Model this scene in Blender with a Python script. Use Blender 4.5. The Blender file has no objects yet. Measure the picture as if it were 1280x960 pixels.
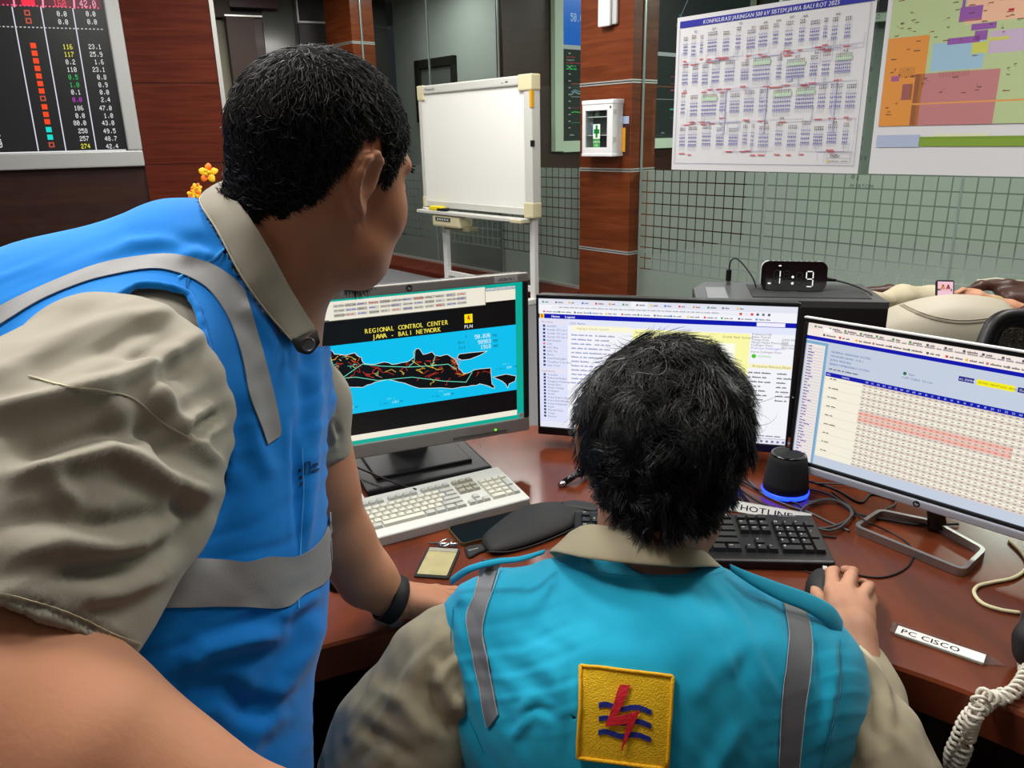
import bpy, bmesh, math, random
import numpy as np
from mathutils import Vector, Matrix
from mathutils.bvhtree import BVHTree
sc = bpy.context.scene
rng = random.Random(7); nr = np.random.RandomState(5)
R = math.radians
# ------------------------------------------------------------------ camera
CZ = 1.42; F = 961.0
_p = R(17.9); _r = R(1.3)
Fw = np.array([0, math.cos(_p), -math.sin(_p)])
_U0 = np.array([0, math.sin(_p), math.cos(_p)])
Rt = math.cos(_r)*np.array([1., 0, 0]) - math.sin(_r)*_U0
Up = np.cross(Rt, Fw)
C0 = np.array([0, 0, CZ])
cd = bpy.data.cameras.new('camera'); cam = bpy.data.objects.new('camera', cd); sc.collection.objects.link(cam)
cd.sensor_width = 36; cd.lens = F/1280*36; cd.clip_start = .02
cam.matrix_world = Matrix([[Rt[0], Up[0], -Fw[0], 0], [Rt[1], Up[1], -Fw[1], 0], [Rt[2], Up[2], -Fw[2], CZ], [0, 0, 0, 1]])
sc.camera = cam
# ------------------------------------------------------------------ world, light, exposure
sc.view_settings.view_transform = 'Standard'; sc.view_settings.look = 'None'
sc.view_settings.exposure = 0.0; sc.view_settings.gamma = 1
w = bpy.data.worlds.new('world'); sc.world = w; w.use_nodes = True
w.node_tree.nodes['Background'].inputs[0].default_value = (.75, .82, .9, 1)
w.node_tree.nodes['Background'].inputs[1].default_value = .025
CEIL = 3.2
def area(name, loc, sx, sy, power, col=(1, .97, .92), rot=(0, 0, 0)):
    l = bpy.data.lights.new(name, 'AREA'); l.shape = 'RECTANGLE'; l.size = sx; l.size_y = sy; l.energy = power; l.color = col
    o = bpy.data.objects.new(name, l); o.location = loc; o.rotation_euler = rot; sc.collection.objects.link(o); return o
LAMPS = [(-1.1, .75, 46), (.9, .8, 9), (-.6, 2.1, 50), (1.5, 2.1, 22), (-2.2, 3.8, 50), (-.1, 5.7, 52), (2.3, 2.8, 32), (-1.4, 6.2, 36), (-2.5, 8.4, 40), (-2.0, -1.4, 4), (1.2, -1.6, 2)]  # the far-corner lamp is added only to brighten that dark corner
for i, (x, y, e) in enumerate(LAMPS):
    area('ceiling_lamp_light', (x, y, CEIL-.06), .6, .6, e)
area('next_room_light', (4.6, 6.2, CEIL-.1), 1.2, 1.2, 250, (.95, 1, .88))
area('next_room_light', (2.2, 8.6, CEIL-.1), .8, .8, 45, (.95, 1, .95))
area('next_room_light', (-1.0, 9.3, CEIL-.1), .9, .9, 26, (.95, 1, .97))

# ------------------------------------------------------------------ helpers
def proj(P):
    P = np.asarray(P, float)-C0; z = P@Fw
    return np.stack([640+F*(P@Rt)/z, 480-F*(P@Up)/z, z], -1)
def ray(px, py): return Fw+Rt*(px-640)/F-Up*(py-480)/F
def P(px, py, d): return C0+ray(px, py)*d
def onz(px, py, z):
    r = ray(px, py); return C0+r*((z-CZ)/r[2])
def onplane(px, py, P0, n):
    r = ray(px, py); return C0+r*(((np.asarray(P0)-C0)@n)/(r@n))
def lin(c):
    return tuple(((v/255)/12.92 if v/255 <= .04045 else ((v/255+.055)/1.055)**2.4) for v in c[:3])
MC = {}
def mat(name, col, rough=.5, metal=0, spec=.5, coat=0, bump=0, bscale=80, var=0, vscale=8, emit=None, estr=0, trans=0, alpha=1, sheen=0, sub=0, ior=1.45, col2=None, tint=None):
    if name in MC: return MC[name]
    m = bpy.data.materials.new(name); m.use_nodes = True; MC[name] = m
    nt = m.node_tree; b = nt.nodes['Principled BSDF']; N = nt.nodes; L = nt.links
    c = lin(col)
    b.inputs['Base Color'].default_value = (*c, 1); b.inputs['Roughness'].default_value = rough; b.inputs['Metallic'].default_value = metal
    b.inputs['Specular IOR Level'].default_value = spec; b.inputs['Coat Weight'].default_value = coat; b.inputs['Coat Roughness'].default_value = .12
    b.inputs['Transmission Weight'].default_value = trans; b.inputs['Alpha'].default_value = alpha; b.inputs['IOR'].default_value = ior
    b.inputs['Sheen Weight'].default_value = sheen
    if sub: b.inputs['Subsurface Weight'].default_value = sub; b.inputs['Subsurface Radius'].default_value = (.02, .008, .004); b.inputs['Subsurface Scale'].default_value = .5
    if emit is not None: b.inputs['Emission Color'].default_value = (*lin(emit), 1); b.inputs['Emission Strength'].default_value = estr
    tc = None
    if var or bump or col2:
        tc = N.new('ShaderNodeTexCoord')
    if var or col2:
        n = N.new('ShaderNodeTexNoise'); n.inputs['Scale'].default_value = vscale; n.inputs['Detail'].default_value = 5
        L.new(tc.outputs['Object'], n.inputs['Vector'])
        rp = N.new('ShaderNodeValToRGB'); e = rp.color_ramp.elements
        e[0].position = .3; e[1].position = .7
        if col2: a, d = c, lin(col2)
        else: a = tuple(v*(1-var) for v in c); d = tuple(min(1, v*(1+var)) for v in c)
        e[0].color = (*a, 1); e[1].color = (*d, 1)
        L.new(n.outputs['Fac'], rp.inputs[0]); L.new(rp.outputs[0], b.inputs['Base Color'])
    if bump:
        n = N.new('ShaderNodeTexNoise'); n.inputs['Scale'].default_value = bscale; n.inputs['Detail'].default_value = 4
        L.new(tc.outputs['Object'], n.inputs['Vector'])
        bp = N.new('ShaderNodeBump'); bp.inputs['Strength'].default_value = bump; bp.inputs['Distance'].default_value = .002
        L.new(n.outputs['Fac'], bp.inputs['Height']); L.new(bp.outputs[0], b.inputs['Normal'])
    return m
def wood(name, c1, c2, rough=.35, coat=.3, scl=(1.2, 1.2, 14), spec=.5):
    if name in MC: return MC[name]
    m = mat(name, c1, rough, spec=spec, coat=coat); nt = m.node_tree; N = nt.nodes; L = nt.links; b = N['Principled BSDF']
    tc = N.new('ShaderNodeTexCoord'); mp = N.new('ShaderNodeMapping'); mp.inputs['Scale'].default_value = scl
    n = N.new('ShaderNodeTexNoise'); n.inputs['Scale'].default_value = 2.2; n.inputs['Detail'].default_value = 8; n.inputs['Distortion'].default_value = .6
    L.new(tc.outputs['Object'], mp.inputs[0]); L.new(mp.outputs[0], n.inputs['Vector'])
    rp = N.new('ShaderNodeValToRGB'); e = rp.color_ramp.elements; e[0].position = .35; e[1].position = .68
    e[0].color = (*lin(c1), 1); e[1].color = (*lin(c2), 1)
    L.new(n.outputs['Fac'], rp.inputs[0]); L.new(rp.outputs[0], b.inputs['Base Color'])
    n2 = N.new('ShaderNodeTexNoise'); n2.inputs['Scale'].default_value = 9; L.new(tc.outputs['Object'], n2.inputs['Vector'])
    mr = N.new('ShaderNodeMapRange'); mr.inputs[3].default_value = rough*.75; mr.inputs[4].default_value = rough*1.3
    L.new(n2.outputs['Fac'], mr.inputs[0]); L.new(mr.outputs[0], b.inputs['Roughness'])
    return m
def attr_mat(name, emit=0, rough=.5, spec=.3, coat=0):
    if name in MC: return MC[name]
    m = bpy.data.materials.new(name); m.use_nodes = True; MC[name] = m; nt = m.node_tree; b = nt.nodes['Principled BSDF']
    a = nt.nodes.new('ShaderNodeAttribute'); a.attribute_name = 'Col'
    b.inputs['Roughness'].default_value = rough; b.inputs['Specular IOR Level'].default_value = spec; b.inputs['Coat Weight'].default_value = coat
    if emit:
        b.inputs['Base Color'].default_value = (.01, .01, .01, 1)
        nt.links.new(a.outputs['Color'], b.inputs['Emission Color']); b.inputs['Emission Strength'].default_value = emit
    else: nt.links.new(a.outputs['Color'], b.inputs['Base Color'])
    return m
def link(o, parent=None):
    sc.collection.objects.link(o)
    if parent is not None: o.parent = parent
    return o
def empty(name, loc=(0, 0, 0), label=None, cat=None, group=None, rz=0):
    o = bpy.data.objects.new(name, None); o.location = tuple(loc); o.rotation_euler = (0, 0, rz); o.empty_display_size = .1; link(o)
    tag(o, label, cat, group); return o
def tag(o, label=None, cat=None, group=None, kind=None):
    if label: o['label'] = label
    if cat: o['category'] = cat
    if group: o['group'] = group
    if kind: o['kind'] = kind
    return o
def setparent_keep(o, parent):
    # geometry is given in world coordinates; parent transforms are undone
    bpy.context.view_layer.update()
    o.parent = parent; o.matrix_parent_inverse = parent.matrix_world.inverted()
def mesh_np(name, V, Fc, m, parent=None, smooth=True, world=False, kind=None, label=None):
    V = np.asarray(V, np.float32)
    me = bpy.data.meshes.new(name)
    if isinstance(Fc, np.ndarray) and Fc.ndim == 2:
        k = Fc.shape[1]; n = len(Fc)
        me.vertices.add(len(V)); me.vertices.foreach_set('co', V.ravel())
        me.loops.add(n*k); me.loops.foreach_set('vertex_index', Fc.astype(np.int32).ravel())
        me.polygons.add(n); me.polygons.foreach_set('loop_start', np.arange(0, n*k, k, dtype=np.int32)); me.polygons.foreach_set('loop_total', np.full(n, k, np.int32))
        me.update(calc_edges=True); me.validate()
    else:
        me.from_pydata([tuple(map(float, v)) for v in V], [], [list(map(int, f)) for f in Fc])
    if smooth: me.polygons.foreach_set('use_smooth', [True]*len(me.polygons))
    if m: me.materials.append(m)
    o = bpy.data.objects.new(name, me); link(o)
    if parent is not None:
        if world: setparent_keep(o, parent)
        else: o.parent = parent
    if kind: o['kind'] = kind
    if label: o['label'] = label
    return o
class MB:
    def __init__(s): s.v = []; s.f = []; s.sm = False
    def add(s, V, Fc):
        n = len(s.v); s.v += [tuple(map(float, p)) for p in V]; s.f += [[i+n for i in f] for f in Fc]
    def box(s, c, d, bev=0, M=None):
        bm = bmesh.new(); bmesh.ops.create_cube(bm, size=1)
        bmesh.ops.scale(bm, vec=d, verts=bm.verts)
        if bev: bmesh.ops.bevel(bm, geom=bm.edges[:]+bm.verts[:], offset=bev, segments=2, profile=.6, affect='EDGES')
        if M is not None: bmesh.ops.transform(bm, matrix=M, verts=bm.verts)
        bmesh.ops.translate(bm, vec=tuple(c), verts=bm.verts)
        s.add([v.co for v in bm.verts], [[v.index for v in f.verts] for f in bm.faces]) if not bm.verts.index_update() else 0
        bm.free(); return s
    def prism(s, pts, z0, z1, bev=0):
        n = len(pts); s.add([(x, y, z0) for x, y in pts]+[(x, y, z1) for x, y in pts], [list(range(n))[::-1], list(range(n, 2*n))]+[[i, (i+1) % n, n+(i+1) % n, n+i] for i in range(n)]); return s
    def lathe(s, prof, seg=32, c=(0, 0, 0)):
        V = []; Fc = []
        for i in range(seg):
            a = 2*math.pi*i/seg
            for r, z in prof: V.append((c[0]+r*math.cos(a), c[1]+r*math.sin(a), c[2]+z))
        k = len(prof)
        for i in range(seg):
            j = (i+1) % seg
            for q in range(k-1): Fc.append([i*k+q, j*k+q, j*k+q+1, i*k+q+1])
        s.add(V, Fc); return s
    def tube(s, pts, r, seg=8, closed=False, cap=True):
        pts = [Vector(p) for p in pts]; n = len(pts); V = []; Fc = []
        rr = r if isinstance(r, (list, tuple, np.ndarray)) else [r]*n
        up = Vector((0, 0, 1)); prev = None
        for i, p in enumerate(pts):
            t = (pts[(i+1) % n] - pts[i-1]) if closed else (pts[min(i+1, n-1)]-pts[max(i-1, 0)])
            if t.length < 1e-9: t = Vector((0, 0, 1))
            t.normalize()
            if prev is None: a = t.cross(up if abs(t.z) < .9 else Vector((1, 0, 0))); a.normalize()
            else:
                a = prev-t*prev.dot(t); a.normalize()
            prev = a; b = t.cross(a)
            for k in range(seg):
                g = 2*math.pi*k/seg; V.append(p+(a*math.cos(g)+b*math.sin(g))*rr[i])
        for i in range(n if closed else n-1):
            j = (i+1) % n
            for k in range(seg): Fc.append([i*seg+k, i*seg+(k+1) % seg, j*seg+(k+1) % seg, j*seg+k])
        if cap and not closed: Fc.append(list(range(seg))[::-1]); Fc.append([(n-1)*seg+k for k in range(seg)])
        s.add(V, Fc); return s
    def build(s, name, m, parent=None, world=False, smooth=False, kind=None, label=None, auto=None):
        o = mesh_np(name, s.v, s.f, m, parent, smooth, world, kind, label)
        if auto:
            o.data.polygons.foreach_set('use_smooth', [True]*len(o.data.polygons))
            try: o.data.set_sharp_from_angle(angle=R(auto))
            except Exception: pass
        return o
def catmull(pts, n):
    pts = np.asarray(pts, float); k = len(pts)
    if k == 2: return np.array([pts[0]*(1-t)+pts[1]*t for t in np.linspace(0, 1, n)])
    ext = np.vstack([2*pts[0]-pts[1], pts, 2*pts[-1]-pts[-2]]); out = []
    for t in np.linspace(0, k-1, n):
        i = min(int(t), k-2); u = t-i; a, b, c, d = ext[i], ext[i+1], ext[i+2], ext[i+3]
        out.append(.5*((2*b)+(c-a)*u+(2*a-5*b+4*c-d)*u*u+(3*b-a-3*c+d)*u**3))
    return np.array(out)
# ---- flat print / screens: coloured polygons on a plane
GL = {}
def glyph(ch):
    if ch in GL: return GL[ch]
    cu = bpy.data.curves.new('g', 'FONT'); cu.body = ch; cu.size = 1; cu.resolution_u = 2
    ob = bpy.data.objects.new('g', cu); sc.collection.objects.link(ob)
    dg = bpy.context.evaluated_depsgraph_get(); me = bpy.data.meshes.new_from_object(ob.evaluated_get(dg))
    V = [(v.co.x, v.co.y) for v in me.vertices]; T = [list(p.vertices) for p in me.polygons]
    wd = max([v[0] for v in V])+.07 if V else .3
    bpy.data.objects.remove(ob); bpy.data.curves.remove(cu); bpy.data.meshes.remove(me)
    GL[ch] = (V, T, wd); return GL[ch]
SEG5 = {'0': '01110 10001 10011 10101 11001 10001 01110', '1': '00100 01100 00100 00100 00100 00100 01110', '2': '01110 10001 00001 00110 01000 10000 11111', '3': '01110 10001 00001 00110 00001 10001 01110', '4': '00010 00110 01010 10010 11111 00010 00010', '5': '11111 10000 11110 00001 00001 10001 01110', '6': '01110 10000 10000 11110 10001 10001 01110', '7': '11111 00001 00010 00100 01000 01000 01000', '8': '01110 10001 10001 01110 10001 10001 01110', '9': '01110 10001 10001 01111 00001 00001 01110', '.': '00000 00000 00000 00000 00000 00100 00100'}
class Canvas:
    def __init__(s, w, h, step=.00003): s.w = w; s.h = h; s.V = []; s.F = []; s.C = []; s.L = 0; s.step = step
    def _z(s): return s.L*s.step
    def poly(s, pts, col):
        n = len(s.V); z = s._z(); s.V += [(x, y, z) for x, y in pts]; s.F.append(list(range(n, n+len(pts)))); s.C.append(lin(col))
    def rect(s, x0, y0, x1, y1, col): s.poly([(x0, y0), (x1, y0), (x1, y1), (x0, y1)], col)
    def line(s, pts, w, col):
        for (x0, y0), (x1, y1) in zip(pts[:-1], pts[1:]):
            dx, dy = x1-x0, y1-y0; l = math.hypot(dx, dy) or 1; nx, ny = -dy/l*w/2, dx/l*w/2; ex, ey = dx/l*w*.4, dy/l*w*.4
            s.poly([(x0-ex+nx, y0-ey+ny), (x0-ex-nx, y0-ey-ny), (x1+ex-nx, y1+ey-ny), (x1+ex+nx, y1+ey+ny)], col)
    def up(s, k=1): s.L += k; return s
    def text(s, t, x, y, h, col, sx=1, mono=0, shear=0, bold=0, align='l'):
        h = h/.73
        def width(): return sum((mono or glyph(c)[2])*h*sx for c in t)
        if align == 'r': x -= width()
        if align == 'c': x -= width()/2
        for ch in t:
            V, T, wd = glyph(ch); gx = sx*(.86 if mono else 1); ox = (mono*h*sx-(wd-.07)*h*gx)/2 if mono else 0
            for rep in range(2 if bold else 1):
                n = len(s.V); z = s._z(); dx = rep*bold*h
                s.V += [(x+ox+(a+shear*b)*h*gx+dx, y+b*h, z) for a, b in V]
                for f in T: s.F.append([i+n for i in f]); s.C.append(lin(col))
            x += (mono or wd)*h*sx
        return x
    def bits(s, t, x, y, h, col, pitch=None, align='l', sx=1):
        u = h/7; U = u*sx; pitch = pitch or U*6.3
        if align == 'r': x -= pitch*len(t)
        for ch in t:
            if ch in SEG5:
                for r, row in enumerate(SEG5[ch].split()):
                    k = 0
                    while k < 5:
                        if row[k] == '1':
                            e = k
                            while e < 5 and row[e] == '1': e += 1
                            s.rect(x+k*U, y+(6-r)*u, x+e*U, y+(7-r)*u, col); k = e
                        else: k += 1
            x += pitch
    def greek(s, x, y, n, h, col, wmax=None):
        # unreadably small lettering: a row of word-sized strokes
        x0 = x
        for i in range(n):
            l = h*rng.uniform(1.0, 4.0); s.rect(x, y+h*.12, x+l, y+h*.62, col)
            for q in range(max(1, int(l/h/.9))):
                xx = x+rng.uniform(0, l*.9); s.rect(xx, y+h*.6, xx+h*.16, y+h*.95, col)
            x += l+h*.5
            if wmax and x-x0 > wmax: break
    def build(s, name, m, parent=None, M=None, world=False, label=None):
        V = np.array(s.V, float)-np.array([s.w/2, s.h/2, 0])
        if M is not None: Mn = np.array(M); V = V@Mn[:3, :3].T+Mn[:3, 3]
        o = mesh_np(name, V, s.F, m, parent, False, world, None, label); me = o.data
        ca = me.color_attributes.new('Col', 'FLOAT_COLOR', 'CORNER')
        arr = np.ones((len(me.loops), 4), np.float32); k = 0
        for p, c in zip(me.polygons, s.C):
            arr[p.loop_start:p.loop_start+p.loop_total, :3] = c
        ca.data.foreach_set('color', arr.ravel()); return o
def frameM(o, r, u):
    r = Vector(r).normalized(); u = Vector(u); u = (u-r*u.dot(r)).normalized(); n = r.cross(u)
    return Matrix(((r.x, u.x, n.x, o[0]), (r.y, u.y, n.y, o[1]), (r.z, u.z, n.z, o[2]), (0, 0, 0, 1)))
# ---- implicit surfaces (smooth blends of tapered capsules), meshed by sparse surface nets
class SDF:
    def __init__(s): s.p = []
    def cone(s, a, b, ra, rb, k=.02, sq=None, neg=False):
        s.p.append(('c', np.array(a, float), np.array(b, float), ra, rb, k, sq, neg)); return s
    def ell(s, c, rad, M=None, k=.02, neg=False):
        s.p.append(('e', np.array(c, float), np.array(rad, float), M, 0, k, None, neg)); return s
    def chain(s, pts, k=.02, sq=None):
        for (a, ra), (b, rb) in zip(pts[:-1], pts[1:]): s.cone(a, b, ra, rb, k, sq)
        return s
    def bound(s):
        lo = np.full(3, 1e9); hi = -lo
        for q in s.p:
            if q[7]: continue
            if q[0] == 'c':
                m = max(q[3], q[4])
                if q[6] is not None: m *= max(1, q[6][1])
                lo = np.minimum(lo, np.minimum(q[1], q[2])-m); hi = np.maximum(hi, np.maximum(q[1], q[2])+m)
            else: m = q[2].max(); lo = np.minimum(lo, q[1]-m); hi = np.maximum(hi, q[1]+m)
        return lo-.02, hi+.02
    def prim(s, q, X):
        if q[0] == 'c':
            a, b = q[1], q[2]; ab = b-a; l = max(ab@ab, 1e-12)
            t = np.clip(((X-a)@ab)/l, 0, 1); v = X-a-t[..., None]*ab; f = 1
            if q[6] is not None:
                n, sc_ = q[6]; n = np.asarray(n, float); n = n/np.linalg.norm(n)
                v = v+(v@n)[..., None]*n*(1/sc_-1); f = min(1, sc_)
            return (np.sqrt((v*v).sum(-1))-(q[3]*(1-t)+q[4]*t))*f
        v = X-q[1]
        if q[3] is not None: v = v@q[3]
        rad = q[2]; k0 = np.sqrt(((v/rad)**2).sum(-1)); k1 = np.sqrt(((v/rad**2)**2).sum(-1))+1e-9
        return k0*(k0-1)/k1
    def ev(s, X, prims=None):
        d = np.full(X.shape[:-1], 1e3)
        for q in (prims if prims is not None else s.p):
            e = s.prim(q, X); k = q[5]
            if q[7]:
                e = -e; h = np.clip(.5-.5*(d-e)/k, 0, 1); d = d*(1-h)+e*h+k*h*(1-h)
            else:
                h = np.clip(.5+.5*(e-d)/k, 0, 1); d = e*(1-h)+d*h-k*h*(1-h)
        return d
    def mesh(s, h, off=0., post=None, clip=None):
        lo, hi = s.bound()
        if clip is not None: lo = np.maximum(lo, clip[0]); hi = np.minimum(hi, clip[1])
        lo = lo-abs(off); hi = hi+abs(off)
        B = 24; i0 = np.floor(lo/h).astype(int); nb = np.ceil((hi-lo)/h/B).astype(int)+1
        keys = []; pos = []; quads = []
        OFF = 100000; base = 1 << 20
        def key(i, j, k): return ((i+OFF)*base+(j+OFF))*base+(k+OFF)
        ax = np.arange(B+2)
        for bx in range(nb[0]):
            for by in range(nb[1]):
                for bz in range(nb[2]):
                    st = i0+np.array([bx, by, bz])*B; ctr = (st+B/2)*h; rad = B*h*.9+h*2
                    pr = []; near = False
                    for q in s.p:
                        e = s.prim(q, ctr[None])[0]
                        lim = (rad/.5 if (q[6] is not None) else rad)+q[5]+.01+abs(off)
                        if q[0] == 'e': lim *= 1.6
                        if e < lim: pr.append(q); near = near or not q[7]
                    if not near: continue
                    if abs(s.ev(ctr[None], pr)[0]-off) > rad*2.2+.02: continue
                    g = np.stack(np.meshgrid(st[0]+ax, st[1]+ax, st[2]+ax, indexing='ij'), -1)*h
                    D = s.ev(g, pr)-off
                    if post is not None: D = post(D, g)
                    S = D < 0
                    if S.all() or not S.any(): continue
                    acc = np.zeros((B+1,)*3+(3,)); cnt = np.zeros((B+1,)*3)
                    n = B+1
                    for axn in range(3):
                        o1, o2 = [a for a in range(3) if a != axn]
                        for u in (0, 1):
                            for v in (0, 1):
                                sl0 = [slice(0, n)]*3; sl0[o1] = slice(u, n+u); sl0[o2] = slice(v, n+v); sl1 = list(sl0); sl1[axn] = slice(1, n+1)
                                d0 = D[tuple(sl0)]; d1 = D[tuple(sl1)]; c = (d0 < 0) != (d1 < 0)
                                t = np.where(c, d0/np.where(c, d0-d1, 1), 0)
                                q_ = np.zeros((n, n, n, 3)); q_[..., axn] = t; q_[..., o1] = u; q_[..., o2] = v
                                acc += q_*c[..., None]; cnt += c
                    act = cnt > 0; idx = np.argwhere(act)
                    keys.append(key(idx[:, 0]+st[0], idx[:, 1]+st[1], idx[:, 2]+st[2]))
                    pos.append((idx+st+acc[act]/cnt[act][:, None])*h)
                    for axn in range(3):
                        o1, o2 = [(1, 2), (2, 0), (0, 1)][axn]
                        sl0 = [slice(1, n)]*3; sl0[axn] = slice(0, n-1); sl1 = list(sl0); sl1[axn] = slice(1, n)
                        s0 = S[tuple(sl0)]; s1 = S[tuple(sl1)]
                        for flip, msk in ((0, s0 & ~s1), (1, ~s0 & s1)):
                            e = np.argwhere(msk)
                            if not len(e): continue
                            e[:, o1] += 1; e[:, o2] += 1; e = e+st
                            def sh(a, b):
                                f_ = e.copy(); f_[:, o1] -= a; f_[:, o2] -= b; return key(f_[:, 0], f_[:, 1], f_[:, 2])
                            qd = np.stack([sh(1, 1), sh(0, 1), sh(0, 0), sh(1, 0)], -1)
                            quads.append(qd[:, ::-1] if flip else qd)
        K = np.concatenate(keys); Pp = np.concatenate(pos); Q = np.concatenate(quads)
        uk, ui = np.unique(K, return_index=True); V = Pp[ui]; Q = np.unique(Q, axis=0) if False else Q
        fi = np.searchsorted(uk, Q); fi = np.clip(fi, 0, len(uk)-1); ok = (uk[fi] == Q).all(1)
        return V, fi[ok]
def smooth_np(V, Q, it=2, lam=.5):
    n = len(V); e = np.concatenate([Q[:, [0, 1]], Q[:, [1, 2]], Q[:, [2, 3]], Q[:, [3, 0]]]); e = np.concatenate([e, e[:, ::-1]])
    deg = np.bincount(e[:, 0], minlength=n)[:, None]+1e-9
    for _ in range(it):
        for L_ in (lam, -lam*.9):
            A = np.stack([np.bincount(e[:, 0], weights=V[e[:, 1], a], minlength=n) for a in range(3)], -1)/deg
            V = V+L_*(A-V)*(deg > .5)
    return V
def normals_np(V, Q):
    fn = np.cross(V[Q[:, 2]]-V[Q[:, 0]], V[Q[:, 3]]-V[Q[:, 1]]); N = np.zeros_like(V)
    for a in range(3):
        for k in range(4): N[:, a] += np.bincount(Q[:, k], weights=fn[:, a], minlength=len(V))
    return N/(np.linalg.norm(N, axis=1, keepdims=True)+1e-12)
def segd(XY, poly):
    d = np.full(len(XY), 1e9); tt = np.zeros(len(XY)); n = len(poly)-1; side = np.zeros(len(XY))
    for i in range(n):
        a = np.array(poly[i][:2], float); b = np.array(poly[i+1][:2], float); ab = b-a; t = np.clip(((XY-a)@ab)/(ab@ab+1e-9), 0, 1)
        v = XY-a-t[:, None]*ab; q = np.hypot(v[:, 0], v[:, 1]); m = q < d; d[m] = q[m]; tt[m] = (i+t[m])/n
        side[m] = np.sign(ab[0]*v[m, 1]-ab[1]*v[m, 0])
    return d, tt, side
def folds(V, Q, FL):
    """cloth folds: ridges / valleys laid along lines on the garment. entry: (polyline px, half width px, height m, kind)"""
    N = normals_np(V, Q); pr = proj(V); XY = pr[:, :2]
    view = V-C0; view /= np.linalg.norm(view, axis=1, keepdims=True); fr = np.clip(-(N*view).sum(1)*4+.6, 0, 1)
    D = np.zeros(len(V))
    for poly, w_, h_, *kd in FL:
        lo = np.min([p[:2] for p in poly], 0)-w_*3; hi = np.max([p[:2] for p in poly], 0)+w_*3
        m = np.all((XY > lo) & (XY < hi), 1)
        if not m.any(): continue
        d, t, sd = segd(XY[m], poly); env = np.clip(np.sin(np.pi*np.clip(t*.92+.04, 0, 1))*1.8, 0, 1)
        if kd and kd[0] == 's':      # step: one side higher
            D[m] += h_*env*np.where(sd > 0, np.exp(-(d/w_/2.2)**1.5), -.35*np.exp(-(d/w_/.8)**2))
        else: D[m] += h_*env*(np.exp(-(d/w_)**2)-.25*np.exp(-((d-w_*1.9)/w_)**2))
    return V+N*(D*fr)[:, None]
def wrinkle(V, Q, dirpx, wl, amp, seed, warp=1.0):
    """many small creases running along one direction of the cloth"""
    N = normals_np(V, Q); XY = proj(V)[:, :2]; d = np.array(dirpx, float); d /= np.linalg.norm(d); n = np.array([-d[1], d[0]])
    a = XY@n; b = XY@d; g = noise3(V, 9, seed)*26*warp+noise3(V, 22, seed+1)*7*warp; ph = 2*np.pi*(a+g)/wl
    w1 = np.sin(ph)+.45*np.sin(ph*1.9+b*.02+1); m = np.clip(noise3(V, 13, seed+2)*1.3+.35, 0, 1)
    view = V-C0; view /= np.linalg.norm(view, axis=1, keepdims=True)
    return V+N*(w1*m*amp)[:, None]
def noise3(X, sc_, seed=0):
    r = np.random.RandomState(seed); o = np.zeros(len(X))
    for i in range(7):
        k = r.normal(size=3)*sc_*(1+.35*i); o += np.sin(X@k+r.uniform(0, 6.28))/(1+.3*i)
    return o/3
def in_poly(XY, poly):
    x, y = XY[:, 0], XY[:, 1]; c = np.zeros(len(XY), bool); n = len(poly)
    for i in range(n):
        x0, y0 = poly[i]; x1, y1 = poly[i-1]
        with np.errstate(divide='ignore', invalid='ignore'):
            c ^= ((y0 > y) != (y1 > y)) & (x < (x1-x0)*(y-y0)/((y1-y0) or 1e-9)+x0)
    return c
def bvh(V, Q): return BVHTree.FromPolygons([Vector(v) for v in V], [list(map(int, q)) for q in Q])
def conform(bv, A, B, na, nb, off, m, name, parent, thick=.0012, closed=False, label=None, dmin=0):
    """a strip of cloth laid on a garment between two edges; A, B are edge lines"""
    A = catmull(A, na); B = catmull(B, na); V = []; last = .8
    G = np.zeros((na, nb, 3)); H = np.zeros((na, nb))
    for i in range(na):
        for j in range(nb):
            u = j/(nb-1); q = A[i]*(1-u)+B[i]*u; r = ray(q[0], q[1]); l = np.linalg.norm(r); hit = bv.ray_cast(Vector(C0+r*dmin), Vector(r/l), 6)
            if hit[0] is not None: H[i, j] = (hit[3]/l)+dmin; G[i, j] = np.array(hit[0])+np.array(hit[1])*off*(1 if hit[1].dot(Vector(r)) < 0 else -1)
            else: H[i, j] = np.nan
    okd = H[~np.isnan(H)]; med = np.median(okd) if len(okd) else .8
    for i in range(na):
        for j in range(nb):
            if np.isnan(H[i, j]):
                u = j/(nb-1); q = A[i]*(1-u)+B[i]*u
                cand = [(abs(a-i)+abs(b-j), H[a, b]) for a in range(max(0, i-4), min(na, i+5)) for b in range(nb) if not np.isnan(H[a, b])]
                G[i, j] = P(q[0], q[1], (min(cand)[1] if cand else med)+.001)
    Fc = [[i*nb+j, i*nb+j+1, (i+1)*nb+j+1, (i+1)*nb+j] for i in range(na-1) for j in range(nb-1)]
    V = G.reshape(-1, 3); f0 = Fc[0]; nrm = np.cross(V[f0[1]]-V[f0[0]], V[f0[3]]-V[f0[0]])
    if nrm@(V[0]-C0) > 0: Fc = [f[::-1] for f in Fc]
    o = mesh_np(name, V, Fc, m, parent, True, True, None, label)
    so = o.modifiers.new('thickness', 'SOLIDIFY'); so.thickness = thick; so.offset = 1
    es = o.modifiers.new('edge', 'EDGE_SPLIT'); es.split_angle = R(45)
    return o
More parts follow.
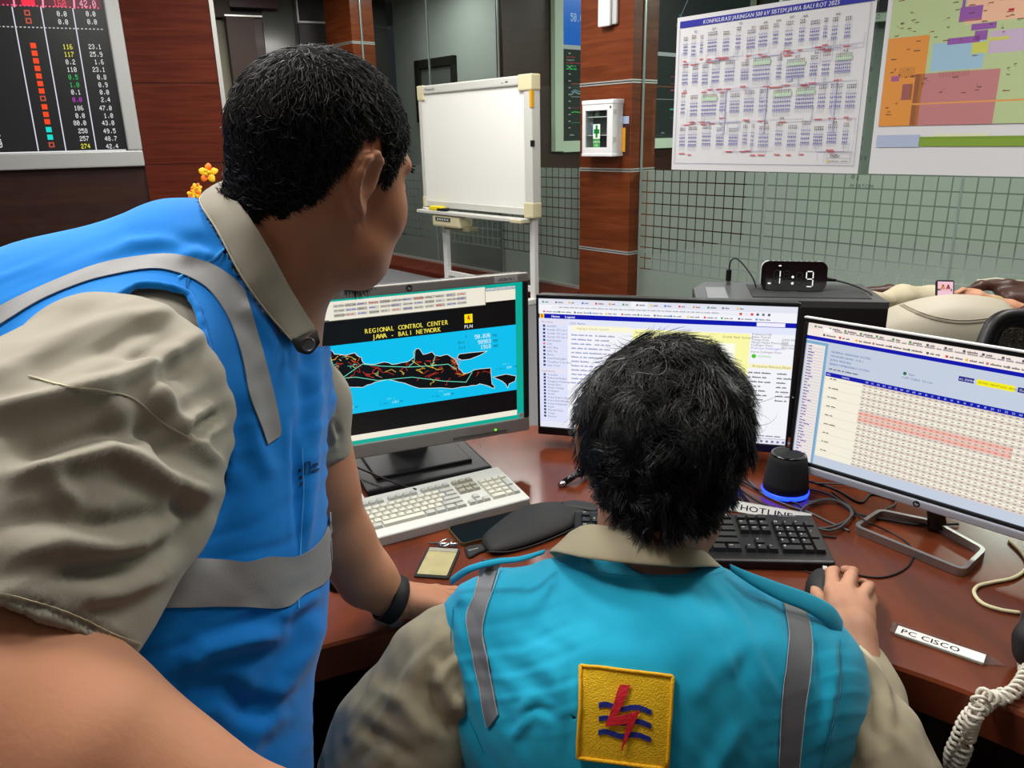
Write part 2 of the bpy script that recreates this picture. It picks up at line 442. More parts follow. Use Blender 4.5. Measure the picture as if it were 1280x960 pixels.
def sheet(name, A, B, n, nb, m, parent, thick=.003, bow=0, label=None, bowdir=None, wav=0):
    """free-standing strip of cloth between two 3-D edges"""
    A = catmull(A, n); B = catmull(B, n); V = []
    for i in range(n):
        for j in range(nb):
            u = j/(nb-1); p = A[i]*(1-u)+B[i]*u
            bd = np.array(bowdir if bowdir is not None else (0, 0, 1.)); p = p+bd*bow*math.sin(math.pi*u)+bd*wav*math.sin(i*1.9+u*2)*u; V.append(p)
    Fc = [[i*nb+j, i*nb+j+1, (i+1)*nb+j+1, (i+1)*nb+j] for i in range(n-1) for j in range(nb-1)]
    o = mesh_np(name, V, Fc, m, parent, True, True, None, label); so = o.modifiers.new('thickness', 'SOLIDIFY'); so.thickness = thick; so.offset = 0
    sb = o.modifiers.new('soft', 'SUBSURF'); sb.levels = 1; sb.render_levels = 1
    return o
# ================================================================== SETTING
M_wood = wood('panel_wood', (80, 28, 14), (102, 42, 24), .5, 0, (1.0, 1.0, 16), .15)
M_wood_dk = wood('panel_wood_dark', (50, 25, 18), (62, 32, 23), .4, .1, (1.0, 1.0, 14))
M_pillar = wood('pillar_wood', (94, 42, 17), (118, 58, 28), .42, .12, (1.0, 1.0, 12), .2)
M_trim = mat('silver_trim', (205, 205, 200), .35, .6)
M_carpet = mat('grey_carpet', (84, 84, 86), .95, bump=.6, bscale=300, col2=(126, 126, 128), vscale=140)
M_ceil = mat('ceiling_white', (215, 215, 210), .9)
M_lampd = mat('lamp_diffuser', (255, 255, 255), .5, emit=(255, 250, 240), estr=3)
M_white = mat('white_plastic', (226, 226, 224), .4)
M_cream = mat('cream_plastic', (214, 206, 168), .45)
M_grey = mat('light_grey_plastic', (188, 190, 190), .4)
M_black = mat('black_plastic', (16, 16, 18), .42)
M_blackg = mat('black_gloss', (6, 6, 8), .12, coat=.5)
M_blackrub = mat('black_rubber', (22, 22, 24), .6)
M_print = attr_mat('printed_paper', 0, .55, .25)
M_screen = attr_mat('lit_screen', 1.0, .3, .3)
M_wallboard = attr_mat('wall_display', .95, .3, .3)
M_nextscreen = attr_mat('next_room_display', .8, .3, .3)
ANG = R(40); WA = np.array([math.sin(ANG), -math.cos(ANG), 0]); WN = np.array([-math.cos(ANG), -math.sin(ANG), 0]); W0 = np.array([.631, 6.917, 0])
WM = frameM(tuple(W0), WA, (0, 0, 1))     # local x along the wall (toward the right), y up, z out of the wall toward the room
def WP(s, z, o=0): return W0+WA*s+WN*o+np.array([0, 0, z])
def onW(px, py, o=0):
    q = onplane(px, py, W0+WN*o, WN); return float((q-W0)@WA), float(q[2])
def wbox(mb, s0, s1, z0, z1, o0, o1, bev=0):
    # box in the wall's own frame, o = distance out of the wall
    Mx = Matrix(((WA[0], WN[0], 0), (WA[1], WN[1], 0), (0, 0, 1))).to_4x4()
    mb.box(WP((s0+s1)/2, (z0+z1)/2, (o0+o1)/2), (abs(s1-s0), abs(o1-o0), abs(z1-z0)), bev, Mx); return mb
def struct(name, mb, m, **k): o = mb.build(name, m, **k); o['kind'] = 'structure'; return o
fl = struct('floor', MB().box((0, 4.5, -.05), (18, 19, .1)), M_carpet)
ce = struct('ceiling', MB().box((0, 4.5, CEIL+.05), (18, 19, .1)), M_ceil)
LAMP_AT = ['above the standing man', 'above the seated man', 'above the left monitor', 'above the right monitor', 'near the wall display', 'in front of the whiteboard', 'above the beige armchair', 'near the far pillar', 'added to brighten the far corner behind the pillar', 'behind the camera on the left', 'behind the camera on the right']
for (x, y, e), at_ in zip(LAMPS, LAMP_AT):
    t = empty('ceiling_lamp', (x, y, CEIL), 'square ceiling lamp panel '+at_, 'lamp', 'ceiling lamp panels above the room')
    MB().box((0, 0, -.015), (.66, .66, .03)).build('lamp_frame', M_white, t)
    MB().box((0, 0, -.035), (.6, .6, .01)).build('lamp_diffuser', M_lampd, t)
struct('wall_back', MB().box((0, -3.2, 1.6), (14, .1, 3.2)), M_wood)
struct('wall_left', MB().box((-6.8, 2.5, 1.6), (.1, 12, 3.2)), M_wood)
# --- glass partition
def glass_mat():
    m = bpy.data.materials.new('partition_glass'); m.use_nodes = True; nt = m.node_tree; N = nt.nodes; L = nt.links; N.remove(N['Principled BSDF'])
    t = N.new('ShaderNodeBsdfTransparent'); t.inputs[0].default_value = (.9, .935, .915, 1); g = N.new('ShaderNodeBsdfGlossy'); g.inputs['Roughness'].default_value = .02
    f = N.new('ShaderNodeFresnel'); f.inputs[0].default_value = 1.5; mx = N.new('ShaderNodeMixShader')
    ge = N.new('ShaderNodeNewGeometry'); inv = N.new('ShaderNodeMath'); inv.operation = 'SUBTRACT'; inv.inputs[0].default_value = 1; L.new(ge.outputs['Backfacing'], inv.inputs[1])
    mu = N.new('ShaderNodeMath'); mu.operation = 'MULTIPLY'; L.new(f.outputs[0], mu.inputs[0]); L.new(inv.outputs[0], mu.inputs[1])
    L.new(mu.outputs[0], mx.inputs[0]); L.new(t.outputs[0], mx.inputs[1]); L.new(g.outputs[0], mx.inputs[2]); L.new(mx.outputs[0], N['Material Output'].inputs[0]); return m
def film_mat():
    m = bpy.data.materials.new('frosted_film'); m.use_nodes = True; nt = m.node_tree; N = nt.nodes; L = nt.links; N.remove(N['Principled BSDF'])
    d = N.new('ShaderNodeBsdfDiffuse'); d.inputs[0].default_value = (*lin((122, 129, 125)), 1)
    t = N.new('ShaderNodeBsdfTranslucent'); t.inputs[0].default_value = (*lin((168, 177, 168)), 1)
    r = N.new('ShaderNodeBsdfTransparent'); r.inputs[0].default_value = (.8, .9, .84, 1)
    gl = N.new('ShaderNodeBsdfGlossy'); gl.inputs['Roughness'].default_value = .25
    a = N.new('ShaderNodeMixShader'); a.inputs[0].default_value = .5; b = N.new('ShaderNodeMixShader'); b.inputs[0].default_value = .12; c = N.new('ShaderNodeMixShader'); c.inputs[0].default_value = .05
    L.new(d.outputs[0], a.inputs[1]); L.new(t.outputs[0], a.inputs[2]); L.new(a.outputs[0], b.inputs[1]); L.new(r.outputs[0], b.inputs[2]); L.new(b.outputs[0], c.inputs[1]); L.new(gl.outputs[0], c.inputs[2]); L.new(c.outputs[0], N['Material Output'].inputs[0]); return m
M_glass = glass_mat(); M_film = film_mat()
M_joint = mat('glass_joint', (150, 165, 160), .3, .2)
GO = -.12
JS = [-3.72, -2.375, -1.22, -.01, None, .59, 1.75, 3.05, 4.6]
wr = bpy.data.objects.new('wall_right', None); link(wr); wr['kind'] = 'structure'
FT = 1.13; CW, CH, GAP = .083, .09, .009
panes = [(-3.72, -2.375), (-2.375, -1.22), (-1.22, 0.0), (.575, 1.75), (1.75, 3.05), (3.05, 4.6)]
for k, (a, b) in enumerate(panes):
    wbox(MB(), a+.003, b-.003, .06, CEIL, GO-.01, GO, 0).build('glass_pane', M_glass, wr)
    mb = MB(); n = int((b-a)/CW)+1
    for i in range(n):
        for j in range(9):
            s0 = a+.004+i*CW; s1 = min(s0+CW-GAP, b-.004); z1 = FT-j*CH; z0 = z1-CH+GAP
            if s1-s0 < .01: continue
            V = [WP(s0, z0, GO+.0015), WP(s1, z0, GO+.0015), WP(s1, z1, GO+.0015), WP(s0, z1, GO+.0015)]; mb.add(V, [[0, 1, 2, 3]])
    mb.add([WP(a+.004, .07, GO+.0015), WP(b-.004, .07, GO+.0015), WP(b-.004, FT-9*CH, GO+.0015), WP(a+.004, FT-9*CH, GO+.0015)], [[0, 1, 2, 3]])
    mb.build('frosted_film', M_film, wr, kind='stuff')
for s in (-3.73, -2.375, -1.22, .583, 1.75, 3.05): wbox(MB(), s-.006, s+.006, .06, CEIL, GO-.012, GO+.003).build('glass_joint', M_joint, wr)
struct('baseboard_right', wbox(wbox(MB(), -3.8, 0, 0, .05, -.3, .32), .57, 4.6, 0, .05, -.3, .1), M_wood)
struct('trim_1', wbox(wbox(MB(), -3.8, 0, .05, .075, GO-.03, GO+.02), .575, 4.6, .05, .075, GO-.03, GO+.02), M_trim)
def pillar(s0, s1, nm):
    t = bpy.data.objects.new(nm, None); link(t); t['kind'] = 'structure'
    zs = [-.22, .457, 1.13, 1.81, 2.5, 3.18]
    for z0, z1 in zip(zs[:-1]+[3.18], zs[1:]+[3.2]):
        z0 = max(z0, 0); z1 = min(z1, CEIL)
        if z1-z0 > .03: wbox(MB(), s0, s1, z0+.006, z1-.006, -.3, 0, .002).build('panel', M_pillar, t)
    wbox(MB(), s0+.006, s1-.006, 0, CEIL, -.29, -.006).build('core', M_black, t)
    for z in zs[1:-1]:
        for dz in (-.009, .009): wbox(MB(), s0-.002, s1+.002, z+dz-.005, z+dz+.005, -.302, .004).build('trim_strip', M_trim, t)
    return t
pillar(0, .575, 'wall_pillar_near'); pillar(-4.36, -3.74, 'wall_pillar_far')
# --- next room, seen through the glass
g0 = WP(-1.17, 0, GO-.02); NB = np.array([.766, .643, 0]); NBn = np.array([.643, -.766, 0]); NM = frameM(tuple(g0), NB, (0, 0, 1))
def NP(s, z, o=0): return g0+NB*s+NBn*o+np.array([0, 0, z])
def nbox(mb, s0, s1, z0, z1, o0, o1):
    Mx = Matrix(((NB[0], -NBn[0], 0), (NB[1], -NBn[1], 0), (0, 0, 1))).to_4x4(); mb.box(NP((s0+s1)/2, (z0+z1)/2, (o0+o1)/2), (s1-s0, abs(o1-o0), z1-z0), 0, Mx); return mb
struct('wall_next_room_display', nbox(MB(), 0, 4.2, 0, CEIL, -.1, 0), M_wood_dk)
def onN(px, py):
    q = onplane(px, py, g0, NBn); return float((q-g0)@NB), float(q[2])
M_paleframe = mat('pale_frame', (186, 200, 180), .4)
sA, zb = onN(692, 183); sB = 4.05; zj = onN(720, 60)[1]
nd = empty('video_wall', NP(sA, 0, 0), 'tall wall display with blue frequency screen and trend charts behind the glass by the pillar', 'display')
fr = .085
for a, b, c, d in ((sA-.03, sA+fr, zb-.05, CEIL-.02), (sA+fr, sB, zb-.06, zb+.05), (sB-fr, sB, zb+.05, CEIL-.02)):
    o = nbox(MB(), a, b, c, d, 0, .06).build('frame', M_paleframe); setparent_keep(o, nd)
cw = sB-fr-sA-fr; ch = CEIL-.03-zb-.05
cv = Canvas(cw, ch, .0004); hj = zj-zb-.05
cv.rect(0, 0, cw, hj-.02, (34, 44, 40)); cv.rect(0, hj-.02, cw, hj+.02, (170, 180, 176)); cv.rect(0, hj+.02, .78, ch, (0, 106, 210)); cv.rect(.78, hj+.02, cw, ch, (30, 40, 38)); cv.up()
cv.bits('50.036', .13, hj+.24, .075, (190, 215, 240), .045, 'l', .62)
for k in range(12): cv.rect(.1, hj*.93-k*hj*.072, .13, hj*.93-k*hj*.072+.01, (170, 180, 170))
for k, c in enumerate([(150, 60, 60), (120, 140, 120), (150, 50, 70), (40, 170, 90), (40, 200, 100)]): cv.greek(.07, hj-.1-k*.028, 3, .02, c, .14)
cv.line([(.14, hj*.62), (cw, hj*.62)], .008, (150, 80, 60)); cv.line([(.14, hj*.48), (cw, hj*.46)], .006, (150, 160, 150))
for q in range(30): cv.rect(.16+q*.02, hj*.51, .165+q*.02, hj*.61, (90, 84, 70))
for yy, c, am in ((.53, (90, 170, 190), .02), (.5, (150, 190, 190), .03), (.31, (60, 200, 80), .006), (.36, (100, 60, 60), .0)):
    pts = [(.14+i*.05, hj*yy+am*math.sin(i*1.1)+am*.5*math.sin(i*2.7)) for i in range(24)]; cv.line(pts, .009, c)
cv.line([(.14, hj*.2), (1.4, hj*.2)], .004, (90, 150, 120))
for xx in (.12, .3, .5, .9, 1.3, 1.6, 1.9, 2.2): cv.greek(xx, .05, 1, .02, (150, 160, 150))
x1 = 1.75
cv.line([(x1, hj*.74), (cw, hj*.74)], .01, (150, 60, 90)); cv.line([(x1, hj*.66), (cw, hj*.67)], .008, (130, 70, 80)); cv.line([(x1, hj*.58), (cw, hj*.585)], .014, (170, 70, 120)); cv.line([(x1, hj*.35), (cw, hj*.35)], .014, (70, 200, 170)); cv.line([(x1, hj*.25), (cw, hj*.25)], .004, (90, 110, 100))
cv.line([(x1+.05, hj+.3), (x1+.35, hj+.75), (x1+.9, hj+.75)], .012, (110, 130, 130)); cv.line([(x1+.1, hj+.42), (x1+.6, hj+.1)], .02, (40, 110, 120))
o = cv.build('display_screen', M_nextscreen, None, frameM(tuple(NP(sA+fr+cw/2, zb+.05+ch/2, .03)), NB, (0, 0, 1))); setparent_keep(o, nd)
# pale far walls of the next room
M_pale = mat('pale_green_wall', (112, 122, 114), .8); M_pale2 = mat('grey_green_wall', (158, 162, 156), .7)
e1 = NP(4.2, 0); struct('wall_next_room_far', MB().box((e1[0]+2.6, e1[1]-.9, 1.6), (6.2, .1, 3.2), 0, Matrix.Rotation(-.42, 4, 'Z')), M_pale)
struct('wall_next_room_side', MB().box((7.6, 5.5, 1.6), (.1, 7, 3.2)), M_pale)
struct('wall_next_room_near', wbox(MB(), -4.6, -1.25, 0, CEIL, GO-1.1, GO-1.0), M_pale2)
t = empty('wall_niche', WP(-2.1, 1.9, GO-1.0), 'dark framed recessed box on the grey wall behind the glass above the whiteboard', 'niche')
a0, z0 = onW(522, 107, GO-.98); a1, z1 = onW(569, 69, GO-.98); z0 = z1-.75
for s0_, s1_, q0, q1 in ((a0, a0+.1, z0, z1), (a1-.06, a1, z0, z1), (a0, a1, z1-.1, z1), (a0, a1, z0, z0+.06)):
    o = wbox(MB(), s0_, s1_, q0, q1, GO-1.0, GO-.94).build('frame', mat('niche_dark', (34, 30, 26), .5)); setparent_keep(o, t)
o = wbox(MB(), a0+.1, a1-.06, z0+.06, z1-.1, GO-1.0, GO-.98).build('back_panel', mat('niche_grey', (96, 98, 94), .4)); setparent_keep(o, t)
# high dark display on the far wall (seen in the gap between the two posters)
def far_display():
    q0 = P(1060, 26, 9.2); q1 = P(1135, 26, 9.0); r = q1-q0; r[2] = 0; r /= np.linalg.norm(r)
    t = empty('high_display', (q0[0], q0[1], q0[2]), 'dark display high on the far wall seen between the two posters', 'display')
    Mx = frameM(tuple(q0+r*.5), r, (0, 0, 1))
    cv = Canvas(2.4, 1.2, .0005); cv.rect(0, 0, 2.4, 1.2, (14, 18, 18)); cv.up()
    for k in range(40): cv.greek(rng.uniform(.1, 2.1), rng.uniform(.1, 1.1), 2, .03, (70, 100, 96))
    o = cv.build('display_screen', M_nextscreen, None, Mx @ Matrix.Translation((0, .66, .03))); setparent_keep(o, t)
    mb = MB(); mb.box((0, .02, 0), (2.6, .1, .06)); mb.box((-1.25, .66, 0), (.1, 1.3, .06)); mb.box((1.25, .66, 0), (.1, 1.3, .06)); mb.box((0, .66, -.02), (2.5, 1.3, .04))
    mb.v = [tuple(Mx @ Vector(v)) for v in mb.v]; o = mb.build('frame', M_paleframe); setparent_keep(o, t)
far_display()
# marker writing on the glass between the posters
cv = Canvas(.6, 1.1, .0003)
for k, s_ in enumerate(['2   D', '4   A', '8   P', '4  ', '1   ', '1   B', 'T 2', 'T 7', '2 T 2', ' B', '', '2', '720', '200', 'BUS 8', 'PL', 'IB g', 'M SRTOM']):
    cv.text(s_, .04, 1.02-k*.059, .028, (58, 72, 68), .9, 0, .1)
sx, sz = onW(1101, 130, GO); cv.build('marker_writing', M_print, wr, frameM(tuple(WP(sx+.12, sz+.02, GO+.003)), WA, (0, 0, 1)))
# --- left display wall
BB = np.array([.918, .397, 0]); BB /= np.linalg.norm(BB); BN = np.array([BB[1], -BB[0], 0]); B0 = np.array([-2.58, 7.05, 0])
def BP(s, z, o=0): return B0+BB*s+BN*o+np.array([0, 0, z])
def bbox(mb, s0, s1, z0, z1, o0, o1, bev=0):
    Mx = Matrix(((BB[0], -BN[0], 0), (BB[1], -BN[1], 0), (0, 0, 1))).to_4x4(); mb.box(BP((s0+s1)/2, (z0+z1)/2, (o0+o1)/2), (s1-s0, abs(o1-o0), z1-z0), bev, Mx); return mb
wl = bpy.data.objects.new('wall_front', None); link(wl); wl['kind'] = 'structure'
bbox(MB(), -5, -.56, 0, 1.25, -.12, -.0).build('panel', M_wood_dk, wl); bbox(MB(), -5, -.56, 1.26, CEIL, -.12, -.02).build('panel', M_wood_dk, wl)
zz = [.05, .62, 1.25, 1.9, 2.55, 3.2]
for a, b in zip(zz[:-1], zz[1:]): bbox(MB(), -.555, .13, a+.003, b-.003, -.12, .02, .002).build('panel', M_wood, wl)
bbox(MB(), -.56, .14, 0, CEIL, -.13, .01).build('core', M_wood_dk, wl)
bbox(MB(), .13, .165, 0, CEIL, -.13, .03).build('corner_trim', M_trim, wl)
struct('baseboard_front', bbox(MB(), -5, .13, 0, .25, 0, .12), mat('plinth_grey', (150, 150, 148), .7))
zb2, zs2 = 1.244, 1.372
t = empty('wall_display', BP(-2.5, zb2, 0), 'large black tabular display in a wide silver frame on the brown wall', 'display')
M_silver = mat('display_frame', (196, 198, 196), .38, .25)
mb = bbox(MB(), -4.4, -.55, zb2, zs2, 0, .09, .012); setparent_keep(mb.build('frame', M_silver), t)
mb = bbox(MB(), -.66, -.55, zs2, CEIL-.01, 0, .09, .012); setparent_keep(mb.build('frame', M_silver), t)
cw, ch = 3.7, 1.81; cv = Canvas(cw, ch, .0004); cv.rect(0, 0, cw, ch, (27, 29, 30)); cv.up()
def bcan(px, py):
    q = onplane(px, py, BP(0, 0, .05), BN); return float((q-B0)@BB)+.66+cw, float(q[2])-zs2
def bl(x0, y0, x1, y1, w_, c): cv.line([bcan(x0, y0), bcan(x1, y1)], w_, c)
cv.line([(0, bcan(60, 190)[1]), (cw-.02, bcan(60, 190)[1])], .012, (235, 235, 235))
for x0, y0, x1, y1 in ((15, 9, 48, 188), (51, 9, 82.5, 188), (91, 11, 120.5, 187)): bl(x0, y0, x1, y1, .008, (225, 220, 235))
tp = bcan(80, 9)[1]; cv.rect(0, tp, cw-.02, ch, (88, 6, 34)); cv.up()
for k in range(90): cv.rect(cw-.05-k*.028, tp-.004, cw-.038-k*.028, tp+.006, (255, 90, 130))
yy = bcan(80, 35.5)[1]
for k in range(90): cv.rect(cw-.05-k*.028, yy-.003, cw-.036-k*.028, yy+.005, (200, 200, 200))
for x0, y0, x1, y1 in ((15, -20, 18, 8), (52, -20, 54, 9), (91, -20, 93, 10)): bl(x0, y0, x1, y1, .013, (255, 150, 180))
rows = [(16, '0.0', '0.0', 'o', None), (26, '0.0', '0.0', 'o', None), (57, '116', '23.1', 'f', 'y'), (66.5, '117', '25.9', 'f', 'y'), (76, '0.2', '1.6', 'f', None), (85.5, '110', '23.1', 'f', None), (95, '0.5', '0.8', 'f', 'g'), (104.5, '1.0', '0.9', 'f', 'g'), (113.7, '0.1', '0.0', 'f', None), (123, '0.0', '2.4', 'o', 'm'), (133.5, '186', '47.0', 'f', None), (143, '0.0', '1.0', 'f', None), (152, '80.0', '43.0', 'f', None), (162, '258', '49.5', 'c', None), (171.5, '257', '48.7', 'c', None), (181, '274', '42.4', 'o', 'y')]
cc = {None: (240, 240, 240), 'y': (250, 240, 60), 'g': (40, 200, 90), 'm': (200, 60, 210)}
for y, a, b, k, c in rows:
    f = (y-16)/165.
    x, z = bcan(34+f*30.5, y); s_ = .0195; col = (0, 225, 215) if k == 'c' else (250, 72, 20); col = (200, 80, 60) if (k == 'o') else col
    if k == 'o':
        cv.rect(x-s_, z-s_, x+s_, z+s_, col); cv.up(); cv.rect(x-s_*.55, z-s_*.55, x+s_*.55, z+s_*.55, (27, 29, 30)); cv.L -= 1
    else: cv.rect(x-s_, z-s_, x+s_, z+s_, col)
    x, z = bcan(84+f*29.5, y+1.5); cv.bits(a, x, z-.018, .036, cc[c], .0235, 'r', .72)
    x, z = bcan(120+f*28.5, y+1.5); cv.bits(b, x, z-.018, .036, (240, 240, 240), .0235, 'r', .72)
x, z = bcan(78, 5); cv.bits('160', x+.03, z-.02, .05, (255, 60, 90), .03, 'r', .66); x, z = bcan(121, 6); cv.bits('42.0', x, z-.02, .05, (255, 160, 190), .03, 'r', .66)
x, z = bcan(35, 2); cv.rect(x-.045, z-.03, x+.045, z+.05, (255, 30, 70))
x, z = bcan(2, 172); cv.bits('2', x, z-.02, .05, (240, 240, 240), .03, 'r', .66); x, z = bcan(4, 181); cv.bits('0', x, z-.02, .05, (240, 240, 240), .03, 'r', .66)
o = cv.build('display_screen', M_wallboard, None, frameM(tuple(BP(-.66-cw/2, zs2+ch/2, .05)), BB, (0, 0, 1))); setparent_keep(o, t)
# --- corner behind the standing man: rear wall with door strip, brown boxes and dark glass
RW0 = WP(-4.9, 0, -.3); 
def RP(s, z, o=0): return RW0+BB*s+BN*o+np.array([0, 0, z])
def onR(px, py, o=0):
    q = onplane(px, py, RP(0, 0, o), BN); return float((q-RW0)@BB), float(q[2])
def rbox(s0, s1, z0, z1, o0, o1):
    Mx = Matrix(((BB[0], -BN[0], 0), (BB[1], -BN[1], 0), (0, 0, 1))).to_4x4(); return MB().box(RP((s0+s1)/2, (z0+z1)/2, (o0+o1)/2), (abs(s1-s0), abs(o1-o0), z1-z0), 0, Mx)
wf = bpy.data.objects.new('wall_corner', None); link(wf); wf['kind'] = 'structure'
X = lambda px, o=0: onR(px, 80, o)[0]
rbox(-5, .8, 0, CEIL, -.1, 0).build('panel', mat('corner_dark', (52, 50, 46), .4), wf)
rbox(X(262, .02), X(289, .02), 0, onR(275, 25)[1], 0, .05).build('door_leaf', mat('beige_door', (168, 162, 142), .6), wf)
rbox(X(255, .1), X(295, .1), onR(275, 24)[1], CEIL, 0, .2).build('panel', mat('bulkhead_brown', (70, 44, 26), .5), wf)
rbox(X(289, .3), X(322, .3), 0, onR(300, 21, .3)[1], 0, .35).build('panel', mat('box_brown', (66, 44, 32), .5), wf)
rbox(X(322, .28), X(333, .28), 0, onR(300, 21, .3)[1], 0, .3).build('panel', M_wood_dk, wf)
rbox(X(288, .34), X(334, .34), onR(300, 21, .34)[1], onR(300, 19, .34)[1], 0, .37).build('trim_strip', M_trim, wf)
rbox(X(334, .05), X(372, .05), 0, CEIL, 0, .06).build('panel', mat('smoked_glass', (84, 86, 78), .15, coat=.5), wf)
rbox(X(378, .1), X(424, .1), 0, onR(400, 28)[1], 0, .1).build('panel', mat('smoke_dark', (48, 46, 42), .3), wf)
rbox(X(378, .1), X(420, .1), onR(400, 31)[1], onR(400, 28.5)[1], 0, .12).build('trim_strip', M_trim, wf)
rbox(X(377, .1), X(379, .1), onR(400, 31)[1], CEIL, 0, .12).build('trim_strip', M_trim, wf)
rbox(X(294, .1), X(352, .1), onR(330, 14)[1], CEIL, 0, .25).build('panel', mat('bulkhead_red', (62, 22, 20), .4), wf)
for o in wf.children: o['kind'] = 'structure'
# ================================================================== POSTERS
def wall_sheet(name, q, cvf, label, cat, tape=True):
    (s0, z0), (s1, z1) = q; cw, ch = s1-s0, z1-z0
    t = empty(name, WP((s0+s1)/2, z0, GO), label, cat)
    # paper: slightly waved sheet with thickness
    n = 24; V = []; Fc = []
    for i in range(n+1):
        for j in range(9):
            u, v = i/n, j/8; V.append(WP(s0+cw*u, z0+ch*v, GO+.006+.0012*math.sin(u*9+v*2)*(1-v)+.001))
    Fc = [[i*9+j, (i+1)*9+j, (i+1)*9+j+1, i*9+j+1] for i in range(n) for j in range(8)]
    o = mesh_np('paper', V, Fc, mat('paper_white', (222, 222, 226), .7), t, False, True); so = o.modifiers.new('t', 'SOLIDIFY'); so.thickness = .0006
    cv = Canvas(cw, ch, .0002); cvf(cv, cw, ch)
    o = cv.build('print', M_print, t, frameM(tuple(WP((s0+s1)/2, (z0+z1)/2, GO+.0125)), WA, (0, 0, 1)), world=True)
    return t
qa = onW(840, 212, GO); qb = onW(1080, 100, GO); pz1 = onW(850, 24, GO)[1]
def diagram(cv, w_, h_):
    bl_, rd, gn, gr = (130, 130, 202), (200, 96, 100), (110, 170, 110), (140, 140, 160)
    cv.rect(.03, h_-.075, w_-.01, h_-.03, (44, 48, 160)); cv.up()
    cv.text('KONFIGURASI JARINGAN 500 kV SISTEM JAWA BALI ROT 2025', w_*.5, h_-.068, .028, (240, 240, 250), .92, 0, .15, .03, 'c')
    m = .03
    for a, b in (((m, m+.02), (w_-m, m+.02)), ((w_-m, m+.02), (w_-m, h_-.08)), ((m, m+.02), (m, h_-.08))): cv.line([a, b], .0025, (120, 124, 150))
    r = random.Random(3)
    for row, zc in enumerate((.87, .66, .45, .22)):
        x = .07
        while x < w_-.12:
            n = r.choice((3, 4, 4, 5, 6, 8, 10)) if row in (1, 2) else r.choice((2, 3, 3, 4, 5, 6)); p = .0135; z = zc*(h_-.1)+r.uniform(-.01, .01); hh = r.uniform(.07, .1)
            if x+n*p > w_-.06: break
            cv.line([(x-.006, z+hh*.5), (x+n*p, z+hh*.5)], .0022, bl_); cv.line([(x-.006, z-hh*.45), (x+n*p, z-hh*.45)], .0022, bl_)
            for i in range(n):
                xx = x+i*p+.004; cv.line([(xx, z-hh*.8), (xx, z+hh*.8)], .0014, gr)
                for zz_ in (-.32, -.05, .25): cv.rect(xx-.0035, z+hh*zz_-.004, xx+.0035, z+hh*zz_+.006, (104, 104, 190))
                cc_ = r.choice((gr, gr, (90, 90, 90), gn if n > 6 else gr, (150, 120, 60)))
                cv.rect(xx-.003, z+hh*.85, xx+.003, z+hh*.85+.012, cc_); cv.rect(xx-.004, z+hh*.85+.018, xx+.004, z+hh*.85+.024, cc_)
            if n > 7: cv.rect(x-.004, z+hh*.6, x+n*p, z+hh*.95, (196, 220, 196))
            if r.random() < .7: cv.rect(x, z-hh*1.15, x+r.uniform(.03, .06), z-hh*1.15+.009, (214, 120, 124))
            if r.random() < .6: cv.text(r.choice(('A4', 'Y2', 'AA', 'XY')), x+n*p*.4, z+hh*1.25, .018, r.choice(((120, 90, 50), rd, (90, 90, 90))), 1)
            x += n*p+r.uniform(.025, .055)
    for k in range(60):
        x0 = r.uniform(.05, w_-.2); x1 = min(w_-.05, x0+r.uniform(.06, .35)); z0 = r.choice((.14, .345, .335, .355, .565, .555, .575, .77, .78, .79))*(h_-.1)+r.uniform(-.004, .004); dz = r.uniform(.02, .09)*r.choice((-1, 1))
        cv.line([(x0, z0+dz), (x0, z0), (x1, z0), (x1, z0-dz)], .0018, r.choice(((170, 170, 200), (150, 150, 190), (180, 176, 200))))
        if r.random() < .6: cv.rect(x0+.02, z0-.004, x0+.07, z0+.004, (208, 110, 116))
    for x0 in (.855, .30, .52): cv.rect(x0*w_, h_*.24, x0*w_+.018, h_*.52, (206, 206, 226))
    cv.rect(w_*.64-.02, h_*.54, w_*.64+.02, h_*.56, (190, 190, 224))
    x, z = w_-.22, m+.035
    for a, b in (((x, z), (x+.16, z)), ((x, z+.06), (x+.16, z+.06)), ((x, z), (x, z+.06)), ((x+.16, z), (x+.16, z+.06)), ((x, z+.03), (x+.16, z+.03))): cv.line([a, b], .0015, (120, 120, 130))
    for k in range(3): cv.greek(x+.02, z+.036+k*.007, 4, .006, (60, 60, 70), .1)
    cv.rect(x+.006, z+.006, x+.016, z+.02, (240, 210, 0)); cv.greek(x+.02, z+.01, 3, .006, (90, 90, 90), .05); cv.greek(x+.1, z+.01, 2, .006, (90, 90, 90), .04)
wall_sheet('diagram_poster', ((qa[0], qa[1]), (qb[0]+.03, pz1+.01)), diagram, 'white network diagram poster with blue title band taped on the glass', 'poster')
qc = onW(1086, 217, GO)
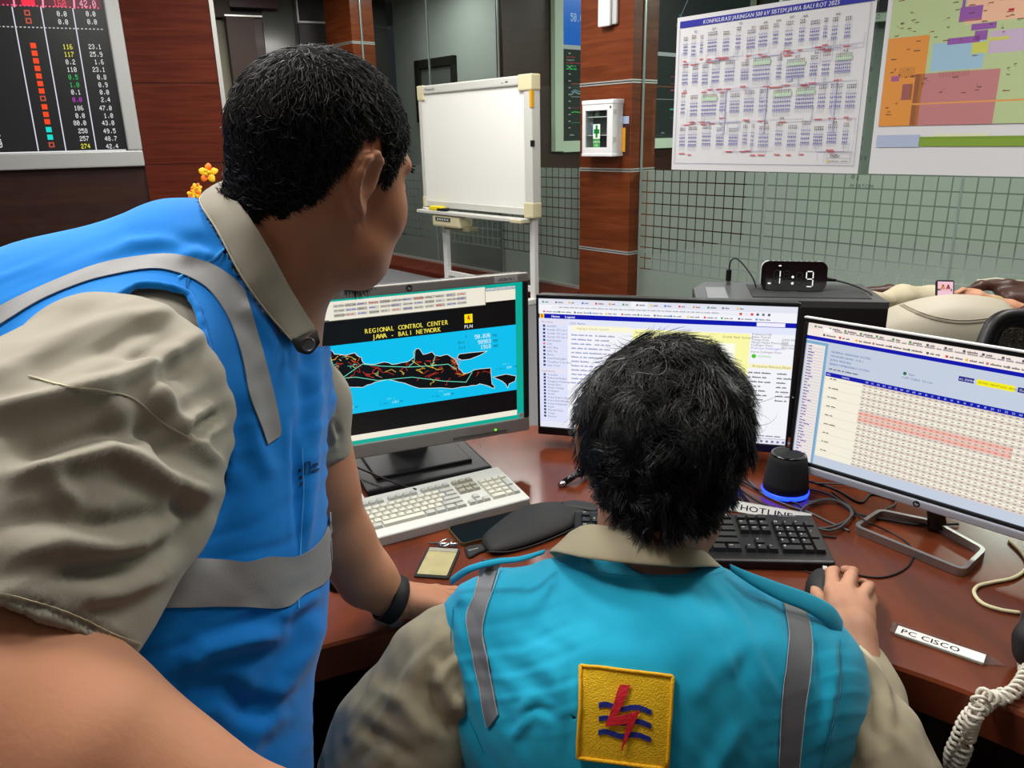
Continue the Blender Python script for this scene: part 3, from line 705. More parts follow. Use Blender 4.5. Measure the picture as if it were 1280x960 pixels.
def mapposter(cv, w_, h_):
    # painted in the poster's own metres (origin lower left)
    def c(px, py):
        q = onplane(px, py, WP(0, 0, GO), WN); return float((q-W0)@WA)-qc[0], float(q[2])-qc[1]
    def reg(pts, col): cv.poly([c(*p) for p in pts], col)
    x0 = c(1099, 158)[0]; yb = c(1099, 158)[1]; yt = h_-.02; xr = w_-.02
    cv.rect(x0, yb, xr, yt, (186, 204, 152)); cv.up()
    a = lambda px, py: c(px, py)
    def R4(xa, ya, xb, yb_, col): cv.rect(xa, ya, xb, yb_, col)
    zy = lambda px, py: c(px, py)[1]; zx = lambda px, py: c(px, py)[0]
    xo1 = zx(1163, 50); xo2 = zx(1155, 100); zo = zy(1130, 47); R4(x0, yb, xo2, zo, (226, 150, 72)); R4(xo2, zy(1160, 110), xo1, zo, (226, 150, 72))
    R4(zx(1141, 130), yb, zx(1245, 130), zy(1160, 92), (194, 130, 132)); R4(zx(1129, 110), zy(1136, 125), zx(1142, 110), zy(1136, 105), (198, 128, 144)); R4(zx(1115, 100), zy(1120, 102), zx(1125, 100), zy(1120, 95), (190, 110, 160))
    R4(zx(1166, 70), zy(1200, 87), zx(1231, 70), zy(1200, 52), (160, 196, 220))
    R4(zx(1210, 10), zy(1230, 28), w_, yt, (238, 190, 160)); R4(zx(1238, 50), zy(1260, 65), w_, zy(1250, 38), (200, 180, 208))
    cv.up(); pu = (150, 92, 170)
    R4(zx(1202, 10), zy(1210, 27), zx(1230, 10), zy(1215, 8), pu); R4(zx(1205, 0), zy(1210, 9), zx(1209, 0), yt, pu); R4(zx(1216, 30), zy(1220, 38), zx(1247, 30), zy(1230, 29), pu); R4(zx(1220, 40), zy(1230, 50), zx(1236, 40), zy(1230, 38), pu); R4(zx(1186, 50), zy(1200, 55), zx(1226, 50), zy(1200, 47), pu)
    R4(zx(1216, 60), zy(1220, 67), zx(1236, 60), zy(1220, 53), (206, 208, 100)); R4(zx(1236, 50), zy(1240, 51), zx(1262, 50), zy(1250, 46), (206, 208, 100))
    R4(zx(1205, 25), zy(1205, 27), zx(1228, 25), zy(1205, 25), (200, 130, 120)); R4(zx(1141, 130), zy(1150, 131), w_-.02, zy(1150, 129), (232, 160, 90))
    R4(x0-.0, zy(1100, 184), zx(1150, 180), zy(1100, 169), (178, 190, 220)); R4(zx(1150, 175), zy(1150, 183), w_-.02, zy(1150, 171), (132, 164, 62)); R4(zx(1168, 170), zy(1170, 171), zx(1236, 170), zy(1170, 167), (226, 228, 196)); cv.up()
    cv.line([(zx(1150, 177), zy(1150, 173)), (w_-.02, zy(1150, 173))], .002, (100, 130, 50))
    r = random.Random(9)
    for k in range(150):
        x = r.uniform(x0+.02, xr-.06); z = r.uniform(yb+.02, yt-.02)
        if zx(1141, 130) < x and z < zy(1200, 118): continue
        cv.greek(x, z, 1, .009, (128, 76, 60) if r.random() < .6 else (84, 70, 60)); 
        if r.random() < .5: cv.line([(x, z), (x+r.uniform(-.03, .04), z+r.uniform(-.02, .03))], .0014, (120, 80, 66))
    for k in range(14): cv.line([(zx(1175, 97)+k*.012, zy(1175, 97)), (zx(1175, 97)+k*.012, zy(1175, 90))], .0018, (130, 70, 80))
    for k in range(12): cv.line([(zx(1126, 87)+k*.008, zy(1126, 97)), (zx(1126, 87)+k*.008, zy(1126, 85))], .0016, (140, 90, 50))
    cv.rect(zx(1262, 12), zy(1262, 14), zx(1269, 12), zy(1262, 11), (190, 50, 50))
wall_sheet('area_map_poster', ((qc[0], qc[1]), (4.25, onW(1110, -12, GO)[1])), mapposter, 'poster of coloured orange, pink, green and purple network areas taped on the glass', 'poster')
# ================================================================== DESK
DZ = .74; DC = np.array([.05, .2])
M_desk = wood('desk_wood', (80, 36, 20), (108, 51, 28), .19, .0, (5, 1.2, 1.2), .28)
def ring_piece(r0, r1, a0, a1, z0, z1, n=40, bev=0):
    mb = MB(); V = []; Fc = []
    for i in range(n+1):
        a = a0+(a1-a0)*i/n; c, s_ = math.cos(a), math.sin(a)
        for r, z in ((r0, z0), (r1, z0), (r1, z1), (r0+bev, z1), (r0, z1-bev)): V.append((DC[0]+r*c, DC[1]+r*s_, z))
    for i in range(n):
        for k in range(5): Fc.append([i*5+k, (i+1)*5+k, (i+1)*5+(k+1) % 5, i*5+(k+1) % 5])
    Fc.append([0, 1, 2, 3, 4][::-1]); Fc.append([n*5+k for k in range(5)]); mb.add(V, Fc); return mb
dk = empty('console_desk', (DC[0], DC[1]+1.2, 0), 'curved dark reddish brown wooden console desk under the monitors', 'desk')
A0, A1 = R(8), R(158)
for nm, mb, m in (('desktop', ring_piece(.79, 1.57, A0, A1, DZ-.055, DZ, 60, .004), M_desk), ('front_panel', ring_piece(1.25, 1.28, A0, A1, .02, DZ-.055), M_wood_dk), ('back_panel', ring_piece(1.5, 1.53, A0, A1, .02, DZ-.055), M_wood_dk)):
    o = mb.build(nm, m, auto=35); setparent_keep(o, dk)
for a in (A0+.02, R(52), R(84), R(118), A1-.02):
    o = ring_piece(.95, 1.5, a-.012, a+.012, 0, DZ-.055, 1).build('side_panel', M_wood_dk); setparent_keep(o, dk)
# ---- monitors
def monitor(name, c, yaw, tilt, w_, h_, bez, mats, label, logo=None):
    yaw = R(yaw); tilt = R(tilt); u = np.array([math.cos(yaw), math.sin(yaw), 0]); n = np.array([math.sin(yaw), -math.cos(yaw), 0])
    v = np.array([0, 0, 1])*math.cos(tilt)-n*math.sin(tilt); M = frameM(c, u, v)
    t = empty(name, (c[0]-n[0]*.05, c[1]-n[1]*.05, DZ), label, 'monitor', 'monitors on the console desk')
    bt, bb, bs = bez; nn = np.cross(u, v)
    def part(nm, mb, m, **k): mb.v = [tuple(M @ Vector(p)) for p in mb.v]; o = mb.build(nm, m, **k); setparent_keep(o, t); return o
    def pix(px, py): q = onplane(px, py, np.array(c), nn); d = q-np.array(c); return float(d@u)+w_/2, float(d@v)+h_/2
    part('screen_housing', MB().box((0, (bt-bb)/2, -.018), (w_+2*bs-.004, h_+bt+bb-.004, .03), .006), mats[1])
    part('housing_back', MB().box((0, 0, -.042), (w_*.72, h_*.7, .03), .012), mats[1])
    z = -.001
    for nm, cx, cy, sx, sy, m in (('bezel_top', 0, h_/2+bt/2, w_+2*bs, bt, mats[0]), ('bezel_bottom', 0, -h_/2-bb/2, w_+2*bs, bb, mats[0]), ('bezel_side', -w_/2-bs/2, 0, bs, h_, mats[2]), ('bezel_side', w_/2+bs/2, 0, bs, h_, mats[2])):
        part(nm, MB().box((cx, cy, z), (sx, sy, .012), min(.0025, sx/3, sy/3)), m)
    part('screen_backing', MB().box((0, 0, -.0015), (w_, h_, .002)), M_blackg)
    return t, M, pix, part, u, n
# left monitor
lt, LM, lp, lpart, lu, ln = monitor('silver_monitor', (-.196, 1.468, .989), 21.7, -.9, .474, .296, (.018, .03, .012), (mat('silver_bezel', (150, 146, 140), .4, .3), M_black, M_black), 'silver framed monitor showing a black and cyan island network map')
cv = Canvas(.474, .296); Y = lambda y, x=645: lp(x, y)[1]; X_ = lambda x, y=450: lp(x, y)[0]
cv.rect(0, 0, .474, .296, (0, 168, 150)); cv.up()
xr = lp(644.5, 400)[0]
cv.rect(.0, Y(518.5), xr, Y(357, 644), (238, 232, 214)); cv.rect(0, Y(361, 644), xr, Y(357, 644), (0, 96, 150)); cv.up()
cv.rect(0, Y(512), xr, Y(374), (4, 4, 6)); cv.up(); cv.rect(0, Y(487), xr, Y(405.5), (0, 190, 236)); cv.up()
xa, yb_ = lp(411, 401); xb, yt_ = lp(606, 357)[0], .292; yb2 = lp(607, 381)[1]
cv.rect(0, yb2+.002, xb, yt_, (236, 230, 214)); cv.rect(xa, yb2, xb, yb2+.004, (236, 230, 214)); cv.up(); cv.line([(0, yb2), (xb, yb2)], .0012, (120, 116, 100)); cv.line([(xb, yb2), (xb, yt_)], .0012, (150, 146, 130))
for k, xx in enumerate(np.linspace(xa+.01, xb-.06, 12)):
    for j in range(3):
        yy = yb2+.006+j*.009; cv.rect(xx, yy, xx+.02, yy+.0065, (200, 196, 182) if (k+j) % 3 else (176, 172, 160)); cv.up(); cv.greek(xx+.002, yy+.002, 2, .003, [(120, 110, 100), (210, 60, 50), (70, 80, 190), (120, 120, 110)][(k*j+k) % 4], .012); cv.L -= 1
cv.text('Spectrum Panel 6.1 - Process/Predictive - State Signalling Display', .13, yt_-.0105, .0045, (60, 56, 50), 1, 0, 0, .02)
cv.text('REGIONAL CONTROL CENTER', lp(455.5, 418)[0], lp(506, 408.5)[1]-.0045, .0095, (236, 220, 80), .95, .62*.95, 0, .04); cv.text('JAWA - BALI NETWORK', lp(464.5, 421)[0], lp(506, 416.5)[1]-.0045, .0095, (236, 220, 80), .95, .62*.95, 0, .04)
x, y = lp(585.5, 398); cv.rect(x-.0085, y-.009, x+.0085, y+.009, (250, 228, 0)); cv.up(); cv.poly([(x-.001, y+.006), (x+.003, y+.006), (x+.001, y+.001), (x+.005, y+.001), (x-.001, y-.006), (x+.0005, y-.001), (x-.003, y-.001)], (220, 40, 30)); cv.L -= 1
cv.text('PLN', lp(585.5, 408)[0], y-.0195, .007, (240, 240, 240), 1, 0, 0, .02, 'c')
def kv(a, px, py, b, bx, c_): 
    x, y = lp(px, py); cv.text(a, x, y, .0068, (0, 70, 100), .9, .6); x, y = lp(bx, py); cv.bits(b, x, y+.003, .0085, (226, 246, 244), .0058, 'r', .8); cv.text(c_, x+.004, y+.003, .0068, (0, 50, 80), .9, .6)
kv('F :', 581, 423, '50.036', 613.5, 'Hz'); kv('Gen :', 572, 430, '98983', 614, 'MW'); kv('Cad :', 573, 436.5, '1918', 614, 'MW')
cv.up()
def G(p): return lp(380+p[0]/4, 320+p[1]/4)
java = [(20, 485), (100, 480), (130, 465), (155, 490), (200, 495), (255, 485), (285, 510), (300, 540), (350, 540), (400, 530), (440, 540), (515, 530), (545, 510), (550, 470), (575, 460), (595, 490), (640, 480), (665, 500), (720, 495), (760, 520), (775, 560), (800, 590), (850, 570), (935, 560), (940, 640), (955, 660), (930, 655), (880, 640), (820, 650), (740, 660), (580, 660), (500, 635), (420, 620), (370, 625), (330, 640), (290, 655), (230, 655), (180, 640), (100, 635), (20, 600)]
jagged = []
for a, b in zip(java, java[1:]+java[:1]):
    for k in range(3): jagged.append((a[0]+(b[0]-a[0])*k/3+rng.uniform(-3, 3), a[1]+(b[1]-a[1])*k/3+rng.uniform(-3, 3)))
isl = [jagged, [(765, 510), (775, 490), (840, 482), (915, 475), (880, 495), (830, 515), (790, 520)], [(945, 605), (1010, 590), (1060, 600), (1055, 625), (1025, 638), (1018, 660), (1008, 640), (990, 625)]]
for pl in isl: cv.poly([G(p) for p in pl], (2, 4, 8))
cv.up()
for pl in isl: cv.line([G(p) for p in pl+pl[:1]], .0009, (240, 236, 226))
for a, b in zip(range(60), range(60)):
    x0 = rng.uniform(30, 930); y0 = 545+rng.uniform(-30, 80)*(1 if x0 < 800 else .6); pts = [(x0, y0)]
    for q in range(3): pts.append((pts[-1][0]+rng.uniform(-35, 35), min(645, max(500, pts[-1][1]+rng.uniform(-22, 22)))))
    if all(in_poly(np.array([p]), java)[0] for p in pts): cv.line([G(p) for p in pts], .0009, rng.choice([(200, 50, 30), (200, 50, 30), (220, 60, 40), (230, 190, 60), (150, 160, 150)]))
for q in range(60):
    x0 = rng.uniform(20, 290); y0 = rng.uniform(490, 560); cv.line([G((x0, y0)), G((x0+rng.uniform(-25, 25), y0+rng.uniform(-12, 12)))], .0009, rng.choice([(230, 110, 40), (240, 220, 120), (90, 220, 190), (220, 70, 50)]))
for q in range(36):
    x0 = rng.uniform(735, 780); y0 = rng.uniform(510, 570); cv.line([G((x0, y0)), G((x0+rng.uniform(-20, 20), y0+rng.uniform(-10, 10)))], .0009, (220, 100, 50))
cv.up(); tl = (110, 220, 190)
for pl in ([(30, 560), (190, 610), (290, 540), (390, 550), (520, 555), (550, 530), (555, 470)], [(520, 555), (640, 548), (720, 540), (760, 565)], [(190, 610), (260, 605), (370, 622), (540, 605), (620, 615), (700, 625), (810, 630), (840, 580)], [(130, 500), (150, 560), (190, 610)], [(640, 548), (655, 500)]): cv.line([G(p) for p in pl], .0013, tl)
for xx, yy, n_ in ((150, 775, '2243'), (380, 745, '1961'), (640, 707, '1439'), (960, 570, '600')):
    x, y = G((xx, yy)); cv.text('P Gen', x, y, .0042, (0, 90, 130), 1, .6); cv.bits(n_, x+.024, y, .005, (150, 232, 236), .0036); cv.text('MW', x+.04, y, .0042, (0, 90, 130), 1, .6); cv.text('APB 2', x+.014, y+.009, .004, (110, 220, 230), 1, .6)
o = cv.build('screen', M_screen, None, LM @ Matrix.Translation((0, 0, .0006))); setparent_keep(o, lt)
lpart('label_sticker', MB().box((.2, .157, .0055), (.05, .012, .0008)), M_grey)
cv = Canvas(.05, .012, .0001); cv.text('u02br1v1', .025, .003, .0065, (40, 40, 44), 1, 0, 0, .02, 'c'); o = cv.build('label_print', M_print, None, LM @ Matrix.Translation((.2, .157, .0062))); setparent_keep(o, lt)
def emblem(part_, M_, x, y, r, t_, z=.0062):
    mb = MB(); mb.lathe([(0, 0), (r, 0), (r, .0006), (0, .0006)], 20); mb.v = [(a+x, b+y, c+z-.001) for a, b, c in mb.v]; part_('emblem', mb, M_black)
    cv = Canvas(2*r, 2*r, .0001); cv.text('hp', r, r*.62, r*.95, (220, 220, 220), .85, 0, .25, 0, 'c'); o = cv.build('emblem_letters', M_print, None, M_ @ Matrix.Translation((x, y, z-.0002))); setparent_keep(o, t_)
emblem(lpart, LM, 0, .157, .0062, lt)
lpart('power_light', MB().box((.17, -.1645, .0055), (.004, .004, .001)), mat('green_light', (60, 255, 40), .4, emit=(110, 255, 30), estr=1.5))
lpart('button_strip', MB().box((.135, -.169, .0055), (.12, .006, .0012), .0004), mat('strip_grey', (96, 94, 90), .4))
lpart('power_button', MB().lathe([(0, .001), (.006, .001), (.006, 0)], 16, (.229, -.14, .006)), M_grey)
# stand: neck and stepped base plate
bc = np.array([-.215, 1.545, DZ]); Mb = Matrix.Translation(Vector(bc)) @ Matrix.Rotation(R(24), 4, 'Z')
def putM(o_mb, M_, nm, m, parent, **k): o_mb.v = [tuple(M_ @ Vector(p)) for p in o_mb.v]; o = o_mb.build(nm, m, **k); setparent_keep(o, parent); return o
M_dkgloss = mat('dark_stand_plastic', (30, 30, 32), .45, spec=.3)
putM(MB().box((0, 0, .008), (.27, .23, .016), .006), Mb, 'stand_base', M_dkgloss, lt, smooth=False)
putM(MB().box((0, .01, .019), (.21, .17, .008), .003), Mb, 'stand_base_plate', M_dkgloss, lt)
putM(MB().box((0, .05, .13), (.09, .025, .24), .006), Mb, 'stand_neck', M_black, lt)
# middle monitor
mt_, MM, mp, mpart, mu_, mn_ = monitor('black_monitor', (.318, 1.574, .934), -15.9, -1, .531, .299, (.0085, .018, .005), (M_black, M_black, M_black), 'black slim bezel monitor showing a web page behind the seated man')
cv = Canvas(.531, .299); W_, H_ = .531, .299
c_ = lambda q: None
def crp(p, o_=(670, 365), s_=5.335): return mp(o_[0]+p[0]/s_, o_[1]+p[1]/s_)
cv.rect(0, 0, W_, H_, (243, 243, 250)); cv.up()
y1 = crp((25, 142))[1]; y0 = crp((25, 172))[1]
cv.rect(0, y0, W_, y1, (0, 8, 170)); ytab = crp((25, 82))[1]; cv.rect(0, ytab, W_, H_, (226, 228, 240)); cv.rect(.2, ytab, .235, H_, (248, 248, 252)); cv.rect(.03, crp((25, 108))[1], .45, crp((25, 88))[1], (236, 236, 244)); cv.up()
for k in range(15):
    x = .008+k*.029; col = [(60, 170, 70), (120, 120, 120), (240, 200, 60), (60, 110, 230), (220, 60, 50), (240, 150, 40)][k % 6]; cv.rect(x, ytab+.004, x+.004, ytab+.008, col); cv.greek(x+.006, ytab+.004, 1, .0045, (140, 140, 150))
for k in range(14):
    x = .01+k*.034; yy = y1+.003; cv.rect(x, yy, x+.004, yy+.004, [(220, 60, 50), (110, 110, 110), (240, 200, 40), (60, 170, 70), (40, 150, 230)][(k*3) % 5]); cv.greek(x+.006, yy, 2, .0042, (150, 150, 158), .02)
cv.greek(.045, crp((25, 104))[1]+.001, 30, .004, (176, 176, 184), .33)
for k, col in enumerate([(220, 60, 50), (230, 230, 235), (230, 60, 60), (90, 90, 100), (120, 120, 130), (90, 90, 96)]): cv.rect(.42+k*.011, crp((25, 104))[1], .425+k*.011, crp((25, 104))[1]+.005, col)
x, y = crp((27, 172)); cv.rect(.002, y, .012, y1, (250, 220, 0)); cv.up(); cv.rect(.005, y+.001, .009, y1-.001, (226, 90, 40)); cv.L -= 1
cv.text('Home', .028, y0+.0025, .0048, (250, 250, 255), 1.1, 0, 0, .06); cv.text('Logout', .058, y0+.0025, .0048, (250, 250, 255), 1.1, 0, 0, .06)
cv.rect(.455, y0+.001, .51, y1-.001, (240, 240, 255))
sx = .064
cv.rect(0, crp((25, 860))[1], sx, y0, (222, 226, 250)); cv.rect(0, crp((25, 210))[1], sx, crp((25, 185))[1], (240, 224, 222)); cv.rect(0, crp((25, 533))[1], sx, crp((25, 508))[1], (240, 224, 222)); cv.up()
cv.text('Main Menu', .006, crp((25, 202))[1], .004, (150, 110, 110), 1); cv.text('Applications', .006, crp((25, 527))[1], .004, (150, 110, 110), 1)
m1 = ['ALARM', 'Standar DC Lev 1', 'Standar DC Lev 2', 'Standar DC Lev 3', 'Buff System', 'LDC', 'LDC Map', 'LDC Tes', 'Berita', 'Load Pembangkit', 'Tampilkan Tree Data', 'User Tools']
for k, s_ in enumerate(m1): y = crp((25, 230+k*23.6))[1]; cv.text(s_, .018, y, .0045, (96, 100, 130), .95); cv.rect(.009, y, .014, y+.005, (40, 60, 100) if k != 5 else (230, 120, 120))
m2 = ['Tree Bus', 'Relational Busbar', 'Gangguan Pembangkit', 'Rekap Data', 'Sistem Outage', 'LS Region', 'Grafik', 'Status Report Guide', 'Status Pemeliharaan', 'Status Penghantar', 'Kabel', 'Metode Kerja', 'Tutup', 'Monitor']
for k, s_ in enumerate(m2): y = crp((25, 552+k*21.2))[1]; cv.text(s_, .018, y, .0045, (96, 100, 130), .95); cv.rect(.009, y, .014, y+.005, (40, 60, 100))
cv.rect(sx, crp((25, 215))[1], W_, y0, (226, 230, 250)); cv.up(); cv.text('LDC Home', sx+.005, crp((25, 206))[1], .005, (90, 90, 140), 1)
yy = crp((25, 246))[1]; cv.rect(sx+.01, yy, .2, yy+.012, (250, 246, 214)); cv.text('Highlight Kondisi System', sx+.02, yy+.003, .0048, (150, 140, 110), 1)
for k in range(12): cv.greek(sx+.008, yy-.012-k*.01, 4, .005, (150, 160, 200), .04); cv.greek(sx+.06, yy-.012-k*.01, 3, .005, (160, 160, 190), .03)
def cr6(p): return mp(830+p[0]/5.05, 380+p[1]/5.05)
yx = cr6((545, 200))[0]; yyt = cr6((545, 190))[1]; cv.rect(.205, yyt-.12, yx, yyt, (250, 248, 168)); cv.up(); cv.rect(cr6((340, 300))[0], cr6((340, 480))[1], cr6((448, 300))[0], cr6((450, 250))[1], (252, 252, 236)); cv.text('Grafik Naik System', .39, yyt-.01, .005, (130, 120, 60), 1); cv.text('System Kontrol Beban', .21, yyt-.009, .005, (70, 70, 120), 1)
xc = cr6((555, 200))[0]
for k, (a, b) in enumerate([('Frekwensi HZ', ''), ('Beban Puncak', '32095 MW'), ('Tenaga Pada', '19.00'), ('Margin Netto Pemenangan', '32000 MW'), ('Cadangan Putar', '3855 MW')]):
    y = cr6((555, 195+k*17))[1]; cv.text(a, xc, y, .0045, (90, 90, 96), 1); cv.text(b, xc+.058, y-.004, .0045, (110, 110, 116), 1)
cv.text('Prakiraan Pembangkit >', xc, cr6((555, 282))[1], .0045, (100, 80, 220), 1); cv.text('Status Cadangan Putar', xc, cr6((555, 305))[1], .0045, (90, 90, 96), 1)
x, y = cr6((567, 328)); cv.poly([(x+.0045*math.cos(a), y+.0045*math.sin(a)) for a in np.linspace(0, 6.1, 14)], (70, 200, 30)); cv.text('NORMAL', x+.008, y-.002, .0045, (90, 200, 90), 1)
y = cr6((545, 402))[1]; cv.rect(xc-.002, y, xc+.088, y+.009, (250, 242, 190)); cv.up(); cv.text('Proyeksi Neraca Daya', xc+.006, y+.002, .005, (120, 110, 60), 1.1); cv.L -= 1
for k in range(7): yk = y-.012-k*.0098; cv.greek(xc-.002, yk, 3, .0048, (110, 110, 120), .035); cv.greek(xc+.055, yk, 3, .0048, (120, 120, 130), .02)
cv.rect(xc, .012, xc+.088, .0128, (60, 60, 60)); cv.greek(xc, .016, 6, .0045, (130, 130, 136), .06); cv.rect(0, 0, W_, .0115, (232, 232, 244)); cv.up()
for k in range(9): cv.rect(xc+k*.011, .003, xc+.005+k*.011, .008, (120, 124, 140))
o = cv.build('screen', M_screen, None, MM @ Matrix.Translation((0, 0, .0006))); setparent_keep(o, mt_)
Mm = Matrix.Translation((.338, 1.64, DZ)) @ Matrix.Rotation(R(-16), 4, 'Z')
putM(MB().box((0, 0, .006), (.24, .18, .012), .004), Mm, 'stand_base', M_black, mt_); putM(MB().box((0, -.01, .12), (.05, .03, .22), .006), Mm, 'stand_neck', M_black, mt_)
# right monitor
rt_, RM, rp_, rpart, ru_, rn_ = monitor('white_edged_monitor', (.709, 1.211, .944), -48.1, 3.1, .476, .268, (.008, .021, .006), (M_black, M_grey, M_black), 'monitor with silver chin and looped metal stand showing a striped table')
rpart('top_edge', MB().box((0, .1435, .002), (.49, .003, .012), .001), M_white)
rpart('chin', MB().box((0, -.1475, .0015), (.488, .014, .016), .003), mat('chin_silver', (176, 178, 190), .35, .25))
cv = Canvas(.476, .268); 
def cr4(p): return rp_(1000+p[0]/4.571, 395+p[1]/4.571)
cv.rect(0, 0, .476, .268, (196, 206, 222)); cv.up()
yb1 = cr4((50, 108))[1]; yb0 = cr4((45, 128))[1]; cv.rect(0, yb1, .476, .268, (246, 234, 226)); cv.rect(0, yb0, .476, yb1, (0, 10, 170)); cv.rect(0, .268-.011, .476, .268, (232, 218, 214)); cv.up()
for k in range(16): x = .012+k*.028; cv.rect(x, .2605, x+.004, .2645, (70, 150, 80) if k < 7 else (80, 80, 90)); cv.greek(x+.006, .2605, 1, .0045, (130, 120, 120))
for k in range(15): x = .03+k*.03; cv.rect(x, yb1+.003, x+.004, yb1+.007, [(90, 90, 90), (230, 40, 50), (240, 180, 30), (200, 120, 120), (120, 120, 130), (60, 150, 70)][k % 6]); cv.greek(x+.006, yb1+.003, 2, .0045, (130, 120, 116), .02)
cv.greek(.05, yb1+.013, 60, .0045, (160, 150, 146), .42); cv.rect(.03, yb1+.0115, .046, yb1+.0185, (252, 248, 246))
xs0, xs1 = cr4((165, 175))[0]-.012, cr4((182, 175))[0]-.001
xL = cr4((168, 200))[0]
cv.rect(.003, 0, xL-.008, yb0-.008, (236, 228, 224)); cv.rect(xL-.008, 0, xL-.003, yb0-.003, (120, 170, 200)); cv.rect(0, yb0-.008, xL-.003, yb0-.003, (120, 170, 200)); cv.up()
y = yb0-.014
while y > .004: cv.greek(.005, y, 4, .0032, (70, 60, 170), (xL-.03)*rng.uniform(.2, .75)); cv.rect(.003, y-.0022, xL-.01, y-.0016, (180, 170, 190)); y -= .0058
for k, s_ in enumerate(['GENERAL MANAGER SYSTEM', 'MANAGER JAWA : 4 10 1', 'JAWA MADURA', 'BEBAN PEMBANGKIT SYSTEM']): cv.text(s_, xL+.004, yb0-.018-k*.0075, .0038, (50, 60, 160), 1)
cv.greek(xL+.004, yb0-.05, 6, .0036, (90, 90, 110), .05)
yt0 = cr4((168, 322))[1]; yt1 = cr4((165, 345))[1]; cv.rect(xL-.001, yt1, .476, yt0, (0, 16, 168)); cv.rect(xL-.001, .018, .476, yt1, (244, 238, 220)); cv.up()
cv.text('NO', xL+.001, yt1+.002, .0034, (230, 230, 250), 1); cv.text('NAMA', xL+.03, yt1+.002, .0034, (230, 230, 250), 1)
xc0 = cr4((355, 410))[0]; pitch = .01; xe = .476; rh = (yt1-.018)/27; r0 = 9
for k in range(27):
    y = yt1-(k+1)*rh; 
    if k % 2 == 0: cv.rect(xc0, y, xe, y+rh, (222, 208, 196))
    if k in (r0, r0+1, r0+2): cv.rect(xc0, y, cr4((1160, 790))[0] if 0 else .36, y+rh, (244, 176, 160))
    cv.up(); j = 0; x = xc0+.002
    while x < .46: cv.rect(x, y+rh*.35, x+.0045, y+rh*.6, (140, 128, 124)); x += pitch
    if k % 3 == 0: cv.greek(xL+.008, y+.001, 2, .0032, (90, 84, 80), .02); cv.line([(xL, y-.0003), (xc0, y-.0003)], .0004, (200, 190, 180))
    cv.L -= 1
cv.up()
for k in range(30): cv.rect(xc0+.012+k*pitch, .018, xc0+.0123+k*pitch, yt1, (206, 196, 184)); cv.text('%02d' % (k % 24), xc0+.005+k*pitch, yt1+.0022, .0034, (210, 220, 250), 1)
x, y = cr4((600, 328)); cv.poly([(x+.003*math.cos(a), y+.003*math.sin(a)) for a in np.linspace(0, 6, 12)], (30, 110, 60)); cv.text('Cari', x+.006, y-.002, .004, (60, 60, 90), 1); cv.text('COPY TABLE  TO CSV', x-.004, y-.009, .0035, (60, 70, 150), 1)
x, y = cr4((1040, 395)); x0, _ = cr4((930, 362)); cv.rect(x-.035, y, x-.012, y+.008, (20, 20, 130)); cv.rect(x-.008, y-.001, x+.046, y+.0085, (246, 236, 20)); cv.rect(x+.05, y, x+.075, y+.008, (20, 20, 130)); cv.up()
cv.text('ALL SEGMENT', x-.034, y+.002, .0036, (230, 230, 250), .75); cv.text('MATRIKS - REKAPITULASI - BREAKDOWN', x-.006, y+.002, .0034, (70, 70, 20), .72); cv.text('SLD', x+.052, y+.002, .004, (230, 230, 250), 1)
o = cv.build('screen', M_screen, None, RM @ Matrix.Translation((0, 0, .0006))); setparent_keep(o, rt_)
emblem(rpart, RM, 0, -.1475, .0058, rt_, .0105)
M_alu = mat('brushed_aluminium', (168, 168, 166), .32, .85)
lpts = [onz(*p, DZ+.008) for p in ((1069, 661), (1100, 641), (1167, 655), (1230, 690), (1203, 716))]
def roundpoly(pts, r, n=4):
    out = []
    for i in range(len(pts)):
        a, b, c = np.array(pts[i-1]), np.array(pts[i]), np.array(pts[(i+1) % len(pts)]); u = (a-b)/np.linalg.norm(a-b); v = (c-b)/np.linalg.norm(c-b)
        for k in range(n+1): t_ = k/n; p0 = b+u*r; p1 = b+v*r; out.append((1-t_)**2*p0+2*t_*(1-t_)*b+t_**2*p1)
    return out
def loop_band(pts, w_, h_):
    pts = [np.array(p) for p in pts]; n = len(pts); mb = MB(); V = []
    for i in range(n):
        t_ = pts[(i+1) % n]-pts[i-1]; t_[2] = 0; t_ /= np.linalg.norm(t_)+1e-9; nn = np.array([-t_[1], t_[0], 0])
        for a, b in ((-w_/2, -h_/2), (w_/2, -h_/2), (w_/2, h_/2), (-w_/2, h_/2)): V.append(pts[i]+nn*a+np.array([0, 0, b]))
    mb.add(V, [[i*4+k, i*4+(k+1) % 4, ((i+1) % n)*4+(k+1) % 4, ((i+1) % n)*4+k] for i in range(n) for k in range(4)]); return mb
o = loop_band(roundpoly(lpts, .012), .007, .014).build('stand_loop', M_alu, auto=50); setparent_keep(o, rt_)
nb_ = (lpts[2]+lpts[3]*.1)/1.1
top = np.array([.709, 1.211, .86])-rn_*.045
o = MB().tube([tuple(nb_+np.array([0, 0, -.006])), tuple(nb_*.5+top*.5+np.array([0, 0, -.02])), tuple(top)], [.016, .014, .016], 10).build('stand_neck', mat('neck_dark', (60, 60, 60), .4, .5), smooth=True); setparent_keep(o, rt_)
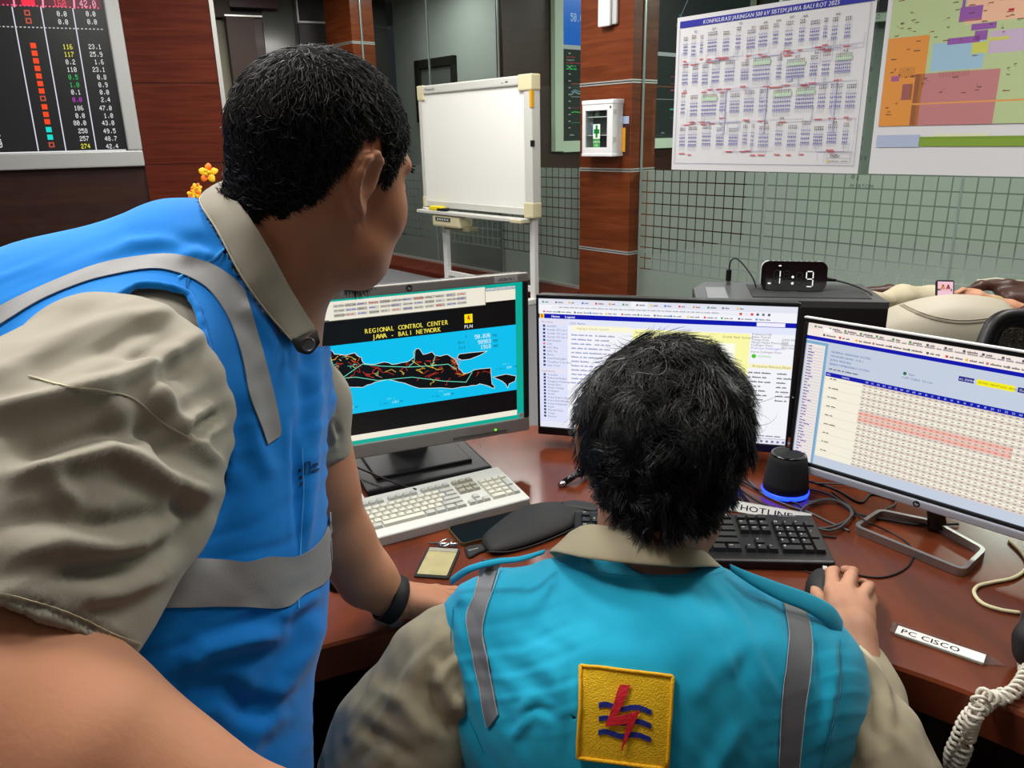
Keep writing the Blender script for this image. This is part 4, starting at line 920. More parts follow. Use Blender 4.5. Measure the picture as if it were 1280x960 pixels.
# ---- keyboards
def keycap(w_, d_, h_, taper=.0022, name='keycap'):
    a, b = w_/2, d_/2; c, d2 = a-taper, b-taper; V = [(-a, -b, 0), (a, -b, 0), (a, b, 0), (-a, b, 0), (-c, -d2+.0006, h_), (c, -d2+.0006, h_), (c, d2+.0008, h_*.92), (-c, d2+.0008, h_*.92)]
    me = bpy.data.meshes.new(name); me.from_pydata(V, [], [[0, 1, 5, 4], [1, 2, 6, 5], [2, 3, 7, 6], [3, 0, 4, 7], [4, 5, 6, 7]]); return me
U = .019
def keyboard(name, loc, rz, size, mats, label, layout, legend, slope=.012, scale=1.0):
    w_, d_, h_ = size; t = empty(name, loc, label, 'keyboard', 'keyboards on the desk', rz); t.scale = (scale,)*3
    mb = MB(); prof = [(-d_/2, 0), (d_/2, 0), (d_/2, h_+slope), (d_/2-.004, h_+slope+.002), (-d_/2+.004, h_), (-d_/2, h_-.003)]
    V = [(x, y, z) for x in (-w_/2, w_/2) for y, z in prof]; n = len(prof)
    mb.add(V, [list(range(n)), list(range(n, 2*n))[::-1]]+[[i, n+i, n+(i+1) % n, (i+1) % n] for i in range(n)])
    o = mb.build('case', mats[0], t); bv = o.modifiers.new('b', 'BEVEL'); bv.width = .004; bv.segments = 3; bv.limit_method = 'ANGLE'
    cache = {}; lg = Canvas(.001, .001, .0000)
    tl = math.atan2(slope+.002, d_-.008)
    for (x, y, kw, kd, mi, txt) in layout:
        k = (round(kw, 4), round(kd, 4), mi)
        if k not in cache:
            me = keycap(kw-.0012, kd-.0012, .0075 if mi < 9 else .004); me.materials.append(mats[mi]); cache[k] = me
        ob = bpy.data.objects.new('key', cache[k]); link(ob, t); z = h_+(y+d_/2)*math.tan(tl)
        ob.location = (x, y, z-.0006); ob.rotation_euler = (tl, 0, 0)
        if txt:
            lg.L = 0; hh = (.0034 if len(txt) < 2 else .0023) if legend[0] < 200 else (.0048 if len(txt) < 2 else .003); n0 = len(lg.V); lg.text(txt, x-kw/2+.0045, y+.0005, hh, legend, 1, 0, 0, .05)
            for q in range(n0, len(lg.V)): a, b, _z = lg.V[q]; lg.V[q] = (a, b, h_+(b+d_/2)*math.tan(tl)+.0074)
    lg.w = lg.h = 0
    if lg.V: o = lg.build('key_legends', M_print, t)
    return t
def std_layout(w_, d_, split=True, m=(1, 1, 1), fn_gap=.006, x0=None, y_top=None):
    L = []; x0 = x0 if x0 is not None else -w_/2+.012; yt = y_top if y_top is not None else d_/2-.03
    rows = ['`1234567890-=', 'QWERTYUIOP[]', "ASDFGHJKL;'", 'ZXCVBNM,./']
    # function row
    xs = [0]+[2+i for i in range(4)]+[6.5+i for i in range(4)]+[11+i for i in range(4)]
    for i, x in enumerate(xs): L.append((x0+(x+.5)*U, yt, U, U*.92, m[1], 'esc' if i == 0 else 'F%d' % i))
    y = yt-U-fn_gap
    for i, ch in enumerate(rows[0]): L.append((x0+(i+.5)*U, y, U, U, m[0], ch))
    L.append((x0+14*U, y, 2*U, U, m[1], ''))
    y -= U; L.append((x0+.75*U, y, 1.5*U, U, m[1], 'tab'))
    for i, ch in enumerate(rows[1]): L.append((x0+(2+i)*U, y, U, U, m[0], ch))
    L.append((x0+14.25*U, y, 1.5*U, U, m[1], '\\'))
    y -= U; L.append((x0+.875*U, y, 1.75*U, U, m[1], 'caps'))
    for i, ch in enumerate(rows[2]): L.append((x0+(2.25+i)*U, y, U, U, m[0], ch))
    L.append((x0+13.875*U, y, 2.25*U, U, m[1], ''))
    y -= U; L.append((x0+1.125*U, y, 2.25*U, U, m[1], 'shift'))
    for i, ch in enumerate(rows[3]): L.append((x0+(2.75+i)*U, y, U, U, m[0], ch))
    L.append((x0+13.625*U, y, 2.75*U, U, m[1], 'shift'))
    y -= U
    for a, b, s_ in ((0, 1.5, 'ctrl'), (1.5, 1.25, ''), (2.75, 1.25, 'alt')): L.append((x0+(a+b/2)*U, y, b*U, U, m[1], s_))
    L.append((x0+6.75*U, y, 5.5*U, U, m[0], ''))
    for a, b, s_ in ((9.5, 1.375, 'alt'), (10.875, 1.375, ''), (12.25, 1.375, ''), (13.625, 1.375, 'ctrl')): L.append((x0+(a+b/2)*U, y, b*U, U, m[1], s_))
    nx = x0+15.35*U; y = yt-U-fn_gap
    for r_, ss in enumerate([('ins', 'hm', 'pu'), ('del', 'end', 'pd')]):
        for i in range(3): L.append((nx+(i+.5)*U, y-r_*U, U, U, m[2], ss[i]))
    for i in range(3): L.append((nx+(i+.5)*U, yt, U, U*.92, m[2], ''))
    L.append((nx+1.5*U, y-3*U, U, U, m[1], '^'))
    for i in range(3): L.append((nx+(i+.5)*U, y-4*U, U, U, m[1], '<v>'[i]))
    px_ = nx+3.3*U
    num = ['N/*-', '789', '456', '123']
    for r_, s_ in enumerate(num):
        for i, ch in enumerate(s_): L.append((px_+(i+.5)*U, y-r_*U, U, U, m[0], ch))
    L.append((px_+3.5*U, y-1.5*U, U, 2*U, m[1], '+')); L.append((px_+3.5*U, y-3.5*U, U, 2*U, m[1], '')); L.append((px_+U, y-4*U, 2*U, U, m[0], '0')); L.append((px_+2.5*U, y-4*U, U, U, m[0], '.'))
    return L
M_kw = mat('keyboard_white', (196, 196, 190), .45); M_kc = mat('key_cream', (200, 198, 184), .45); M_kg = mat('key_grey', (176, 176, 170), .45); M_kd = mat('key_drab', (160, 156, 140), .45)
rr_ = onz(621.5, 579.6, DZ+.038); rf_ = onz(662.8, 618.6, DZ+.026); ax = (rr_-rf_)[:2]; dep = np.linalg.norm(ax); ang = math.atan2(ax[1], ax[0])-math.pi/2
wk_w, wk_d = .452, .178; sc_ = dep/wk_d
mid = (rr_+rf_)[:2]/2; ctr = mid-np.array([math.cos(ang), math.sin(ang)])*wk_w*sc_/2
lay = std_layout(wk_w, wk_d, m=(2, 1, 4), y_top=wk_d/2-.038)
kb = keyboard('white_keyboard', (ctr[0], ctr[1], DZ), ang, (wk_w, wk_d, .026), (M_kw, M_kg, M_kc, M_kw, M_kd), 'white full-size keyboard with cream and drab keys beside the left monitor stand', lay, (110, 110, 104), .014, sc_)
cv = Canvas(.05, .012, .0001); cv.poly([(.003, .006), (.007, .010), (.011, .006), (.007, .002)], (60, 80, 120)); cv.text('Sun', .014, .002, .008, (60, 80, 120), 1.15, 0, 0, .04)
cv.build('logo_print', M_print, kb, Matrix.Translation((-.085, wk_d/2-.014, .0402)) @ Matrix.Rotation(.09, 4, 'X'))
br = onz(1020, 652, DZ+.03); bf = onz(1045, 701, DZ+.02); ax = (br-bf)[:2]; 
bk_w, bk_d = .45, .15; bang = R(-5); bsc = .93
mid = bf[:2]+np.array([-math.sin(bang), math.cos(bang)])*bk_d*bsc/2; ctr = mid-np.array([math.cos(bang), math.sin(bang)])*bk_w*bsc/2
M_kbk = mat('key_black', (24, 24, 26), .38); M_kbc = mat('keyboard_case_black', (17, 17, 19), .3)
lay = std_layout(bk_w, bk_d, m=(1, 1, 1), y_top=bk_d/2-.02, fn_gap=.002)
kb2 = keyboard('black_keyboard', (ctr[0], ctr[1], DZ), bang, (bk_w, bk_d, .018), (M_kbc, M_kbk, M_kbk), 'black keyboard with white key legends in front of the seated man', lay, (225, 225, 225), .012, bsc)
cv = Canvas(.05, .01, .0001); cv.text('logitech', .002, .002, .006, (190, 190, 190), 1.1, 0, 0, .04); cv.build('logo_print', M_print, kb2, Matrix.Translation((bk_w/2-.04, bk_d/2-.0065, .0318)))
# ---- mouse with its cable
mpos = onz(1030, 735, DZ+.015)
t = empty('computer_mouse', (mpos[0], mpos[1], DZ), 'small black mouse under the seated man\'s right hand', 'mouse', None, R(-20))
bm = bmesh.new(); bmesh.ops.create_uvsphere(bm, u_segments=24, v_segments=14, radius=1); bmesh.ops.scale(bm, vec=(.027, .05, .032), verts=bm.verts)
for v in bm.verts:
    if v.co.z < 0: v.co.z *= .2
me = bpy.data.meshes.new('mouse_body'); bm.to_mesh(me); bm.free(); me.materials.append(M_blackrub); me.polygons.foreach_set('use_smooth', [True]*len(me.polygons)); o = bpy.data.objects.new('mouse_body', me); link(o, t); o.location = (0, 0, .0065)
MB().lathe([(0, -.003), (.007, -.003), (.007, .003), (0, .003)], 16).build('scroll_wheel', M_grey, t).matrix_local = Matrix.Translation((0, .025, .031)) @ Matrix.Rotation(R(90), 4, 'Y')
def cable(name, pts, r, m, label=None, parent=None, px=True, z=DZ, n=60, cat='cable', group=None):
    q = [onz(p[0], p[1], (p[2] if len(p) > 2 else z)+r) if px else np.array(p) for p in pts]
    if label: tp_ = q[0]
    mb = MB().tube(catmull(q, n), r, 8); o = mb.build(name, m, smooth=True)
    if parent: setparent_keep(o, parent)
    if label: tag(o, label, cat, group)
    return o
cable('keyboard_cable', [(412, 566, DZ+.01), (428, 573, DZ+.006), (440, 581, DZ+.024), (470, 594, DZ+.026), (500, 606, DZ+.022), (520, 612, DZ+.03)], .0022, M_blackrub, parent=kb)
cable('mouse_cable', [(1034, 722, DZ+.012), (1012, 716), (1004, 710), (1020, 707), (1060, 716), (1100, 722), (1130, 712), (1141, 696), (1136, 680), (1110, 664), (1080, 650, DZ+.016), (1060, 630), (1040, 615)], .0016, M_blackrub, parent=t)
# ================================================================== THINGS ON THE PARTITION
def wpart(mb, nm, m, t, **k): o = mb.build(nm, m, **k); setparent_keep(o, t); return o
OB = .5
tb = empty('whiteboard', WP(-.85, 0, OB), 'copy whiteboard on white legs with cream corners in front of the glass', 'whiteboard')
s0, s1, z0, z1 = -1.66, -.03, .77, 1.885
M_board = mat('board_surface', (240, 240, 236), .4); M_bframe = mat('board_frame', (206, 206, 200), .4)
wpart(wbox(MB(), s0+.05, s1-.07, z0+.05, z1-.06, OB-.03, OB+.012), 'panel', M_board, tb)
wpart(wbox(MB(), s0+.03, s1-.03, z0+.02, z1-.03, OB-.09, OB-.03, .01), 'back_housing', M_bframe, tb)
wpart(wbox(MB(), s0, s1, z1-.075, z1, OB-.07, OB+.03, .012), 'top_rail', M_bframe, tb); wpart(wbox(MB(), s0, s1, z0, z0+.06, OB-.07, OB+.02, .006), 'bottom_rail', M_bframe, tb)
wpart(wbox(MB(), s0, s0+.06, z0, z1-.07, OB-.07, OB+.025, .008), 'side_rail', M_bframe, tb); wpart(wbox(MB(), s1-.1, s1, z0, z1-.07, OB-.07, OB+.025, .008), 'side_rail', M_bframe, tb)
for a, b, c, d in ((s0-.004, s0+.1, z1-.13, z1+.004), (s1-.16, s1+.006, z1-.12, z1+.006), (s1-.11, s1+.005, z0-.02, z0+.11), (s0-.004, s0+.05, z0-.005, z0+.1)): wpart(wbox(MB(), a, b, c, d, OB-.072, OB+.034, .012), 'corner_cap', M_cream, tb)
wpart(wbox(MB(), s0-.01, s1-.06, z0-.055, z0-.025, OB, OB+.11, .006), 'pen_tray', M_bframe, tb); wpart(wbox(MB(), s1-.2, s1-.06, z0-.06, z0-.03, OB, OB+.115, .006), 'tray_end', M_cream, tb)
wpart(wbox(MB(), s1-.02, s1+.004, z1-.25, z1-.12, OB+.0, OB+.03), 'yellow_sticker', mat('sticker_yellow', (214, 160, 24), .5), tb)
wpart(wbox(MB(), s1-.02, s1+.004, 1.33, 1.38, OB+.0, OB+.0265), 'latch', M_black, tb)
wpart(wbox(MB(), -1.42, -.98, z0-.17, z0-.06, OB-.06, OB+.1, .02), 'control_box', M_cream, tb)
wpart(wbox(MB(), -1.36, -1.12, z0-.115, z0-.08, OB+.098, OB+.103, .001), 'control_display', mat('control_dark', (40, 52, 48), .3), tb)
wpart(wbox(MB(), -1.3, -.9, z0-.2, z0-.16, OB-.06, OB+.05, .01), 'printer_tray', mat('cream_shadow', (150, 144, 116), .5), tb)  # tray in cream darkened to paint the shade below the control box
for k in range(5): wpart(wbox(MB(), -1.33+k*.04, -1.305+k*.04, z0-.108, z0-.09, OB+.102, OB+.106, .001), 'control_button', M_grey, tb)
for s_ in (-1.4, -.1): wpart(wbox(MB(), s_-.03, s_+.03, .04, z0, OB-.07, OB-.02, .006), 'leg', M_white, tb); wpart(wbox(MB(), s_-.035, s_+.035, .0, .05, OB-.3, OB+.22, .01), 'foot', M_white, tb)
wpart(wbox(MB(), -1.4, -.1, .1, .15, OB-.06, OB-.03, .004), 'crossbar', M_white, tb)
cv = Canvas(.3, .05, .0003); cv.text('Panasonic', .01, .012, .028, (60, 60, 66), 1, 0, 0, .02); o = cv.build('brand_lettering', M_print, None, frameM(tuple(WP(s0+.27, z1-.036, OB+.031)), WA, (0, 0, 1))); setparent_keep(o, tb)
cv = Canvas(.1, .03, .0003); cv.poly([(.0, .005), (.02, .005), (.02, .012), (.0, .012)], (90, 90, 96)); cv.rect(.05, .008, .085, .02, (90, 90, 96)); o = cv.build('marking', M_print, None, frameM(tuple(WP(s1-.32, z1-.04, OB+.031)), WA, (0, 0, 1))); setparent_keep(o, tb)
t = empty('board_eraser', WP(-1.36, z0-.025, OB+.05), 'yellow and black board eraser lying on the whiteboard tray', 'eraser')
wpart(wbox(MB(), -1.48, -1.27, z0-.023, z0+.018, OB+.03, OB+.09, .012), 'grip', mat('eraser_yellow', (236, 214, 30), .5), t); wpart(wbox(MB(), -1.35, -1.22, z0-.023, z0+.004, OB+.028, OB+.092, .01), 'felt', M_black, t)
o = MB().tube([WP(-1.63, z0-.014, OB+.05), WP(-1.53, z0-.014, OB+.06)], .011, 10).build('marker_pen', M_white, smooth=True); tag(o, 'short white marker pen at the left end of the whiteboard tray', 'marker')
# first-aid cabinet
FO = .16
t = empty('first_aid_cabinet', WP(.2, 1.245, 0), 'white first-aid cabinet with glass door and green cross hung on the pillar', 'cabinet')
a, b, z0, z1 = .035, .405, 1.25, 1.67
# front face narrower in the picture than the wall print: fit its depth so the front sits on the pillar
a, z1_ = onW(728, 127, .13); b, z0_ = onW(765, 194, .13); z0, z1 = z0_, z1_
bk = mat('cabinet_inside', (70, 72, 74), .6); M_cab = mat('cabinet_white', (232, 232, 234), .35)
wpart(wbox(MB(), a, b, z0, z1, 0.001, .01), 'back', bk, t)
for c in ((a, a+.012, z0, z1), (b-.012, b, z0, z1), (a, b, z0, z0+.012), (a, b, z1-.012, z1)): wpart(wbox(MB(), *c, 0.001, .11, .001), 'side_panel', M_cab, t)
for c in ((a, a+.035, z0, z1-.03), (b-.06, b, z0, z1-.03), (a+.035, b-.06, z0, z0+.06), (a+.035, b-.06, z1-.075, z1-.03)): wpart(wbox(MB(), *c, .11, .13, .002), 'door_frame', M_cab, t)
wpart(wbox(MB(), a-.006, b+.006, z1-.028, z1+.006, .001, .132, .006), 'lid', M_cab, t); wpart(wbox(MB(), a-.003, b+.003, z0-.01, z0+.012, .001, .135, .004), 'bottom_rim', M_cab, t)
wpart(wbox(MB(), b-.03, b-.018, z1-.06, z1-.045, .129, .134, .001), 'lock', M_black, t)
for zh in (z0+.1, z1-.11): wpart(wbox(MB(), b-.001, b+.004, zh, zh+.04, .09, .12, .001), 'hinge', M_grey, t)
wpart(wbox(MB(), a+.035, b-.06, z0+.06, z1-.075, .118, .12), 'door_glass', M_glass, t)
for zf in (.36, .7): wpart(wbox(MB(), a+.012, b-.012, z0+zf*(z1-z0), z0+zf*(z1-z0)+.006, .01, .1), 'shelf', M_cab, t)
cw_ = b-a; cx_ = (a+.035+b-.06)/2
cv = Canvas(.11, .24, .0003); cv.rect(.005, .09, .105, .235, (235, 240, 235)); cv.rect(.005, .0, .105, .088, (70, 160, 80)); cv.up(); cv.rect(.04, .1, .07, .225, (20, 140, 50)); cv.rect(.015, .14, .095, .185, (20, 140, 50)); cv.text('SEHATTA', .055, .05, .018, (240, 245, 240), .9, 0, 0, .05, 'c'); cv.text('P3K', .055, .015, .02, (230, 240, 230), 1, 0, 0, .05, 'c')
sc2 = (z1-z0)/.42*.78; o = cv.build('green_cross_sign', M_print, None, frameM(tuple(WP(cx_, z0+(z1-z0)*.36, .122)), WA, (0, 0, 1)) @ Matrix.Scale(sc2, 4)); setparent_keep(o, t)
hz = z0+.72*(z1-z0)
for nm, s_, q0, q1, r_, m, lb, ct in (('pill_box', b-.085, hz, hz+.075, .018, mat('box_white_blue', (214, 224, 240), .5), 'small white and blue medicine box on the top cabinet shelf', 'box'), ('ointment_bottle', a+.11, hz, hz+.045, .02, mat('bottle_green', (120, 150, 130), .3), 'small green bottle lying on the top cabinet shelf', 'bottle'), ('spray_bottle', a+.055, z0+.37*(z1-z0), z0+.37*(z1-z0)+.1, .014, mat('bottle_blue', (90, 130, 180), .3), 'blue and white spray bottle on the middle cabinet shelf', 'bottle'), ('dark_bottle', b-.085, z0+.37*(z1-z0), z0+.37*(z1-z0)+.08, .017, mat('bottle_dark', (60, 84, 70), .3), 'dark green bottle on the middle cabinet shelf', 'bottle'), ('gauze_roll', a+.075, z0+.018, z0+.06, .03, mat('gauze', (214, 214, 208), .8), 'white gauze roll on the cabinet floor', 'gauze'), ('tape_roll', b-.09, z0+.018, z0+.055, .025, mat('gauze2', (190, 186, 180), .7), 'smaller pale bandage roll on the cabinet floor, right side', 'bandage')):
    if nm == 'pill_box': o = wbox(MB(), s_-.03, s_+.01, q0+.001, q1, .05, .08, .002).build(nm, m)
    else: q = WP(s_, q0, .065); o = MB().lathe([(0, 0), (r_, 0), (r_, (q1-q0)*.72), (r_*.5, (q1-q0)*.84), (r_*.5, q1-q0), (0, q1-q0)], 14, tuple(q)).build(nm, m, smooth=True)
    tag(o, lb, ct, 'supplies in the first-aid cabinet')
# document pocket beside the cabinet
t = empty('document_pocket', WP(.5, 1.3, 0), 'clear plastic wall pocket holding an orange folder beside the cabinet', 'pocket')
p0, pt = onW(778, 145, 0); p1, pb = onW(785, 193, 0); p1 = onW(787, 150, 0)[0]
wpart(wbox(MB(), .385, p1, pb, pt, 0.001, .004), 'backing', mat('pocket_dark', (60, 34, 24), .3, coat=.3), t)
wpart(wbox(MB(), .385, p1, pt-.06, pt-.003, .004, .008), 'label_strip', mat('label_blue', (170, 184, 214), .5), t)
wpart(wbox(MB(), .385, p1-.03, pb+.02, pt-.09, .005, .015), 'folder', mat('folder_orange', (226, 160, 40), .5), t)
# white handset on the pillar (top edge of view)
t = empty('wall_handset', WP(.3, 2.2, 0), 'white slim wall device hanging on the pillar at the top edge', 'wall device')
pA = onW(748, 20, .05)[0]; pB = onW(766, 20, .05)[0]; pz = onW(758, 33, .05)[1]
wpart(wbox(MB(), pA+.02, pB+.02, pz+.01, pz+.42, .001, .03, .012), 'mount', M_grey, t); wpart(wbox(MB(), pA, pB-.025, pz, pz+.42, .03, .06, .014), 'handset', M_white, t)
# flower sprays
def flowers():
    q = P(252, 232, 3.4); t = empty('flower_arrangement', (q[0]-.05, q[1]+.1, 0), 'orange and yellow orchid sprays in a tall vase by the brown wall', 'flowers')
    M_v = mat('vase_dark', (60, 50, 44), .3); o = MB().lathe([(0, 0), (.13, 0), (.15, .2), (.1, .6), (.07, .85), (.09, .9), (.08, .9), (.06, .84), (0, .8)], 28).build('vase', M_v, t, smooth=True)
    M_p = mat('petal_orange', (250, 150, 20), .5, col2=(236, 84, 20), vscale=40); M_y = mat('petal_yellow', (250, 200, 30), .5); M_s = mat('stem_green', (70, 110, 40), .5)
    hs = [((261, 217), 26, 5), ((246, 236), 15, 7), ((240, 243), 13, 5), ((250, 246), 12, 5)]
    for (c, r_, n) in hs:
        q = P(c[0], c[1], 3.4); rad = r_/2*3.4/F
        mb = MB().tube(catmull([(q[0]-.05, q[1]+.1, .8), (q[0]-.06, q[1]+.08, 1.0), (q[0]+.01, q[1]+.03, q[2]-.05), tuple(q)], 14), .003, 6); o = mb.build('stem', M_s, smooth=True); setparent_keep(o, t)
        for k in range(n):
            a = 2*math.pi*k/n+.3; d = (Rt*math.cos(a)+Up*math.sin(a)); s_ = np.cross(d, Fw); V = []
            for u, wd in ((0, .12), (.35, .34), (.7, .4), (1, .08)):
                for e in (-1, 0, 1): V.append(q+d*rad*u+s_*rad*wd*e-Fw*rad*(.35*math.sin(u*2.6)-.12*abs(e)))
            o = mesh_np('petal', V, [[i*3+j, i*3+j+1, i*3+j+4, i*3+j+3] for i in range(3) for j in range(2)], M_p if k % 2 else M_y, t, True, True); so = o.modifiers.new('t', 'SOLIDIFY'); so.thickness = .001; sb = o.modifiers.new('s', 'SUBSURF'); sb.levels = 1; sb.render_levels = 1
        for k in range(3):
            bm = bmesh.new(); bmesh.ops.create_icosphere(bm, subdivisions=2, radius=rad*.18); c3 = q-Fw*rad*.45+Rt*rad*.2*math.cos(k*2.1)+Up*rad*.2*math.sin(k*2.1); bmesh.ops.translate(bm, vec=tuple(c3), verts=bm.verts)
            me = bpy.data.meshes.new('flower_centre'); bm.to_mesh(me); bm.free(); me.materials.append(M_y); o = bpy.data.objects.new('flower_centre', me); link(o); setparent_keep(o, t)
    q0 = P(243, 246, 3.4); q1 = P(256, 244, 3.4); A = [q0, (q0+q1)/2+Up*.012, q1]; B = [q0, (q0+q1)/2-Up*.012, q1]
    sheet('leaf', A, B, 8, 3, M_s, t, .001)
flowers()
# ================================================================== PC TOWER + CLOCK
def hplane(px, py, z): return onz(px, py, z)
TZ = 1.02
f0 = onz(870, 374, TZ); f1 = onz(1112, 378, TZ); b1 = onz(1085, 346, TZ); b0 = onz(885, 345, TZ)
tdx = (f1-f0)[:2]; tw = np.linalg.norm(tdx); tdir = tdx/tw; tn = np.array([-tdir[1], tdir[0]]); td = min(.24, abs((b1-f1)[:2]@tn)); TH = .46
print('TOWER', f0, f1, tw, td)
tz0 = TZ-TH
cab = empty('equipment_shelf', (f0[0]+tdx[0]/2, f0[1]+.15, 0), 'low dark shelf unit carrying the black computer tower behind the desk', 'shelf')
TM = Matrix(((tdir[0], tn[0], 0, f0[0]), (tdir[1], tn[1], 0, f0[1]), (0, 0, 1, 0), (0, 0, 0, 1)))
putM(MB().box((tw/2, td/2, tz0-.02), (tw+.1, td+.1, .04)), TM, 'shelf_board', M_wood_dk, cab); putM(MB().box((tw/2, td/2, .05), (tw+.1, td+.1, .04)), TM, 'shelf_board', M_wood_dk, cab)
for x in (0-.03, tw+.03): putM(MB().box((x, td/2, (tz0-.04)/2), (.03, td+.1, tz0-.04)), TM, 'side_panel', M_wood_dk, cab)
tt = empty('computer_tower', (f0[0]+tdx[0]/2, f0[1]+td/2, tz0), 'black computer tower behind the monitors with a clock on top', 'computer')
M_case = mat('tower_black', (20, 20, 22), .4); M_ctop = mat('tower_top_grey', (70, 72, 74), .45)
putM(MB().box((tw/2, td/2, TZ-TH/2-.008), (tw, td, TH-.016), .003), TM, 'case', M_case, tt)
putM(MB().prism([(0.0, 0), (tw, 0), (tw-.01, td), (.03, td), (0, td*.6)], TZ-.016, TZ), TM, 'top_panel', M_ctop, tt)
putM(MB().box((.055, td*.35, TZ+.0005), (.05, td*.6, .002)), TM, 'port_strip', mat('port_strip', (120, 122, 124), .5), tt)
putM(MB().box((tw*.62, td*.5, TZ+.0008), (tw*.62, td*.7, .002)), TM, 'vent_mesh', mat('vent_dark', (40, 41, 43), .7, bump=.8, bscale=400), tt)
putM(MB().box((tw+.012, td*.1, TZ-.1), (.024, .012, .012), .003), TM, 'side_screw', M_black, tt)
# USB plug and its lead
u0 = onz(910, 356, TZ)
ut = empty('usb_lead', (u0[0], u0[1], TZ), 'black lead plugged upright into the top of the tower', 'cable')
for o in (MB().box((u0[0], u0[1], TZ+.006), (.012, .008, .01)).build('plug_tip', M_alu), MB().box((u0[0], u0[1], TZ+.026), (.014, .01, .032), .003).build('plug', M_black), MB().tube(catmull([(u0[0], u0[1], TZ+.04), (u0[0]+.004, u0[1], TZ+.066), (u0[0]+.02, u0[1]-.005, TZ+.07), (u0[0]+.045, u0[1]-.03, TZ+.04), (u0[0]+.06, u0[1]-.05, TZ+.004), (u0[0]+.066, u0[1]-.06, TZ-.06)], 40), .0022, 8).build('lead', M_blackrub, smooth=True)): setparent_keep(o, ut)
# alarm clock
ca = onz(950, 361, TZ+.004); cb_ = onz(1032, 363, TZ+.004); cdx = (cb_-ca)[:2]; cw_ = np.linalg.norm(cdx); cdir = cdx/cw_; cn = np.array([-cdir[1], cdir[0]])
chh = cw_*.46; CM = Matrix(((cdir[0], 0, -(-cn[0])*-1, ca[0]+cdx[0]/2), (cdir[1], 0, -cn[1], ca[1]+cdx[1]/2), (0, 1, 0, TZ+.003+chh/2), (0, 0, 0, 1)))
CM = frameM((ca[0]+cdx[0]/2, ca[1]+cdx[1]/2, TZ+.003+chh/2), (cdir[0], cdir[1], 0), (-cn[0]*-.12, cn[1]*.12, 1))
ct = empty('alarm_clock', (ca[0]+cdx[0]/2, ca[1]+cdx[1]/2, TZ), 'black mirror-faced digital clock with white digits standing on the tower', 'clock')
def rrect(w_, h_, r, z0, z1, n=6):
    pts = []
    for cx, cy, a0 in ((w_/2-r, h_/2-r, 0), (-w_/2+r, h_/2-r, 90), (-w_/2+r, -h_/2+r, 180), (w_/2-r, -h_/2+r, 270)):
        for k in range(n+1): a = R(a0+90*k/n); pts.append((cx+r*math.cos(a), cy+r*math.sin(a)))
    return MB().prism(pts, z0, z1)
putM(rrect(cw_, chh, chh*.26, -.04, 0), CM, 'body', M_grey, ct); putM(rrect(cw_, chh, chh*.26, 0, .003), CM, 'mirror_face', mat('mirror_black', (12, 12, 16), .05, spec=.8, coat=1), ct)
for k in range(9): putM(MB().box((-cw_*.36+k*cw_*.085, chh/2+.0003, -.02), (cw_*.055, .001, .02)), CM, 'vent_slot', M_black, ct)
for sx_ in (-.17, .2): putM(MB().box((sx_*cw_, -chh/2-.0015, -.004), (cw_*.26, .003, .03), .001), CM, 'foot', M_blackrub, ct)
cv = Canvas(cw_, chh, .0002); on_, of_ = (255, 255, 255), (24, 24, 28)
def seg(x, y, w_, h_, on, col=on_, off=True):
    k = w_*.16; S_ = {'a': (x, y+h_, 1), 'd': (x, y, 1), 'g': (x, y+h_/2, 1), 'f': (x, y+h_/2, 0), 'e': (x, y, 0), 'b': (x+w_, y+h_/2, 0), 'c': (x+w_, y, 0)}
    for n_, (sx, sy, hor) in S_.items():
        c = col if n_ in on else of_
        if n_ not in on and not off: continue
        if hor: cv.rect(sx+k*.8, sy-k/2, sx+w_-k*.8, sy+k/2, c)
        else: cv.rect(sx-k/2, sy+k*.7, sx+k/2, sy+h_/2-k*.7, c)
seg(cw_*.2, chh*.2, cw_*.09, chh*.48, 'bc'); seg(cw_*.35, chh*.42, cw_*.08, chh*.24, ''); seg(cw_*.54, chh*.2, cw_*.09, chh*.42, ''); seg(cw_*.69, chh*.14, cw_*.1, chh*.52, 'abcdfg')
for yy in (.24, .46): cv.poly([(cw_*.485+chh*.045*math.cos(a), chh*yy+chh*.045*math.sin(a)) for a in np.linspace(0, 6, 12)], on_)
cv.rect(cw_*.26, chh*.82, cw_*.3, chh*.86, on_); cv.rect(cw_*.11, chh*.2, cw_*.155, chh*.25, on_)
o = cv.build('digits', M_screen, None, CM @ Matrix.Translation((0, 0, .0034))); setparent_keep(o, ct)
ce0 = np.array([ca[0]+cdx[0]+cdir[0]*.002, ca[1]+cdx[1]+.02, TZ+.03])
for o in (MB().tube([ce0, ce0+np.array([.03, .0, -.004])], [.006, .004], 8).build('power_plug', M_black, smooth=True), MB().tube(catmull([ce0+np.array([.028, 0, -.004]), ce0+np.array([.06, -.01, -.012]), ce0+np.array([.085, -.04, -.022]), ce0+np.array([.092, -.085, -.04]), ce0+np.array([.085, -.1, -.15])], 40), .0022, 8).build('power_lead', M_blackrub, smooth=True)): setparent_keep(o, ct)
